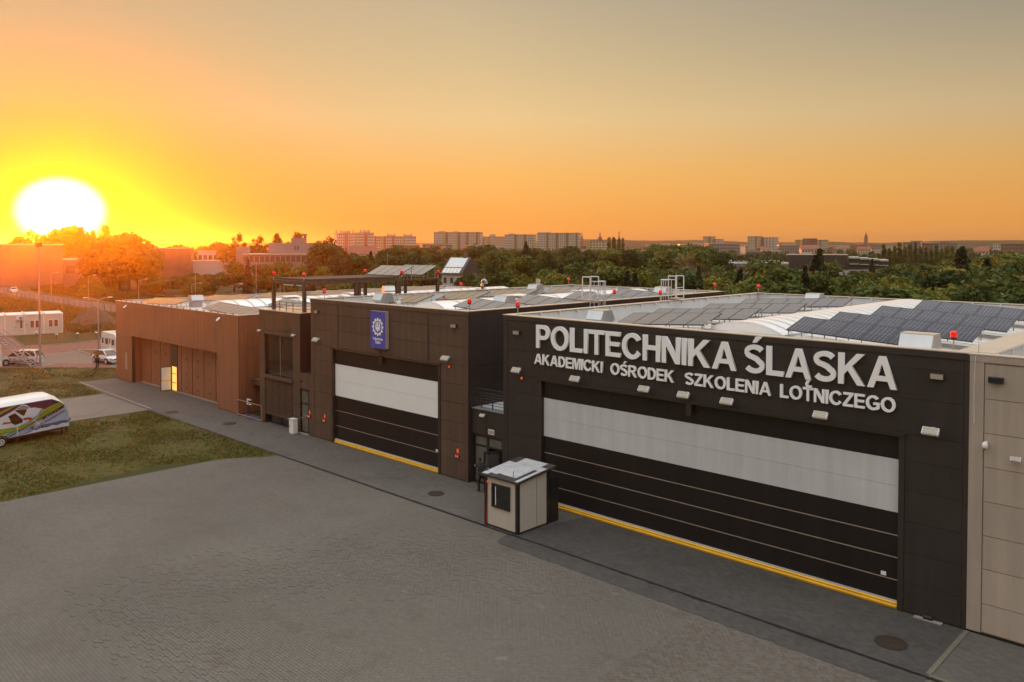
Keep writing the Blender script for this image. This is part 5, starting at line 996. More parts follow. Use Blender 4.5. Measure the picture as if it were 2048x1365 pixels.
# ------------------------------------------------------------------ people
mat('skin', (0.42, 0.24, 0.17), 0.5); mat('hair_dark', (0.02, 0.014, 0.010), 0.6); mat('shirt_olive', (0.16, 0.12, 0.035), 0.8, var=0.1, vscale=9); mat('trousers_black', (0.016, 0.015, 0.016), 0.8); mat('suit_dark', (0.022, 0.020, 0.022), 0.75, var=0.15, vscale=8); mat('shoe_black', (0.010, 0.010, 0.010), 0.4)
def skin_body(name, joints, edges, radii, parent, m, sub=2):
    me = bpy.data.meshes.new(name); me.from_pydata(joints, edges, []); o = bpy.data.objects.new(name, me); col.objects.link(o); o.parent = parent
    sk = o.modifiers.new('skin', 'SKIN'); sk.use_smooth_shade = True
    for i, r in enumerate(radii): me.skin_vertices[0].data[i].radius = (r, r) if not isinstance(r, tuple) else r
    me.skin_vertices[0].data[0].use_root = True
    ss = o.modifiers.new('subsurf', 'SUBSURF'); ss.levels = 1; ss.render_levels = sub
    me.materials.append(M[m]); return o
def person(label, loc, rot, J, top, legs, scale=1.0):
    """J: joint name -> (x, y, z); x forward"""
    t = thing('person', label, 'person', loc, rot, local=True); t.scale = (scale,) * 3
    names = ['pelvis', 'waist', 'chest', 'neck', 'head0', 'ls', 'le', 'lw', 'rs', 're', 'rw', 'lh', 'lk', 'la', 'rh', 'rk', 'ra', 'lt', 'rt']
    rad = dict(pelvis=(0.15, 0.12), waist=(0.14, 0.105), chest=(0.165, 0.12), neck=(0.06, 0.06), head0=(0.07, 0.075), ls=0.075, le=0.05, lw=0.035, rs=0.075, re=0.05, rw=0.035, lh=0.10, lk=0.065, la=0.045, rh=0.10, rk=0.065, ra=0.045, lt=0.035, rt=0.035)
    E_ = [('pelvis', 'waist'), ('waist', 'chest'), ('chest', 'neck'), ('neck', 'head0'), ('chest', 'ls'), ('ls', 'le'), ('le', 'lw'), ('chest', 'rs'), ('rs', 're'), ('re', 'rw'), ('pelvis', 'lh'), ('lh', 'lk'), ('lk', 'la'), ('la', 'lt'), ('pelvis', 'rh'), ('rh', 'rk'), ('rk', 'ra'), ('ra', 'rt')]
    body = skin_body('body', [J[n] for n in names], [(names.index(a), names.index(b)) for a, b in E_], [rad[n] for n in names], t, top)
    low = ['pelvis', 'lh', 'lk', 'la', 'rh', 'rk', 'ra']; r2 = dict(pelvis=(0.165, 0.135), lh=0.112, lk=0.078, la=0.065, rh=0.112, rk=0.078, ra=0.065)
    skin_body('trousers', [J[n] for n in low], [(0, 1), (1, 2), (2, 3), (0, 4), (4, 5), (5, 6)], [r2[n] for n in low], body, legs)
    for a, b in (('la', 'lt'), ('ra', 'rt')):
        p, q = Vector(J[a]), Vector(J[b]); d = q - p; MB().hexa([tuple(p + Vector((-0.06, -0.045, -0.065))), tuple(q + Vector((0.06, -0.05, -0.025))), tuple(q + Vector((0.06, 0.05, -0.025))), tuple(p + Vector((-0.06, 0.045, -0.065)))], [tuple(p + Vector((-0.05, -0.04, 0.03))), tuple(q + Vector((0.04, -0.04, 0.03))), tuple(q + Vector((0.04, 0.04, 0.03))), tuple(p + Vector((-0.05, 0.04, 0.03)))]).build('shoe', 'shoe_black', body, world=False, bevel=0.02)
    h = Vector(J['head0']) + Vector((0.02, 0, 0.10)); hd = MB().sphere(tuple(h), 0.098, 0.078, 0.125, 16, 10).build('head', 'skin', body, world=False, smooth=True)
    MB().sphere(tuple(h + Vector((-0.022, 0, 0.03))), 0.100, 0.086, 0.115, 14, 9).build('hair', 'hair_dark', body, world=False, smooth=True)
    MB().hexa([tuple(h + Vector((0.09, -0.014, -0.035))), tuple(h + Vector((0.118, -0.012, -0.035))), tuple(h + Vector((0.118, 0.012, -0.035))), tuple(h + Vector((0.09, 0.014, -0.035)))], [tuple(h + Vector((0.09, -0.008, 0.02))), tuple(h + Vector((0.10, -0.006, 0.02))), tuple(h + Vector((0.10, 0.006, 0.02))), tuple(h + Vector((0.09, 0.008, 0.02)))]).build('nose', 'skin', body, world=False)
    for s in (-1, 1): MB().sphere(tuple(h + Vector((0.0, s * 0.08, -0.01))), 0.022, 0.012, 0.03, 8, 5).build('ear', 'skin', body, world=False); MB().sphere(tuple(h + Vector((0.083, s * 0.032, 0.015))), 0.012, 0.012, 0.009, 8, 5).build('eye', 'hair_dark', body, world=False)
    MB().box(h.x + 0.080, -0.022 + h.y, h.z - 0.068, h.x + 0.094, 0.022 + h.y, h.z - 0.058).build('mouth', 'pr_red', body, world=False)
    for a, b in (('le', 'lw'), ('re', 'rw')):
        w = Vector(J[b]); d = (w - Vector(J[a])).normalized(); sd = d.cross(Vector((1, 0.2, 0.1))).normalized(); up = d.cross(sd)
        hm_ = MB(); hm_.hexa([tuple(w + sd * 0.038 - up * 0.014), tuple(w - sd * 0.038 - up * 0.014), tuple(w + d * 0.09 - sd * 0.04 - up * 0.012), tuple(w + d * 0.09 + sd * 0.04 - up * 0.012)], [tuple(w + sd * 0.038 + up * 0.014), tuple(w - sd * 0.038 + up * 0.014), tuple(w + d * 0.09 - sd * 0.04 + up * 0.012), tuple(w + d * 0.09 + sd * 0.04 + up * 0.012)])
        for k, ln2 in enumerate((0.062, 0.075, 0.07, 0.055)):
            o_ = sd * (-0.03 + 0.02 * k); hm_.tube([tuple(w + d * 0.085 + o_), tuple(w + d * (0.085 + ln2 * 0.6) + o_ - up * 0.01), tuple(w + d * (0.085 + ln2) + o_ - up * 0.03)], 0.0085, 6)
        hm_.tube([tuple(w + d * 0.03 + sd * 0.035), tuple(w + d * 0.06 + sd * 0.065 - up * 0.01), tuple(w + d * 0.09 + sd * 0.07 - up * 0.02)], 0.0095, 6); hm_.build('hand', 'skin', body, world=False)
    return t
stand = dict(pelvis=(0, 0, 0.95), waist=(0, 0, 1.10), chest=(0.0, 0, 1.32), neck=(0.0, 0, 1.50), head0=(0.03, 0, 1.58), ls=(0, 0.20, 1.42), le=(0.08, 0.27, 1.16), lw=(0.27, 0.10, 1.24), rs=(0, -0.20, 1.42), re=(0.08, -0.27, 1.16), rw=(0.28, -0.08, 1.30), lh=(0, 0.10, 0.90), lk=(0.02, 0.12, 0.50), la=(0, 0.13, 0.09), rh=(0, -0.10, 0.90), rk=(0.02, -0.12, 0.50), ra=(0, -0.13, 0.09), lt=(0.15, 0.15, 0.05), rt=(0.15, -0.15, 0.05))
person('person in olive top and black trousers standing by the silver hatchback', (-91.85, 31.45, 0.012), math.radians(-150), stand, 'shirt_olive', 'trousers_black', 1.03)
walk = dict(pelvis=(0, 0, 0.93), waist=(0.06, 0, 1.08), chest=(0.16, 0, 1.28), neck=(0.24, 0, 1.45), head0=(0.29, 0, 1.52), ls=(0.16, 0.19, 1.38), le=(0.34, 0.20, 1.20), lw=(0.56, 0.12, 1.22), rs=(0.16, -0.19, 1.38), re=(0.36, -0.20, 1.16), rw=(0.58, -0.12, 1.10), lh=(0, 0.10, 0.88), lk=(0.20, 0.11, 0.50), la=(0.12, 0.12, 0.09), rh=(0, -0.10, 0.88), rk=(-0.10, -0.11, 0.50), ra=(-0.36, -0.12, 0.11), lt=(0.27, 0.13, 0.05), rt=(-0.22, -0.13, 0.04))
person('person in dark clothes leaning forward and pulling the open glass door', (-30.95, 29.62, 0.01), math.radians(165), walk, 'suit_dark', 'trousers_black', 1.02)
# ------------------------------------------------------------------ site office, stair tower, bicycle
of = thing('site_office', 'white container office with air conditioner beyond the parking area', 'container office', (-132.3, 40.5, 0), math.radians(-11.5), local=True)
mat('office_white', (0.62, 0.57, 0.50), 0.5, var=0.06, vscale=1.0)
MB().box(-5.2, -9.6, 0.0, 0, 0, 2.82).build('wall', 'office_white', of)
for y in (0.0, -2.42, -4.84, -7.26, -9.6): MB().box(-5.21, y - 0.06, 0.1, 0.03, y + 0.06, 2.84).build('corner_frame', 'white', of)
MB().box(-5.25, -9.7, 2.841, 0.06, 0.1, 2.95).build('roof', 'white', of)
for y in (-2.42, -4.84, -7.26): MB().box(-5.2, y - 0.12, 2.951, 0.0, y + 0.12, 3.05).build('roof_joint', 'cap_metal', of)
for a, b in ((-1.15, -0.55), (-1.85, -1.25), (-3.55, -2.95), (-4.2, -3.62)):
    w_ = MB().box(0.001, a, 0.92, 0.05, b, 2.08).build('window', 'white', of); MB().box(0.052, a + 0.07, 1.0, 0.06, b - 0.07, 2.0).build('pane', 'car_darkred', w_, world=False)
w_ = MB().box(0.001, -5.5, 0.92, 0.05, -5.05, 2.08).build('window', 'white', of); MB().box(0.052, -5.43, 1.0, 0.06, -5.12, 2.0).build('pane', 'car_darkred', w_, world=False)
d_ = MB().box(0.031, -7.1, 0.14, 0.06, -5.85, 2.25).build('door', 'office_white', of); MB().box(0.061, -6.0, 1.05, 0.09, -5.92, 1.2).build('handle', 'black', d_, world=False)
ac = MB().box(0.02, -5.9, 2.25, 0.35, -5.05, 2.75).build('air_conditioner', 'white', of, bevel=0.02); MB().cyl((0.352, -5.38, 2.5), (0.362, -5.38, 2.5), 0.19, 0.19, 18).build('fan_grille', 'pr_grey', ac, world=False); MB().box(0.001, -4.75, 1.35, 0.02, -4.5, 1.5).build('name_plate', 'pr_grey', of)
MB().box(0.07, -7.3, 0.0, 0.8, -5.7, 0.1).build('step', 'concrete_light', of)
flat('office_path', [(-132.0, 33.6), (-133.0, 32.2), (-119.0, 29.3), (-118.0, 31.4)], 0.013, 'paver_red')
stt = thing('stair_tower', 'white raised cabin with grey steel stairs at the left picture edge', 'tower', (-100.8, 22.5, 0), 0, local=True)
MB().box(-2.4, -5.5, 0, 0.6, 2.15, 2.75).build('lower_wall', 'white', stt); MB().box(-2.5, -5.6, 2.751, 0.7, 2.2, 2.95).build('platform', 'pr_grey', stt); MB().box(-2.4, -5.5, 2.951, -0.2, 1.6, 5.6).build('cabin_wall', 'office_white', stt); MB().box(-2.5, -5.6, 5.601, -0.1, 1.7, 5.7).build('roof', 'white', stt)
sa_, sb_ = Vector((0.3, 2.1, 2.85)), Vector((3.3, 4.6, 0.02)); dv = sb_ - sa_; sd = Vector((dv.y, -dv.x, 0)).normalized() * 0.45
for s in (-1, 1):
    MB().tube([tuple(sa_ + sd * s), tuple(sb_ + sd * s)], 0.07, 6).build('stringer', 'pr_grey', stt)
    for k in (0.55, 1.05): MB().tube([tuple(sa_ + sd * s + Vector((0, 0, k))), tuple(sb_ + sd * s + Vector((0, 0, k)))], 0.025, 6).build('handrail', 'pr_grey', stt)
    for i in range(4): p = sa_.lerp(sb_, (i + 0.4) / 4.4) + sd * s; MB().tube([tuple(p), tuple(p + Vector((0, 0, 1.05)))], 0.016, 6).build('baluster', 'pr_grey', stt)
for i in range(14):
    p = sa_.lerp(sb_, (i + 0.5) / 14); e = dv.copy(); e.z = 0; e = e.normalized() * 0.13
    MB().hexa([tuple(p - sd - e), tuple(p + sd - e), tuple(p + sd + e), tuple(p - sd + e)], [tuple(p - sd - e + Vector((0, 0, 0.03))), tuple(p + sd - e + Vector((0, 0, 0.03))), tuple(p + sd + e + Vector((0, 0, 0.03))), tuple(p - sd + e + Vector((0, 0, 0.03)))]).build('tread', 'pr_grey', stt)
bk = thing('bicycle', 'dark bicycle leaning beside the steel stairs', 'bicycle', (-98.9, 25.2, 0.012), math.radians(48), local=True)
for x in (-0.52, 0.52):
    q = [(x + 0.33 * math.cos(a), 0, 0.34 + 0.33 * math.sin(a)) for a in [i * math.pi / 10 for i in range(21)]]; wh = MB().tube(q, 0.02, 6).build('wheel', 'tyre', bk)
    sp = MB(); [sp.tube([(x, 0, 0.34), q[i]], 0.004, 4) for i in range(0, 20, 2)]; sp.build('spokes', 'galv', wh)
MB().tube([(-0.52, 0, 0.34), (-0.12, 0, 0.82), (0.38, 0, 0.80), (-0.02, 0, 0.32), (-0.52, 0, 0.34)], 0.02).tube([(-0.02, 0, 0.32), (-0.14, 0, 0.9)], 0.02).build('frame', 'steel_dark', bk); MB().tube([(0.52, 0, 0.34), (0.36, 0, 0.92)], 0.018).build('fork', 'steel_dark', bk); MB().tube([(0.38, -0.28, 0.96), (0.34, 0, 0.94), (0.38, 0.28, 0.96)], 0.014).build('handlebar', 'black', bk); MB().sphere((-0.16, 0, 0.93), 0.13, 0.07, 0.04).build('saddle', 'black', bk)
# ------------------------------------------------------------------ lamp posts, masts, bollards
def post(name, label, cat, x, y, h, r, arms=(), group=None, head=None, m='pr_grey'):
    t = thing(name, label, cat, (x, y, 0), 0, group, local=True)
    MB().cyl((0, 0, 0), (0, 0, h), r, r * 0.55, 10).build('pole', m, t)
    for dx, dy, dz in arms:
        a = MB().tube([(0, 0, h - 0.05), (dx * 0.5, dy * 0.5, h + dz * 0.7), (dx, dy, h + dz)], 0.045, 6).build('arm', m, t)
        MB().hexa([(dx - 0.12, dy - 0.28, h + dz - 0.05), (dx + 0.12, dy - 0.28, h + dz - 0.05), (dx + 0.12, dy + 0.28, h + dz - 0.05), (dx - 0.12, dy + 0.28, h + dz - 0.05)], [(dx - 0.08, dy - 0.22, h + dz + 0.06), (dx + 0.08, dy - 0.22, h + dz + 0.06), (dx + 0.08, dy + 0.22, h + dz + 0.06), (dx - 0.08, dy + 0.22, h + dz + 0.06)]).build('lamp_head', 'cap_metal', a, world=False)
    if head: MB().box(-0.35, -0.25, h - 0.1, 0.35, 0.25, h + 0.3).build('lamp_head', 'steel_dark', t); MB().tube([(-0.6, -0.6, h - 3.0 - 7.9), (0.6, 0.6, h - 3.0 - 7.9)], 0.04).build('crossarm', m, t) if head > 1 else None
    return t
post('lamp_mast', 'tall pale mast standing beside the steel stairs and silver car', 'mast', -95.78, 27.1, 12.9, 0.12, head=1, m='pr_grey')
post('street_lamp', 'double-armed street lamp beside the caravan', 'street lamp', -105.0, 36.1, 6.4, 0.11, ((-0.9, -1.1, 0.25), (0.9, 1.1, 0.3)))
for x, y, lab in ((-236, 69.6, 'leftmost street lamp on the far road, nearest the white car'), (-208, 69.4, 'street lamp on the far road right of the tall pale mast'), (-176, 68.6, 'street lamp on the far road just left of the ribbed hall corner'), (-150, 68.2, 'street lamp rising behind the front of the ribbed hall roof')):
    post('street_lamp', lab, 'street lamp', x, y, 5.6, 0.08, ((1.0, 1.2, 0.3),), 'street lamps along the far road')
post('street_lamp', 'street lamp with short arm behind the ribbed hall skylight', 'street lamp', -122, 62.0, 6.6, 0.08, ((1.0, 1.0, 0.3),), 'street lamps along the far road')
for x, y, h, lab in ((-136.3, 62.6, 9.0, 'thin bare pole behind the ribbed hall, left one'), (-123.0, 66.7, 10.4, 'thin bare pole behind the ribbed hall, next to the pergola'), (-68.4, 65.9, 11.1, 'wooden pole behind the brown hall roof'), (-54.7, 95.4, 10.3, 'wooden utility pole behind the far corner of the brown hall'), (-143.4, 108.8, 11.4, 'thin lamp mast beyond the pergola'), (-100.0, 108.0, 10.2, 'slim mast beyond the pergola solar panels')):
    post('pole', lab, 'pole', x, y, h, 0.07, m='galv' if 'thin' in lab else 'rust')
for k, (x, y) in enumerate(((-128.5, 35.9), (-123.1, 36.9), (-122.3, 39.3), (-121.8, 41.6))):
    t = thing('bollard_lamp', '%s short white bollard lamp counted from the container office' % ords[k], 'bollard', (x, y, 0), 0, 'bollard lamps on the verge', local=True)
    MB().cyl((0, 0, 0), (0, 0, 0.7), 0.04, 0.04, 8).build('post', 'rust', t); MB().lathe([(0.05, 0.7), (0.20, 0.72), (0.20, 0.78), (0.05, 0.84)], n=12).build('head', 'white', t)
fe = thing('road_fence', 'thin dark post fence in front of the far road', 'fence', (-205, 60, 0))
fp_me = MB().box(-0.04, -0.04, 0, 0.04, 0.04, 1.5).mesh('post', 'steel_dark')
for i in range(33):
    x = lerp(-262, -150, i / 32); inst(fp_me, 'post', fe, (x, lerp(59.6, 58.6, i / 32) + (2.2 if x < -240 else 0), 0))
for z in (0.5, 1.0, 1.42): MB().cyl((-262, 61.8, z), (-240, 59.4, z), 0.02, 0.02, 5).cyl((-240, 59.4, z), (-150, 58.6, z), 0.02, 0.02, 5).build('rail', 'steel_dark', fe)
mat('soil', (0.075, 0.055, 0.030), 0.95, var=0.35, vscale=1.2, bump=0.6, bscale=4)
mo = MB(); nr, na = 10, 26; r_ = random.Random(4); V = []
for i in range(nr + 1):
    for j in range(na):
        a = 2 * math.pi * j / na; k = i / nr; V.append((5.2 * (1 - k) * math.cos(a) + r_.uniform(-0.2, 0.2) * (1 - k), 3.6 * (1 - k) * math.sin(a) + r_.uniform(-0.2, 0.2) * (1 - k), max(0, 2.9 * (1 - (1 - k) ** 1.5) + r_.uniform(-0.12, 0.12) * (i > 0))))
mo.add(V, [(i * na + j, i * na + (j + 1) % na, (i + 1) * na + (j + 1) % na, (i + 1) * na + j) for i in range(nr) for j in range(na)])
o = mo.build('soil_mound', 'soil', smooth=True); o.location = (-141.5, 48.0, 0); tag(o, 'dark heap of soil between the container office and the ribbed hall', 'mound')
for k, (x, y, w, h) in enumerate(((-128, 50.0, 3.0, 0.6), (-126, 54.0, 4.0, 0.5), (-133.5, 43.6, 1.6, 0.35), (-120.5, 52.5, 2.4, 0.8))):
    o = MB().hexa([(-w / 2, -0.5, 0), (w / 2, -0.6, 0), (w / 2, 0.5, 0), (-w / 2, 0.6, 0)], [(-w / 2 + 0.1, -0.4, h), (w / 2 - 0.2, -0.5, h * 0.8), (w / 2 - 0.1, 0.4, h), (-w / 2, 0.5, h * 0.9)]).build('stone_slab', 'concrete_light', bevel=0.05)
    o.location = (x, y, 0); o.rotation_euler = (0, 0, 0.3 * k); tag(o, ['pale slab lying in weeds behind the caravan', 'low pale slab farthest behind the soil heap', 'small pale slab at the foot of the container office', 'dark-edged slab close to the ribbed hall corner'][k], 'slab', 'stone slabs in the weeds')
TREES = {
 'b': '-352.8,93.5,15.9 -350.4,102.3,16.8 -349.1,106.7,18.6 -348.3,109.1,20.1 -345,119.1,17.2 -244,89.8,16 -238.5,90.2,16.3 -249.2,90,15.1 -244.2,95,15.1 -209.9,135.8,13.2 -114.3,139,10.7 -131,201.1,12.4 -133.5,193.4,11 -103.7,171,11.7 -52.2,122.3,10.6 -50.9,108.7,10.4 -61.5,125.8,10.3 -46.6,88.5,10 -57.1,111.2,10.8 -51.6,151.4,9.4 -27.8,114.7,10.2 -32.8,146.4,11.4 -36.3,155.8,10.7 -140.8,206.6,12.8 -143.2,217,13.3 -131.9,206.4,12.7 -134.2,216.9,13 -122.7,206.3,12.3 -114.7,199.3,10.9 -168.9,210.6,12 -180.4,214.1,12.3 -207,203.1,11.9 -219.8,204.2,12.6 -41.1,144.3,10 -36.8,140.3,10.6 -38.1,155.4,10.9 -29.7,136.8,11.9 -44.2,143.3,9.2 -46.5,132.1,9 -42.6,106.8,9.1 -52.7,107.8,9.8 -22,92.4,9.9 -23.2,87,9.5 -380.3,100.2,12.3 -352.1,105.5,15.6 -376.1,121.8,14.4 -343.1,120.4,15.3 -239.5,85.7,14.4 -310.7,116.9,14.5 -359.8,138.1,14.3 -333.6,130.7,13 -353.5,142.5,13 -227.7,93.6,4 -344.8,150.9,13 -248.6,111.9,3.4 -271.8,124.6,3.5 -359.1,169.1,12.4 -236.4,113.9,4 -353.3,174.4,14.2 -321.5,175.9,13 -321.7,191.1,15 -204.7,128.7,8.5 -324.3,207.3,14.6 -244.5,160.2,13.5 -345.4,230.8,12.4 -251.8,175.7,9.8 -331,239.1,8.1 -227.7,168.3,9.3 -214.2,161,11.8 -315.1,242,10.6 -228.9,178.7,12.8 -239.4,191.1,12.3 -301.3,245.3,12.2 -321.5,268,11.7 -316,268.6,12.6 -317.3,276,12.1 -298.9,264.4,11.6 -317.2,285.3,10.8 -305.2,280.8,11.2 -258.4,241.4,11.7 -196.6,186.4,12 -204.2,197.2,12.7 -268.5,264.9,10.6 -209.4,211.6,11.7 -242.7,250.6,11 -278.3,292.5,10.7 -237.7,255.7,11.5 -264,295.4,10.5 -221.1,258.9,11.4 -218.5,261.8,11 -178.5,218.4,10.6 -236.1,293.7,10.7 -237.6,302,11.1 -214.2,277,10.8 -173.6,228.8,11.7 -169.2,236,10.8 -218.8,313.1,11.9 -203.9,304.4,12.5 -133.1,203.1,12.7 -212.7,332.8,12.6 -169.7,271.8,11.5 -134.5,219,12.7 -170.6,283.7,11.8 -163.2,293.9,8.4 -177.1,339.5,4.4 -154.4,303.7,6 -176.9,355.7,3.8 -164.2,346.5,3.5 -151.9,329,4.7 -90.9,230.8,5.5 -86.1,237,6.8 -130.4,366.3,4.8 -105.1,301.5,5.9 -98.3,291.2,6.7 -89.4,271.4,6.9 -108.6,337.6,6.1 -74,235.5,8.4 -112.3,366.8,4.6 -87.5,304.1,5.7 -104.9,375.6,4.9 -96.4,357.9,5.9 -79,302.8,7.9 -63.7,252,8.7 -67.2,273.8,8.3 -73,332.1,8.6 -68.4,323.2,8.5 -216.7,96.3,4.8 -180.9,83,5.9 -191.7,91.1,5.9 -215.9,110.4,8.2 -208.5,113.6,7.6 -190.8,106.9,8 -196.6,114.2,8.6 -177.3,107,8.6 -164.8,116.6,10.2 -190.6,142.9,8.4 -147.7,113.6,10.8 -146.2,116.2,9.4 -175.7,143.5,10.4 -157.5,132.7,8.3 -175.7,169.7,10 -145.8,144.7,11.5 -150.4,154.3,8.7 -165.7,179.8,8.6 -151.8,169.8,11 -151.4,175.3,8 -114.1,135.7,9.7 -113.6,146.8,9.2 -139.5,185.9,11.2 -113.7,155.8,11.8 -127.7,181,10.6 -109.5,165.3,11.8 -110.7,171.8,9.4 -97.7,157.7,8.6 -108.6,180.3,6.7 -95.4,163.4,7 -86.5,158.5,7.3 -82.9,161.8,7.5 -90.1,180.8,6.5 -84.2,175.7,7.1 -96,208.1,5.2 -80.1,178.5,6.8 -92.2,212.8,5.9 -81.1,194.9,6.1 -91.3,226.3,4.8 -86.8,224.7,5.6 -74.8,199.7,6.3 -69,192.8,5.9 -68.9,199.2,6.4 -54.9,179.9,7.4 -58.9,202.7,9.6 -57.1,223.1,7.8 -43.1,175.5,9.4 -47.5,203.5,10.1 -47.2,213,9.4 -49.6,236.8,10 -42.2,212.6,9.4 -124.7,83.9,6.3 -107,77,7.9 -105.8,78.5,8.3 -124.7,96.4,6.6 -117.7,94.7,7.9 -117.8,98.6,8.1 -94.9,88.3,8.3 -91.8,87.7,7.6 -86,85.6,8.7 -96.6,107.8,8.6 -101.7,125.5,7.1 -74.6,97.7,9.5 -81.8,120,8.8 -76,116.4,8.5 -67.3,106.1,8.6 -75.1,131.4,7.9 -67.8,123.2,8.7 -64.7,122.4,7.5 -73.4,144.8,7.3 -54.1,110.4,8.5 -58.2,123.9,8.8 -61.8,135.9,7.7 -44.6,101.6,9.4 -46.2,114.1,8.3 -52.6,134.2,8.5 -54.4,145.3,8.2 -46,143.8,8.4 -34.5,112.6,8.7 -32.2,109.6,9.6 -40,145,7.9 -31.4,119.2,9.2 -30,128.7,10.1 -27.7,132.6,8.5 -39,69.3,8.9 -44.7,82.8,8.6 -36.5,75.1,9.2 -35.2,76.4,8.3 -27.4,74.8,9.3 -26.8,77.8,9.3 -26.3,80.3,8.8 -26.7,93.2,8.4 -20.6,77,9.5 -23,91,8.7 -18.1,76.5,9.7 -98.9,75.3,7.3 -92.7,82.5,6.6 -85.9,83.7,6.7 -74.4,82.2,8.1',
 'o': '-351.9,97,19 -306.3,158.8,17.6 -306.9,168.2,16.8 -303.8,173.7,17.3 -301.1,182.3,17.9 -250.7,164.7,16.1 -291.3,149.4,13.5 -312.1,164,13.3 -308.1,165.2,13 -211.4,289.6,10.4 -110.9,375.1,5.9 -61.9,271.2,9.6',
 'p': '-349.7,104.7,19.2 -346.3,115.4,18.1 -345.7,117.3,18.6 -344.1,121.8,20.8 -344.3,121.1,19.5 -316,413,16.8 -313.5,414.9,17.8 -314,420.8,17.5 -310.2,419.9,16.5 -138.2,384.9,12.6 -135.3,383.5,11.5 -134.3,387,12.5 -131.7,386,13.3 -131.9,393.3,12.2 -126,382.4,13.5 -127.9,395,13.5 -120.1,377.4,12 -125,400,11.3 -120.4,392.3,11.1 -114.1,378.6,12.4 -112.5,380.2,11.5 -111.9,385.1,12.3 -111.5,391,12.7 -190.4,322.4,8.8',
 'c': '-347.6,111.4,19.9 -346.9,113.6,19 -205.3,218.7,13.4 -70.8,96.9,8.8 -67,93.5,8.7 -52,119.2,11.8 -51.7,117.1,11 -50.3,92.2,9.5 -73.3,196.8,9.3 -37.1,135,12.1 -37.5,134.9,11.8 -29.1,116.4,10.7 -43.5,95.6,9.9 -388.4,94,11 -351.3,90,12.9 -233.9,159.6,10.3 -280.3,199.3,8.2 -241.3,324.9,10.4 -158.8,232.5,12.4 -156.5,323.2,4.6 -186.4,98.9,9.2 -170.3,106.4,7.8 -185.5,124.2,8.9 -149,102.7,10 -176.7,128.6,10.7 -135.3,165.8,8.1 -137.1,200.1,9.8 -104.6,184.6,6.7 -93.2,177.1,6.8 -54.1,170.8,8.6 -56.9,212.9,9.1 -75.6,87.8,9.8 -101.1,121.2,6.8 -78.5,99.7,9.3 -65.3,107.4,9.3 -52.8,146.5,7.5',
 'y': '-71.9,83.2,9.4 -74.5,83.6,9.1 -69.3,82.8,9.2 -36.5,124.8,9.9 -37.6,98,9.1 -58.7,116,10.1 -372.3,100.5,14.6 -281.1,103.2,15 -318.6,160.7,14 -244.4,268.2,12.1 -231.4,264.7,10.9 -74.8,316.2,7.1 -53.9,264.9,9.9 -220.6,91.6,4.1 -195.2,126.4,7.5 -130.5,137.4,10.6 -125.1,157.6,9 -75.1,226.1,8.4 -65.9,235,9.2 -83.8,86.9,8 -81.5,87.3,8.9 -86.7,118,8.5 -73.1,103.3,9.4 -61,103.6,8.8 -44.4,105,8.6 -39.8,115.2,9.3 -48,144.1,8.2 -30.9,124.8,9.5 -32.2,144.7,9.1 -58,85,7.7 -37.3,72.6,8.8 -32.2,77.4,8.3 -30.5,78.6,8.4 -24.2,78.4,9.2 -17.9,83.2,9.1',
 's': '-44.9,68.8,8.8 -51.6,82.8,7.5 -41,69,8.9 -37.7,85.3,8.2 -18.6,92.8,8.8 -240.3,84.2,2.7 -215.2,73.4,4.6 -239.9,80.6,5 -228.5,75.1,5 -244.9,88.3,2.9 -245.9,88.5,2.6 -248.3,82.5,2.9 -239.2,81.7,3.4',
}
# ------------------------------------------------------------------ trees
def leaf_mat(name, c1, c2, rnd_amt=0.25, trans=0.25):
    m = bpy.data.materials.new(name); m.use_nodes = True; nt = m.node_tree; N = nt.nodes; L = nt.links; b = N['Principled BSDF']
    b.inputs['Roughness'].default_value = 0.7; b.inputs['Specular IOR Level'].default_value = 0.2
    tc = N.new('ShaderNodeTexCoord'); nz = N.new('ShaderNodeTexNoise'); nz.inputs['Scale'].default_value = 0.55; nz.inputs['Detail'].default_value = 5; L.new(tc.outputs['Object'], nz.inputs['Vector'])
    oi = N.new('ShaderNodeObjectInfo'); ad = N.new('ShaderNodeMath'); ad.operation = 'MULTIPLY_ADD'; L.new(oi.outputs['Random'], ad.inputs[0]); ad.inputs[1].default_value = 0.8; ad.inputs[2].default_value = -0.40
    a2 = N.new('ShaderNodeMath'); a2.operation = 'ADD'; L.new(nz.outputs[0], a2.inputs[0]); L.new(ad.outputs[0], a2.inputs[1])
    mr = N.new('ShaderNodeMapRange'); L.new(a2.outputs[0], mr.inputs[0]); mr.inputs[1].default_value = 0.2; mr.inputs[2].default_value = 0.8
    mx = N.new('ShaderNodeMix'); mx.data_type = 'RGBA'; L.new(mr.outputs[0], mx.inputs[0]); mx.inputs[6].default_value = (*c1, 1); mx.inputs[7].default_value = (*c2, 1)
    L.new(mx.outputs[2], b.inputs['Base Color'])
    tr_ = N.new('ShaderNodeBsdfTranslucent'); L.new(mx.outputs[2], tr_.inputs[0]); ms = N.new('ShaderNodeMixShader'); ms.inputs[0].default_value = trans
    out = N['Material Output']; L.new(b.outputs[0], ms.inputs[1]); L.new(tr_.outputs[0], ms.inputs[2]); L.new(ms.outputs[0], out.inputs[0])
    M[name] = m
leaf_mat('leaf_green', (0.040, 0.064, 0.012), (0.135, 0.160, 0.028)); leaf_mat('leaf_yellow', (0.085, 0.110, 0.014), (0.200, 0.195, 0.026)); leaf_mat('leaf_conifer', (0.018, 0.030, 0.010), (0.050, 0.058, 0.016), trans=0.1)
mat('bark', (0.060, 0.045, 0.032), 0.9, var=0.3, vscale=5)
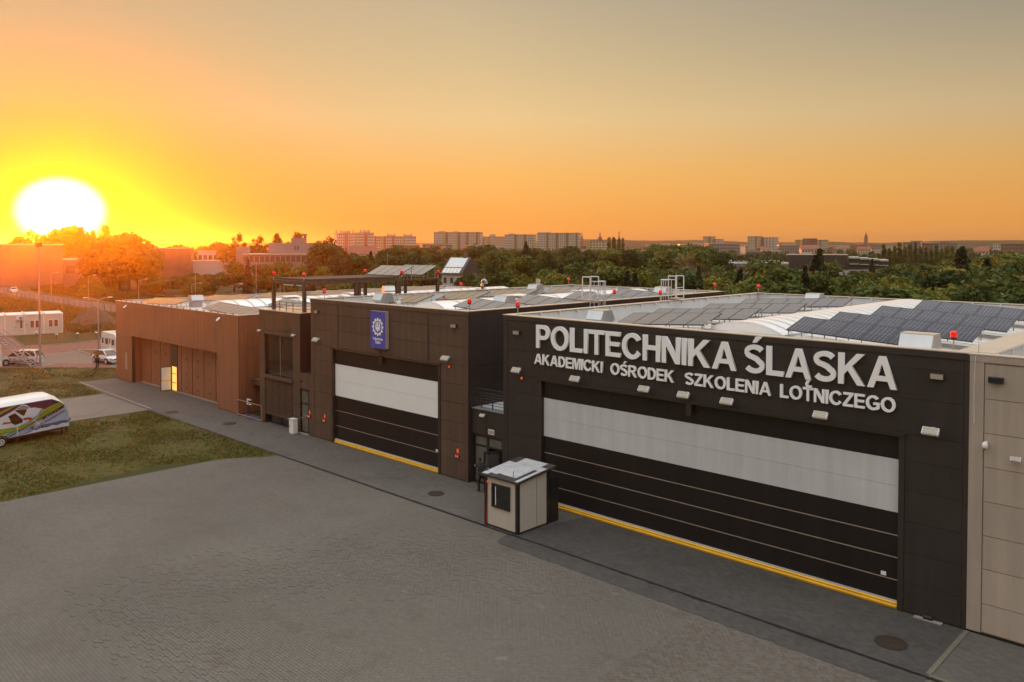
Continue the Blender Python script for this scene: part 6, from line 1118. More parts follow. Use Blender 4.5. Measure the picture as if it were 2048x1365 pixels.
def leaves(name, pts, nrm, size, m, rng):
    """one rhombic leaf clump per point, turned roughly to nrm"""
    n = len(pts); r = rng.normal(size=(n, 3)); d = nrm * 0.9 + r * 0.55; d /= np.linalg.norm(d, axis=1)[:, None] + 1e-9
    a = np.cross(d, rng.normal(size=(n, 3))); a /= np.linalg.norm(a, axis=1)[:, None] + 1e-9; b = np.cross(d, a)
    s = size * rng.uniform(0.6, 1.35, n)[:, None]
    V = np.empty((n, 4, 3)); V[:, 0] = pts - a * s; V[:, 1] = pts - b * s * 0.62 + d * s * 0.12; V[:, 2] = pts + a * s; V[:, 3] = pts + b * s * 0.62 - d * s * 0.10
    me = bpy.data.meshes.new(name); me.vertices.add(n * 4); me.vertices.foreach_set('co', V.reshape(-1)); me.loops.add(n * 4); me.loops.foreach_set('vertex_index', np.arange(n * 4, dtype=np.int32))
    me.polygons.add(n); me.polygons.foreach_set('loop_start', np.arange(0, n * 4, 4, dtype=np.int32)); me.polygons.foreach_set('loop_total', np.full(n, 4, dtype=np.int32))
    me.materials.append(M[m]); me.update(); return me
def lobed(rng, H, nl, rad, zr, rr, cnt):
    P_, Nn = [], []
    for k in range(nl):
        a = rng.uniform(0, 2 * math.pi); t = rng.uniform(0, 1); z = lerp(zr[0], zr[1], t) * H; R1 = rad * H * math.sqrt(rng.uniform(0, 1)) * (1.0 - 0.75 * max(0, (t - 0.35) / 0.65) ** 1.3)
        c = np.array([R1 * math.cos(a), R1 * math.sin(a), z]); lr = H * rng.uniform(*rr); m = int(cnt / nl)
        u = rng.normal(size=(m, 3)); u /= np.linalg.norm(u, axis=1)[:, None]; rad_ = lr * (rng.uniform(0.35, 1.0, m) ** 0.45)[:, None] * (1 + 0.25 * rng.normal(size=(m, 1)) * 0.5)
        P_.append(c + u * rad_ * np.array([1, 1, 0.82])); Nn.append(u)
    return np.concatenate(P_), np.concatenate(Nn)
def limbs(H, h0, rng, r=0.022, n=6):
    b = MB().cyl((0, 0, 0), (0, 0, H * 0.72), H * r, H * r * 0.35, 8)
    for k in range(n):
        a = 2 * math.pi * k / n + rng.uniform(-0.4, 0.4); z = H * rng.uniform(h0, 0.6); L_ = H * rng.uniform(0.16, 0.27); b.cyl((0, 0, z), (L_ * math.cos(a), L_ * math.sin(a), z + L_ * 0.9), H * r * 0.4, H * r * 0.12, 5)
    return b.mesh('trunk', 'bark')
PROTO = {}
def protos():
    rng = np.random.default_rng(5)
    for i in range(5):
        p, n = lobed(rng, 10, 20 + i * 2, 0.30 + 0.02 * i, (0.24, 0.86), (0.10, 0.19), 5200); PROTO.setdefault('b', []).append((leaves('crown', p, n, 0.27, 'leaf_green', rng), limbs(10, 0.25, rng)))
    for i in range(3):
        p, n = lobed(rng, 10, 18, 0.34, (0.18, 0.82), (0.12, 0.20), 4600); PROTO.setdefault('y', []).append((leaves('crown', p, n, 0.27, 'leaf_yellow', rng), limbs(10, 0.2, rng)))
    for i in range(2):
        p, n = lobed(rng, 10, 26, 0.24, (0.35, 0.94), (0.045, 0.085), 1500); PROTO.setdefault('o', []).append((leaves('crown', p, n, 0.20, 'leaf_green', rng), limbs(10, 0.3, rng, 0.014, 9)))
    for i in range(3):
        P_, Nn = [], []
        for k in range(26):
            t = k / 25; z = lerp(0.8, 9.7, t); R1 = (1 - t) ** 0.85 * 2.35 * rng.uniform(0.75, 1.15) + 0.12
            for j in range(11):
                a = rng.uniform(0, 2 * math.pi); m = 17; s = rng.uniform(0.1, 1, m) ** 0.6; q = np.stack([np.cos(a) * R1 * s, np.sin(a) * R1 * s, z - 0.45 * R1 * s ** 1.5 + rng.normal(size=m) * 0.06], 1) + rng.normal(size=(m, 3)) * 0.09
                P_.append(q); Nn.append(np.tile([math.cos(a) * 0.4, math.sin(a) * 0.4, 0.8], (m, 1)))
        PROTO.setdefault('c', []).append((leaves('crown', np.concatenate(P_), np.concatenate(Nn), 0.19, 'leaf_conifer', rng), limbs(10, 0.2, rng, 0.016, 3)))
    for i in range(3):
        p, n = lobed(rng, 10, 26, 0.055, (0.12, 0.93), (0.055, 0.105), 3200); p[:, :2] *= (1.15 - 0.05 * p[:, 2:3]).clip(0.55); PROTO.setdefault('p', []).append((leaves('crown', p, n, 0.21, 'leaf_green', rng), limbs(10, 0.15, rng, 0.014, 4)))
    for i in range(3):
        p, n = lobed(rng, 10, 14, 0.55, (0.15, 0.62), (0.20, 0.34), 2600); PROTO.setdefault('s', []).append((leaves('crown', p, n, 0.42, 'leaf_green' if i else 'leaf_yellow', rng), limbs(10, 0.1, rng, 0.012, 6)))
protos()
KN = {'b': ('broadleaf_tree', 'dark green broadleaf tree in the dense belt behind the halls', 'broadleaf trees behind the halls'), 'y': ('broadleaf_tree', 'yellow-green broadleaf tree paler than its neighbours behind the halls', 'yellow-green trees behind the halls'),
      'c': ('conifer_tree', 'dark pointed conifer rising from the tree belt', 'conifers in the tree belt'), 'p': ('poplar_tree', 'slim upright poplar against the horizon', 'poplars against the horizon'), 'o': ('sparse_tree', 'thin-crowned tree with sky showing through, on the left skyline', 'thin-crowned trees on the skyline'), 's': ('bush', 'low green bush at the edge of the tree belt', 'bushes at the edge of the tree belt')}
LAND = [(82.0, 'left of the sun'), (76.5, 'under the sun'), (71.5, 'right of the sun'), (68.0, 'by the blank brick wall'), (64.5, 'by the low white hall'), (61.5, 'left of the grey works'), (58.0, 'by the grey works'), (55.0, 'below the orange blocks'), (52.0, 'beyond the pergola panels'), (49.0, 'left of the solar house'),
        (46.0, 'right of the solar house'), (43.0, 'below the middle green-striped block'), (40.0, 'below the right green-striped block'), (37.0, 'left of the smoke'), (33.5, 'behind the smoke'), (30.0, 'left of the flat white roof'), (26.5, 'behind the flat white roof'), (23.5, 'by the dark terraced flats'), (20.5, 'right of the dark terraced flats'), (17.0, 'by the poplar row'), (14.0, 'right of the poplar row'), (-20, 'at the right picture edge')]
ORD = ['first', 'second', 'third', 'fourth', 'fifth', 'sixth', 'seventh', 'eighth', 'ninth', 'tenth', 'eleventh', 'twelfth']
KL = {'b': 'dark green broadleaf tree', 'y': 'yellow-green broadleaf tree', 'c': 'dark conifer', 'p': 'slim poplar', 'o': 'thin-crowned tree', 's': 'low green bush'}
def tree(kind, x, y, h, rot, wid, var, label):
    cm, tm = PROTO[kind][var % len(PROTO[kind])]; nm, lab, grp = KN[kind]
    t = thing(nm, label, 'bush' if kind == 's' else 'tree', (x, y, -0.1), rot, grp, local=True); t.scale = (h / 10 * wid, h / 10 * wid, h / 10 * 1.07)
    inst(cm, 'crown', t); inst(tm, 'trunk', t)
tr_r = random.Random(21)
for kind, txt in TREES.items():
    rows_ = {}
    for tok in txt.split():
        x, y, h = map(float, tok.split(',')); b = math.degrees(math.atan2(-x, y)); d = math.hypot(x, y)
        place = next(n for a, n in LAND if b > a); row = 'front' if d < 135 else 'middle' if d < 240 else 'back'
        rows_.setdefault((row, place), []).append((-b, x, y, h))
    for (row, place), lst in rows_.items():
        lst.sort()
        for k, (nb_, x, y, h) in enumerate(lst):
            lab = KL[kind] + (', %s from left' % ORD[k] if len(lst) > 1 else '') + ', %s row, ' % row + place
            wid = {'b': (0.95, 1.5), 'y': (0.95, 1.4), 'c': (0.8, 1.15), 'p': (0.8, 1.1), 'o': (0.8, 1.1), 's': (0.9, 1.5)}[kind]
            tree(kind, x, y, h, tr_r.uniform(0, 6.28), tr_r.uniform(*wid) * (max(1.0, 8.5 / h) if kind in 'by' else 1.0), tr_r.randrange(9), lab)
# far woods that read as one mass, and the ridge on the horizon
def woods(name, label, areas, seed, size, m):
    rng = np.random.default_rng(seed); P_, Nn = [], []
    for (b0, b1, d0, d1, cnt, h0, h1) in areas:
        for k in range(cnt):
            b = math.radians(rng.uniform(b0, b1)); d = math.sqrt(rng.uniform(d0 * d0, d1 * d1)); h = rng.uniform(h0, h1); c = np.array([-math.sin(b) * d, math.cos(b) * d, h * 0.55]); q = 46; u = rng.normal(size=(q, 3)); u /= np.linalg.norm(u, axis=1)[:, None]
            w = h * rng.uniform(0.35, 0.55); P_.append(c + u * np.array([w, w, h * 0.48]) * rng.uniform(0.6, 1, (q, 1))); Nn.append(u)
    me = leaves(name, np.concatenate(P_), np.concatenate(Nn), size, m, rng); o = bpy.data.objects.new(name, me); col.objects.link(o); tag(o, label, None, None, 'stuff')
woods('distant_woods', 'far woods between the tree belt and the town', [(30, 80, 420, 780, 420, 5, 10), (8, 34, 430, 760, 330, 4, 8.5), (60, 84, 330, 700, 160, 8, 13), (8, 84, 800, 2300, 520, 5, 10)], 3, 1.5, 'leaf_green')
ground_mat('ridge', (0.030, 0.035, 0.020), (0.045, 0.045, 0.028), (0.022, 0.028, 0.016), 0.002, 0.02)
rg = MB(); V = []; rr_ = random.Random(9); nb_ = 150
for i in range(nb_ + 1):
    b = math.radians(lerp(-5, 95, i / nb_)); deg = math.degrees(b); top = 26 + 4.5 * math.sin(deg * 0.21) + 2 * math.sin(deg * 0.83 + 1) + rr_.uniform(-0.8, 0.8)
    if deg > 45: top = lerp(top, 20, min(1, (deg - 45) / 14))
    for d, z in ((2350, 0), (2500, top * 0.75), (2700, top), (3000, 0)): V.append((-math.sin(b) * d, math.cos(b) * d, z))
rg.add(V, [(i * 4 + j, i * 4 + j + 1, (i + 1) * 4 + j + 1, (i + 1) * 4 + j) for i in range(nb_) for j in range(3)]); structure('hills', rg, 'ridge')
# ------------------------------------------------------------------ grass
def tufts(name, label, poly, n, hmin, hmax, seed, m, dens=None):
    rng = np.random.default_rng(seed); xs = [p[0] for p in poly]; ys = [p[1] for p in poly]; out = []
    def inside(x, y):
        c = False; j = len(poly) - 1
        for i in range(len(poly)):
            if (poly[i][1] > y) != (poly[j][1] > y) and x < (poly[j][0] - poly[i][0]) * (y - poly[i][1]) / (poly[j][1] - poly[i][1]) + poly[i][0]: c = not c
            j = i
        return c
    while len(out) < n:
        x, y = rng.uniform(min(xs), max(xs)), rng.uniform(min(ys), max(ys))
        if not inside(x, y): continue
        q = math.sin(x * 0.9 + 1.3 * math.sin(y * 0.6)) + math.sin(y * 1.1 + 1.7 * math.sin(x * 0.45 + 2)) + rng.normal() * 0.55
        if q < -0.15 and rng.uniform() < 0.88: continue
        out.append((x, y))
    V = []; F = []
    for x, y in out:
        h = rng.uniform(hmin, hmax)
        for k in range(3):
            a = rng.uniform(0, 6.28); w = h * rng.uniform(0.18, 0.35); lx, ly = rng.normal() * h * 0.4, rng.normal() * h * 0.4; o = len(V); ox, oy = rng.normal() * 0.06, rng.normal() * 0.06
            V += [(x + ox - w * math.cos(a), y + oy - w * math.sin(a), 0.01), (x + ox + w * math.cos(a), y + oy + w * math.sin(a), 0.01), (x + ox + lx, y + oy + ly, h)]; F.append((o, o + 1, o + 2))
    me = bpy.data.meshes.new(name); me.from_pydata(V, [], F); me.materials.append(M[m]); o = bpy.data.objects.new(name, me); col.objects.link(o); tag(o, label, None, None, 'stuff')
leaf_mat('grass_blade', (0.070, 0.082, 0.010), (0.128, 0.114, 0.020), trans=0.3); leaf_mat('grass_dry', (0.095, 0.085, 0.020), (0.180, 0.135, 0.040), trans=0.2)
tufts('lawn_grass', 'patchy green grass on the near lawn', [(-65.2, 4), (-47.3, 4), (-47.2, 11.4), (-48.4, 19.4), (-46.9, 23.5), (-45.5, 25.9), (-65.1, 26.0), (-64.6, 20.6), (-63.6, 15.2)], 21000, 0.04, 0.11, 1, 'grass_blade')
tufts('lawn_grass_dry', 'dry mown grass on the far lawn', [(-75.6, 26.1), (-83.3, 26.7), (-85, 31), (-90.3, 32.8), (-99.2, 24.1), (-105, 18), (-75.6, 12)], 9000, 0.05, 0.13, 2, 'grass_dry')
tufts('field_weeds', 'tall wild weeds in the field beyond the parking area', [(-119, 44), (-119, 57.5), (-180, 57.5), (-246, 57), (-200, 44), (-140, 28), (-134, 41.5)], 13000, 0.25, 0.75, 3, 'grass_dry')
tufts('verge_weeds', 'weeds on the bank beyond the far road', [(-120, 68), (-260, 71.5), (-300, 90), (-180, 85), (-120, 76)], 6000, 0.3, 0.9, 4, 'grass_dry')
# ------------------------------------------------------------------ buildings behind the halls
mat('bl_white', (0.52, 0.50, 0.46), 0.7, var=0.06, vscale=0.2); mat('bl_cream', (0.50, 0.45, 0.33), 0.7, var=0.06, vscale=0.2); mat('bl_green', (0.34, 0.42, 0.10), 0.7); mat('bl_brown', (0.20, 0.13, 0.09), 0.7); mat('bl_orange', (0.42, 0.12, 0.05), 0.7); mat('bl_ochre', (0.50, 0.33, 0.09), 0.7)
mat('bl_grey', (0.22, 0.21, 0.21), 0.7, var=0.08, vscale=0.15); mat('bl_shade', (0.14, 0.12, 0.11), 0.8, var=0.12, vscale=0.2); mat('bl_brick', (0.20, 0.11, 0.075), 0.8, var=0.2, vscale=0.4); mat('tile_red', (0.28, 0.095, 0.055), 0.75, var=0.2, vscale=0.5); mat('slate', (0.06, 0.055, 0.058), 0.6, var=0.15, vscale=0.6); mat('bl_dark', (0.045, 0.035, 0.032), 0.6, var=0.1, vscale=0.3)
mat('win_far', (0.07, 0.065, 0.06), 0.15, spec=0.7)
def windows(parent, w, h, floors, bays, y, z0=1.2, wx=0.55, wz=0.5, nm='window_grid', m='win_far', side=None):
    b = MB(); fh = (h - z0) / floors; bw = w / bays
    for f in range(floors):
        for k in range(bays):
            x = -w / 2 + (k + 0.5) * bw; z = z0 + (f + 0.3) * fh; a, c = x - bw * wx / 2, x + bw * wx / 2
            if side is None: b.box(a, y - 0.06, z, c, y + 0.05, z + fh * wz)
            else: b.box(side - 0.06, a + w / 2, z, side + 0.06, c + w / 2, z + fh * wz)
    return tag(b.build(nm, m, parent, world=False), kind='stuff')
def block(label, x, y, view, w, h, depth=11, floors=10, bays=10, wall='bl_white', stripes=(), heads=(), chim=(), turn=14, cat='apartment block', group='distant apartment blocks', name='apartment_block', sidewin=4, roof='slate'):
    t = thing(name, label, cat, (x, y, 0), math.radians(view + turn), group, local=True)
    MB().box(-w / 2, 0, 0, w / 2, depth, h).build('wall', wall, t); MB().box(-w / 2 - 0.15, -0.15, h + 0.002, w / 2 + 0.15, depth + 0.15, h + 0.4).build('roof', roof, t)
    windows(t, w, h, floors, bays, 0.0)
    for sx in (-w / 2, w / 2): windows(t, depth, h, floors, sidewin, 0, side=sx)
    for a, b, m in stripes: MB().box(-w / 2 + a * w, -0.5, 0, -w / 2 + b * w, -0.07, h + 0.6).build('facade_strip', m, t)
    for a, b, hh in heads: MB().box(-w / 2 + a * w, depth * 0.3, h + 0.41, -w / 2 + b * w, depth * 0.75, h + hh).build('lift_head', wall, t)
    for a in chim: MB().box(-w / 2 + a * w - 0.5, depth * 0.4, h + 0.41, -w / 2 + a * w + 0.5, depth * 0.4 + 1, h + 3.6).build('chimney', 'bl_brown', t)
    return t
V_ = lambda x, y: math.degrees(math.atan2(-x, y))
block('orange and white block with chimneys, leftmost on the skyline', -743, 508, 55.7, 20.5, 25.5, floors=8, bays=9, stripes=((0.45, 0.62, 'bl_orange'), (0.0, 0.06, 'bl_cream')), heads=((0.35, 0.7, 3),), chim=(0.05, 0.3, 0.75, 0.95))
block('orange and white block with chimneys, second on the skyline', -715, 513, 54.4, 19, 25.8, floors=8, bays=9, stripes=((0.46, 0.64, 'bl_orange'), (0.0, 0.1, 'bl_ochre')), heads=((0.4, 0.75, 3),), chim=(0.3, 0.5, 0.8))
block('long low ochre and orange block right of the chimney blocks', -728, 563, 52.3, 46.7, 22.5, floors=7, bays=20, stripes=((0.0, 0.05, 'bl_orange'), (0.16, 0.23, 'bl_ochre'), (0.24, 0.28, 'bl_orange'), (0.42, 0.48, 'bl_orange'), (0.65, 0.72, 'bl_ochre')), heads=((0.34, 0.5, 2.4), (0.72, 0.9, 2.4)), chim=(0.33, 0.5, 0.72, 0.9), turn=5)
block('long white block with lime green strips above the small solar house', -632, 569, 48, 49.7, 26, 12, 10, 22, stripes=((0.22, 0.25, 'bl_green'), (0.25, 0.31, 'bl_brown'), (0.48, 0.51, 'bl_green'), (0.51, 0.56, 'bl_brown'), (0.67, 0.69, 'bl_green'), (0.69, 0.74, 'bl_brown'), (0.88, 0.90, 'bl_green'), (0.90, 0.95, 'bl_brown')), heads=((0.08, 0.22, 1.8), (0.4, 0.5, 1.4)), turn=-12)
block('pale yellow block group between two green-striped blocks', -699, 686, 45.5, 26.3, 22.8, 11, 8, 11, 'bl_cream', ((0.0, 0.1, 'bl_brown'), (0.3, 0.36, 'bl_brown')), ((0.35, 0.6, 3.2),), turn=-10)
block('middle green-striped white block on the skyline', -566, 593, 43.6, 30, 23.2, 12, 9, 14, stripes=((0.3, 0.34, 'bl_green'), (0.34, 0.42, 'bl_brown'), (0.62, 0.66, 'bl_green'), (0.66, 0.73, 'bl_brown'), (0.93, 0.97, 'bl_green')), heads=((0.1, 0.3, 1.5),), turn=-14)
block('green-striped white block left of the church spires', -525, 604, 41, 41, 24.5, 12, 10, 20, stripes=((0.2, 0.23, 'bl_green'), (0.23, 0.28, 'bl_brown'), (0.43, 0.46, 'bl_green'), (0.46, 0.51, 'bl_brown'), (0.68, 0.71, 'bl_green'), (0.71, 0.76, 'bl_brown'), (0.92, 0.95, 'bl_green'), (0.95, 0.99, 'bl_brown')), heads=((0.0, 0.3, 1.2),), turn=-14)
block('small yellow block beside the domed tower', -496, 627, 38.3, 18.5, 17, 10, 6, 6, 'bl_cream', ((0.0, 0.2, 'bl_ochre'),), turn=-20)
block('tall cream block standing alone right of the tree belt', -665, 1117, 30.8, 15, 26, 12, 11, 5, 'bl_cream', ((0.62, 0.85, 'bl_brown'),), turn=-30); block('lower half of the lone cream block pair', -652, 1122, 30.2, 11, 22, 12, 9, 4, 'bl_white', ((0.1, 0.3, 'bl_brown'),), turn=-30)
block('tall cream block with balconies, left of a pair', -559, 1062, 27.7, 17, 25, 12, 11, 7, 'bl_cream', ((0.7, 0.8, 'bl_brown'),), turn=-24); block('pale block touching the tall cream block', -541, 1071, 26.9, 19, 23.5, 12, 10, 4, 'bl_white', ((0.0, 0.18, 'bl_brown'),), turn=-24)
block('ochre end of the brown slab block', -442, 952, 24.9, 8.5, 19, 11, 8, 1, 'bl_ochre', sidewin=2, turn=-4); block('brown slab block above the dark terraces', -430, 957, 24.3, 16, 20.6, 11, 8, 9, 'bl_brick', turn=-4); block('cream end of the brown slab block', -417, 962, 23.5, 13, 18.8, 11, 8, 6, 'bl_cream', ((0.3, 0.36, 'bl_brown'),), turn=-4)
block('pale block behind the poplar row, left', -279, 856, 18.1, 19.7, 15.3, 10, 6, 6, 'bl_grey', ((0.75, 0.95, 'bl_brown'),), ((0.3, 0.8, 2),), turn=-16); block('pale block behind the poplar row, right', -240, 815, 16.4, 17.9, 14.7, 10, 6, 6, 'bl_grey', ((0.55, 0.75, 'bl_brown'), (0.85, 0.95, 'bl_brown')), ((0.3, 0.8, 1.8),), turn=-16)
# towers
def spire(label, x, y, prof, m_, name='church_tower', body=None, cat='tower'):
    t = thing(name, label, cat, (x, y, 0), 0.4, local=True)
    if body: MB().box(-body[0], -body[0], 0, body[0], body[0], body[1]).build('tower', body[2], t); MB().box(-body[0] - 14, -5, 0, -body[0] - 0.01, 5, body[1] * 0.5).build('nave', body[2], t); MB().prism([(-body[0] - 14, -5.3, body[1] * 0.5 + 0.01), (-body[0] - 14, 5.3, body[1] * 0.5 + 0.01), (-body[0] - 14, 0, body[1] * 0.5 + 5)], (13.9, 0, 0)).build('nave_roof', 'tile_red', t)
    MB().lathe(prof, n=10).build('spire', m_, t)
spire('thin pointed church spire right of the green-striped blocks', -950, 1161, [(2.6, 24.01), (0.9, 31), (0.15, 39)], 'slate', body=(2.6, 24, 'bl_brick')); spire('domed tower near the thin church spire', -924, 1181, [(4.0, 22.01), (4.0, 25), (2.8, 28), (1.2, 29), (1.2, 32), (0.2, 38)], 'slate', body=(4.2, 22, 'bl_brick'))
spire('tall brick church tower above the distant town', -660, 1737, [(3.6, 28.01), (3.4, 31), (1.6, 35), (1.5, 37), (0.4, 39), (0.15, 42)], 'slate', body=(3.6, 28, 'bl_brick'))
t = thing('factory_chimney', 'slim striped factory chimney above the poplar clump', 'chimney', (-897, 1202, 0), 0, local=True); MB().cyl((0, 0, 0), (0, 0, 28), 1.6, 1.2, 12).build('shaft', 'bl_grey', t)
for z in (28, 33): MB().cyl((0, 0, z + 0.01), (0, 0, z + 2.5), 1.22, 1.15, 12).build('band', 'bl_orange', t); MB().cyl((0, 0, z + 2.51), (0, 0, z + 5), 1.15, 1.1, 12).build('band', 'bl_white', t)
# nearer buildings
def hall_far(label, x, y, view, w, h, depth, wall, floors=0, bays=0, turn=0, roof='cap_metal', name='industrial_building', extra=None, z0=1.0, wz=0.4, wx=0.7):
    t = thing(name, label, 'building', (x, y, 0), math.radians(view + turn), local=True)
    MB().box(-w / 2, 0, 0, w / 2, depth, h).build('wall', wall, t); MB().box(-w / 2 - 0.2, -0.2, h + 0.002, w / 2 + 0.2, depth + 0.2, h + 0.45).build('roof', roof, t)
    if floors:
        fh = (h - z0) / floors; bw = w / bays; me = MB().box(-bw * wx / 2, -0.06, 0, bw * wx / 2, 0.04, fh * wz).mesh('window', 'win_far')
        for f in range(floors):
            for k in range(bays): inst(me, 'window', t, (-w / 2 + (k + 0.5) * bw, 0, z0 + (f + 0.3) * fh))
    return t
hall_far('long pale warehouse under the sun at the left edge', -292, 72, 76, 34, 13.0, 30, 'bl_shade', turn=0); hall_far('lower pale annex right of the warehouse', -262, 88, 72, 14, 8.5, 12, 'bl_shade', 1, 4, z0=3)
hall_far('brown brick building with blank wall left of the low white hall', -313, 133, 67, 16.4, 11.6, 14, 'bl_brick', turn=-6); hall_far('low white hall with roof domes right of the blank brick wall', -312, 150, 64.8, 14, 6.4, 12, 'bl_white'); hall_far('small pale house behind the low white hall', -332, 158, 64.5, 8, 10.2, 10, 'bl_white', 2, 4)
gi = hall_far('long grey works building with ribbon windows behind the pergola', -256, 150, 59.6, 28, 9.6, 18, 'bl_grey', 1, 16, turn=-4, z0=6.2, wz=0.55, wx=0.8)
for a, b, c, d, z0, z1 in ((-6.0, 10.5, 4, 14, 10.06, 13.8), (1.5, 6.2, 6, 12, 13.81, 15.6), (-17.0, -13.0, 4, 10, 0, 12.4), (7.5, 10.0, 3.7, 3.99, 11, 12.6)): MB().box(a, c, z0, b, d, z1).build('upper_storey', 'bl_grey', gi)
for x in (3.0, 4.0, 8.2): MB().box(x - 0.25, 3.93, 11.3, x + 0.25, 3.99, 12.8).build('window', 'win_far', gi)
ml = thing('lattice_chimney', 'short flue mast among the thin trees', 'chimney', (-318, 196, 0), 0, local=True); MB().cyl((0, 0, 0), (0, 0, 17), 0.8, 0.7, 10).build('shaft', 'bl_brick', ml); MB().cyl((0, 0, 17.01), (0, 0, 18), 1.0, 1.0, 10).build('cap', 'bl_grey', ml)
def house(label, x, y, view, w, h, depth, wall, roofm, rh=3.5, turn=30, group=None, along=True, win=True, name='house'):
    t = thing(name, label, 'house', (x, y, 0), math.radians(view + turn), group, local=True)
    MB().box(-w / 2, 0, 0, w / 2, depth, h).build('wall', wall, t)
    MB().prism([(-w / 2 - 0.3, -0.5, h + 0.005), (-w / 2 - 0.3, depth + 0.5, h + 0.005), (-w / 2 - 0.3, depth / 2, h + rh)], (w + 0.6, 0, 0)).build('roof', roofm, t)
    if win:
        me = MB().box(-0.45, -0.05, 0, 0.45, 0.04, 1.2).mesh('window', 'win_far')
        for k in range(3): inst(me, 'window', t, (-w / 2 + (k + 0.5) * w / 3, 0, h - 2.0))
    MB().box(w * 0.2, depth * 0.5 - 0.4, h + rh * 0.6, w * 0.2 + 0.7, depth * 0.5 + 0.4, h + rh + 1).build('chimney', 'bl_brick', t)
    return t
sh = house('pale house with solar panels on a steep dark roof behind the brown hall', -123.4, 109.6, 47.7, 6.2, 7.6, 7.0, 'bl_white', 'slate', 3.5, -38)
sh.scale = (0.82, 0.82, 0.95)
o = MB().hexa([(-2.8, 0.95, 9.02), (2.7, 0.95, 9.02), (2.7, 1.01, 8.96), (-2.8, 1.01, 8.96)], [(-2.8, 3.2, 10.99), (2.7, 3.2, 10.99), (2.7, 3.26, 10.93), (-2.8, 3.26, 10.93)]).build('solar_panel', 'galv_light', sh, world=False)
for i in range(5): MB().hexa([(-2.8 + i * 1.1, -0.4, 7.84), (-1.85 + i * 1.1, -0.4, 7.84), (-1.85 + i * 1.1, -0.34, 7.78), (-2.8 + i * 1.1, -0.34, 7.78)], [(-2.8 + i * 1.1, 0.78, 8.87), (-1.85 + i * 1.1, 0.78, 8.87), (-1.85 + i * 1.1, 0.84, 8.81), (-2.8 + i * 1.1, 0.84, 8.81)]).build('solar_panel', 'white', sh, world=False)
for x, y, w, h, lab in ((-392, 280, 17, 7.8, 'long house with red tiled roof below the orange blocks, left'), (-398, 307, 9, 7.5, 'narrow red-roofed house below the orange blocks, middle'), (-384, 330, 12, 8.0, 'red-roofed house below the orange blocks, right'), (-365, 342, 9, 8.6, 'red-roofed house left of the long green-striped block')): house(lab, x, y, V_(x, y), w, h, 9, 'bl_white', 'tile_red', 4.5, 20)
hall_far('low white flat building among trees behind the pergola panels', -338, 246, 54, 14, 7.4, 8, 'bl_white', 1, 5, z0=3)
da = thing('terraced_flats', 'dark brown terraced flats with white balconies above the tree belt', 'apartment block', (-122, 290, 0), math.radians(23.4), local=True)
MB().box(-17, 0, 4.2, 6, 12, 6.8).build('storey', 'bl_dark', da); MB().box(-15.5, 0.4, 6.81, 5, 12, 9.4).build('storey', 'bl_dark', da); MB().box(-16, 0.1, 0, 6, 12, 4.19).build('storey', 'bl_white', da); MB().box(-15.6, 0.2, 9.41, 5.2, 12.2, 9.7).build('roof', 'cap_metal', da)
for k in range(4):
    x = 6.0 + k * 3.3; y = k * 2.6
    MB().box(x + 0.01, y + 0.5, 0, x + 3.25, y + 12, 4.2).build('storey', 'bl_white', da); MB().box(x + 0.01, y + 0.5, 4.21, x + 3.25, y + 12, 8.2 - 0.35 * k).build('storey', 'bl_dark', da); MB().box(x - 0.4, y - 0.9, 8.25 - 0.35 * k, x + 3.0, y + 12, 8.85 - 0.35 * k).build('roof', 'bl_white', da)
    for z in (1.5, 4.0, 6.2 - 0.2 * k): b_ = MB().box(x - 0.3, y - 1.2, z, x + 2.9, y + 0.48, z + 0.28).build('balcony', 'bl_white', da); MB().box(x - 0.25, y - 1.15, z + 0.29, x + 2.8, y - 1.05, z + 1.1).build('parapet', 'bl_dark', b_, world=False); MB().box(x + 0.6, y + 0.42, z + 0.3, x + 2.6, y + 0.495, z + 2.0).build('window', 'win_far', da)
me = MB().box(-0.35, -0.06, 0, 0.35, 0.05, 1.3).mesh('window', 'win_far')
for k in range(9):
    inst(me, 'window', da, (-14.5 + k * 2.3, 0.39, 7.3)); inst(me, 'window', da, (-14.5 + k * 2.3, -0.01, 4.9)); inst(me, 'window', da, (-14.5 + k * 2.3, 0.09, 2.0))
fw_ = hall_far('flat white-roofed building with rooftop units right of the smoke', -141, 266, 28.3, 25, 6.3, 12, 'bl_grey', 1, 9, turn=-3, roof='bl_white', z0=3.0)
rq = random.Random(2)
for k in range(16): x = -12 + k * 1.5; MB().box(x, rq.uniform(1, 5), 6.76, x + rq.uniform(0.4, 1.0), rq.uniform(6, 9), 7.1 + rq.uniform(0, 0.5)).build('rooftop_unit', 'galv', fw_)
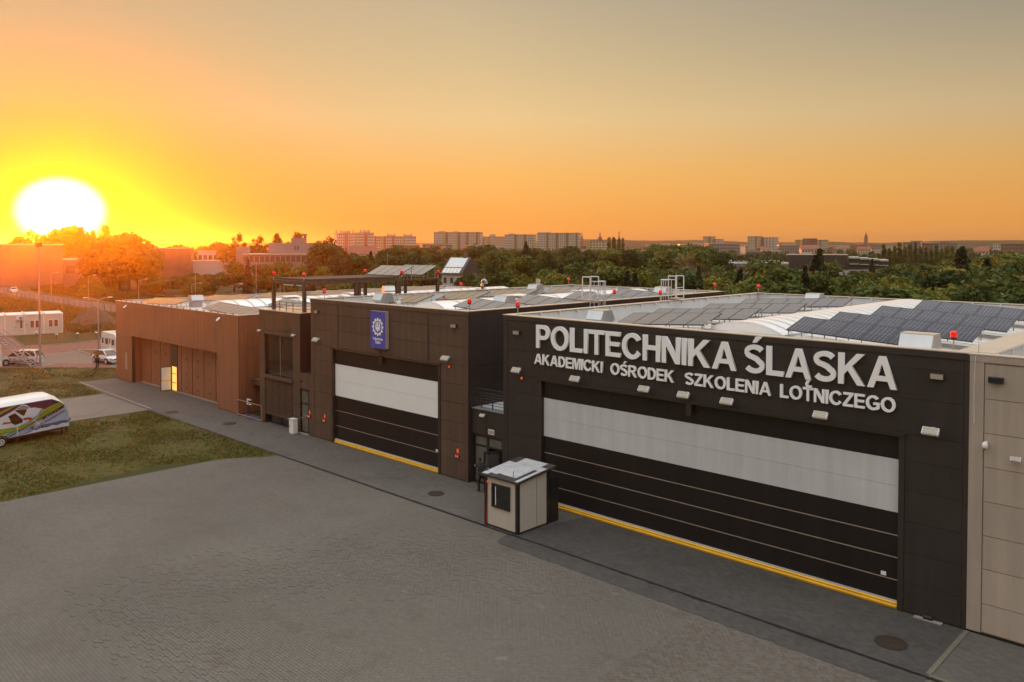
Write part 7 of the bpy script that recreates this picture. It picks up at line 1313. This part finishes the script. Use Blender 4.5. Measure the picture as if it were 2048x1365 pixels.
# distant town
tw = random.Random(31)
specs = [('house', 'bl_white', 'tile_red', 'small far house with red roof in the distant town'), ('house', 'bl_cream', 'tile_red', 'small cream far house with red roof in the distant town'), ('flat', 'bl_white', None, 'small pale flat-roofed building in the distant town'), ('flat', 'bl_brick', None, 'small reddish flat-roofed building in the distant town'), ('flat', 'bl_grey', None, 'small grey flat-roofed building in the distant town')]
town_ = []
for k in range(92):
    b = math.radians(tw.uniform(8, 33) if k < 78 else tw.uniform(34, 52)); d = tw.uniform(850, 2150) if k < 78 else tw.uniform(700, 1200); x, y = -math.sin(b) * d, math.cos(b) * d; kind, wl, rf, lab = tw.choice(specs); vw = math.degrees(b) + tw.uniform(-35, 35)
    town_.append(None)
    t = thing('house' if kind == 'house' else 'town_building', lab, 'house' if kind == 'house' else 'building', (x, y, 0), math.radians(vw), 'small buildings of the distant town: ' + lab.split(' in ')[0], local=True)
    w = tw.uniform(9, 20) if kind == 'house' else tw.uniform(14, 42); h = tw.uniform(5, 9) if kind == 'house' else tw.uniform(6, 15); dp = tw.uniform(8, 13)
    MB().box(-w / 2, 0, 0, w / 2, dp, h).build('wall', wl, t)
    if kind == 'house': MB().prism([(-w / 2 - 0.3, -0.5, h + 0.005), (-w / 2 - 0.3, dp + 0.5, h + 0.005), (-w / 2 - 0.3, dp / 2, h + 4.2)], (w + 0.6, 0, 0)).build('roof', rf, t)
    else: MB().box(-w / 2 - 0.2, -0.2, h + 0.002, w / 2 + 0.2, dp + 0.2, h + 0.5).build('roof', tw.choice(['cap_metal', 'slate', 'bl_white']), t)
    town_[-1] = (t, lab, math.degrees(b), d)
    windows(t, w, h, max(1, int(h / 3)), max(3, int(w / 3)), 0.0, 0.5)
cell_ = {}
for t, lab, b, d in town_:
    place = next(n for a, n in LAND if b > a); row = 'near' if d < 1150 else 'mid' if d < 1650 else 'far'; cell_.setdefault((lab, row, place), []).append((-b, t))
for (lab, row, place), lst in cell_.items():
    for k, (nb_, t) in enumerate(sorted(lst, key=lambda q: q[0])): t['label'] = lab.replace(' in the distant town', '').replace('small ', '', 1) + (', %s from left' % ORD[k] if len(lst) > 1 else '') + ', %s town, ' % row + place
far_ = random.Random(12)
for k in range(11):
    b = math.radians(lerp(24.5, 34.5, k / 10)); d = 2220 + far_.uniform(-80, 80); x, y = -math.sin(b) * d, math.cos(b) * d
    block('%s pale slab block from the right on the slope below the ridge' % ORD[k], x, y, math.degrees(b), far_.uniform(22, 44), far_.uniform(14, 20), 12, 6, 12, far_.choice(['bl_white', 'bl_cream']), turn=far_.uniform(-10, 10), group='far slab blocks below the ridge')
# ------------------------------------------------------------------ interlocking pavers, near part of the apron
def pavers():
    Lp, Wp, k = 0.225, 0.113, 0.022; h = Lp / 2
    pro = [(0.0, 0.0), (0.36 * h, 0.0), (0.5 * h, k), (0.86 * h, k), (h, 0.0), (1.36 * h, 0.0), (1.5 * h, k), (1.86 * h, k), (2 * h, 0.0)]
    g = 0.004
    bot = [(x + (g if i == 0 else -g if i == len(pro) - 1 else 0), y + g) for i, (x, y) in enumerate(pro)]; top = [(x, y + Wp - 2 * g) for x, y in bot]
    poly = bot + top[::-1]; n = len(poly); ctr = (Lp / 2, Wp / 2 + k / 2)
    inn = [(ctr[0] + (x - ctr[0]) * 0.985, ctr[1] + (y - ctr[1]) * 0.96) for x, y in poly]
    base = np.array([(x, y, 0.0) for x, y in poly] + [(x, y, 0.011) for x, y in inn]); faces = [tuple(range(n, 2 * n))] + [(i, (i + 1) % n, n + (i + 1) % n, n + i) for i in range(n)]
    fwd = (-math.sin(math.radians(44.17)), math.cos(math.radians(44.17))); rgt = (fwd[1], -fwd[0]); cand = []
    rows = int(17 / Wp); prng = random.Random(77)
    for r in range(rows):
        y = 9.0 + r * Wp; off = (r % 2) * h
        for c in range(int(30 / Lp)):
            x = -34.0 + c * Lp + off; dep = x * fwd[0] + y * fwd[1]; lat = x * rgt[0] + y * rgt[1]
            if dep < 22.0 or dep > 38.0 or (dep > 29.0 and prng.random() < (dep - 29.0) / 9.0) or (x < -28.0 and prng.random() < (-28.0 - x) / 6.0) or (y < 13.0 and prng.random() < (13.0 - y) / 4.0) or abs(lat / dep) > 0.64 or y > 25.85 or (y > 24.75 and x > -25.7): continue
            cand.append((dep, x, y, lat))
    cand.sort(); rng = np.random.default_rng(8)
    ap = bpy.data.objects['apron_pavement']
    near = [c for c in cand if abs(c[3] / c[0]) < 0.60 and c[0] > 24.2][:300]; ns = set((c[1], c[2]) for c in near); rest = [c for c in cand if (c[1], c[2]) not in ns]
    me1 = bpy.data.meshes.new('paver'); me1.from_pydata([tuple(p) for p in base], [], faces); me1.materials.append(M['paver_single'])
    for c in near:
        o = bpy.data.objects.new('paver', me1); col.objects.link(o); o.parent = ap; o.location = (c[1], c[2], 0.004 + rng.uniform(0, 0.0025))
    P_ = np.array([(c[1], c[2], 0.004) for c in rest]); P_[:, 2] += rng.uniform(0, 0.0025, len(P_)); V = (P_[:, None, :] + base[None]).reshape(-1, 3); nv = 2 * n
    me = bpy.data.meshes.new('paving_field'); nf = len(rest); me.vertices.add(nf * nv); me.vertices.foreach_set('co', V.reshape(-1))
    lt = [len(f) for f in faces]; fl = np.concatenate([np.array(f) for f in faces]); li = (np.arange(nf)[:, None] * nv + fl[None]).reshape(-1); me.loops.add(len(li)); me.loops.foreach_set('vertex_index', li.astype(np.int32))
    tl = np.tile(lt, nf); me.polygons.add(len(tl)); me.polygons.foreach_set('loop_start', np.concatenate([[0], np.cumsum(tl)[:-1]]).astype(np.int32)); me.polygons.foreach_set('loop_total', tl.astype(np.int32)); me.materials.append(M['paver_single']); me.update(calc_edges=True); me.shade_flat()
    o = bpy.data.objects.new('paver_field', me); col.objects.link(o); o.parent = ap; tag(o, kind='stuff')
    print('pavers', len(near), len(rest))
def paver_single():
    m = bpy.data.materials.new('paver_single'); m.use_nodes = True; nt = m.node_tree; N = nt.nodes; L = nt.links; b = N['Principled BSDF']; b.inputs['Roughness'].default_value = 0.82; b.inputs['Specular IOR Level'].default_value = 0.25
    g = N.new('ShaderNodeNewGeometry')
    def noise(s, d=5):
        n = N.new('ShaderNodeTexNoise'); n.inputs['Scale'].default_value = s; n.inputs['Detail'].default_value = d; L.new(g.outputs['Position'], n.inputs['Vector']); return n.outputs[0]
    def rng(f, a, b_, c, d):
        r = N.new('ShaderNodeMapRange'); L.new(f, r.inputs[0]); r.inputs[1].default_value = a; r.inputs[2].default_value = b_; r.inputs[3].default_value = c; r.inputs[4].default_value = d; return r.outputs[0]
    def mul(a, b_):
        k = N.new('ShaderNodeMath'); k.operation = 'MULTIPLY'; L.new(a, k.inputs[0]); L.new(b_, k.inputs[1]); return k.outputs[0]
    v = mul(rng(noise(0.13), 0.3, 0.7, 0.86, 1.14), rng(noise(5.5, 2), 0.3, 0.7, 0.9, 1.1))
    # strip of mixed brown and grey stones right of x = -15, lighter worn stones left of it
    sx = N.new('ShaderNodeSeparateXYZ'); L.new(g.outputs['Position'], sx.inputs[0]); zone = rng(sx.outputs[0], -15.06, -15.02, 0, 1)
    mixn = rng(noise(3.6, 1), 0.46, 0.54, 0, 1); mm = N.new('ShaderNodeMix'); mm.data_type = 'RGBA'; L.new(mul(zone, mixn), mm.inputs[0]); mm.inputs[6].default_value = (0.137, 0.122, 0.103, 1); mm.inputs[7].default_value = (0.126, 0.103, 0.084, 1)
    sc_ = N.new('ShaderNodeVectorMath'); sc_.operation = 'SCALE'; L.new(mm.outputs[2], sc_.inputs[0]); L.new(v, sc_.inputs['Scale'])
    ch = rng(noise(1.3, 9), 0.66, 0.72, 0, 0.35); m3 = N.new('ShaderNodeMix'); m3.data_type = 'RGBA'; L.new(ch, m3.inputs[0]); L.new(sc_.outputs[0], m3.inputs[6]); m3.inputs[7].default_value = (0.26, 0.24, 0.20, 1)
    st = rng(noise(0.8, 9), 0.56, 0.74, 0, 0.4); m4 = N.new('ShaderNodeMix'); m4.data_type = 'RGBA'; L.new(st, m4.inputs[0]); L.new(m3.outputs[2], m4.inputs[6]); m4.inputs[7].default_value = (0.078, 0.060, 0.044, 1)
    L.new(m4.outputs[2], b.inputs['Base Color']); M['paver_single'] = m
paver_single(); pavers()
# ------------------------------------------------------------------ evening haze and a wisp of smoke
hzo = tag(MB().box(-3200, -300, -1.2, 1200, 3200, 43).build('haze', None), 'thin warm evening haze over the whole place', kind='stuff')
def volume(o, dens, col_, ani, noise=None):
    m = bpy.data.materials.new('air'); m.use_nodes = True; N = m.node_tree.nodes; L = m.node_tree.links; N.clear()
    out = N.new('ShaderNodeOutputMaterial'); v = N.new('ShaderNodeVolumePrincipled'); v.inputs['Density'].default_value = dens; v.inputs['Anisotropy'].default_value = ani; v.inputs['Color'].default_value = (*col_, 1)
    L.new(v.outputs[0], out.inputs['Volume']); o.data.materials.append(m)
HAZE_DENSITY, HAZE_G = 0.00019, 0.90
volume(hzo, HAZE_DENSITY, (0.95, 0.86, 0.74), HAZE_G)

sm_r = random.Random(5)
sp_ = MB()
for x, y, z, a, b_, c_ in ((-91.5, 139, 7.4, 6, 4, 0.8), (-87.5, 140, 8.6, 4.5, 3, 1.1), (-95, 137.5, 6.6, 4, 3, 0.6), (-85, 141.5, 7.0, 4, 3, 0.7), (-88.5, 140, 10.2, 2.5, 3, 1.2)): sp_.sphere((x, y, z), a, b_, c_, 20, 12)
o = tag(sp_.build('smoke', None, smooth=True), 'thin pale wisp of smoke drifting over the trees', kind='stuff'); volume(o, 0.007, (0.95, 0.92, 0.88), 0.3)
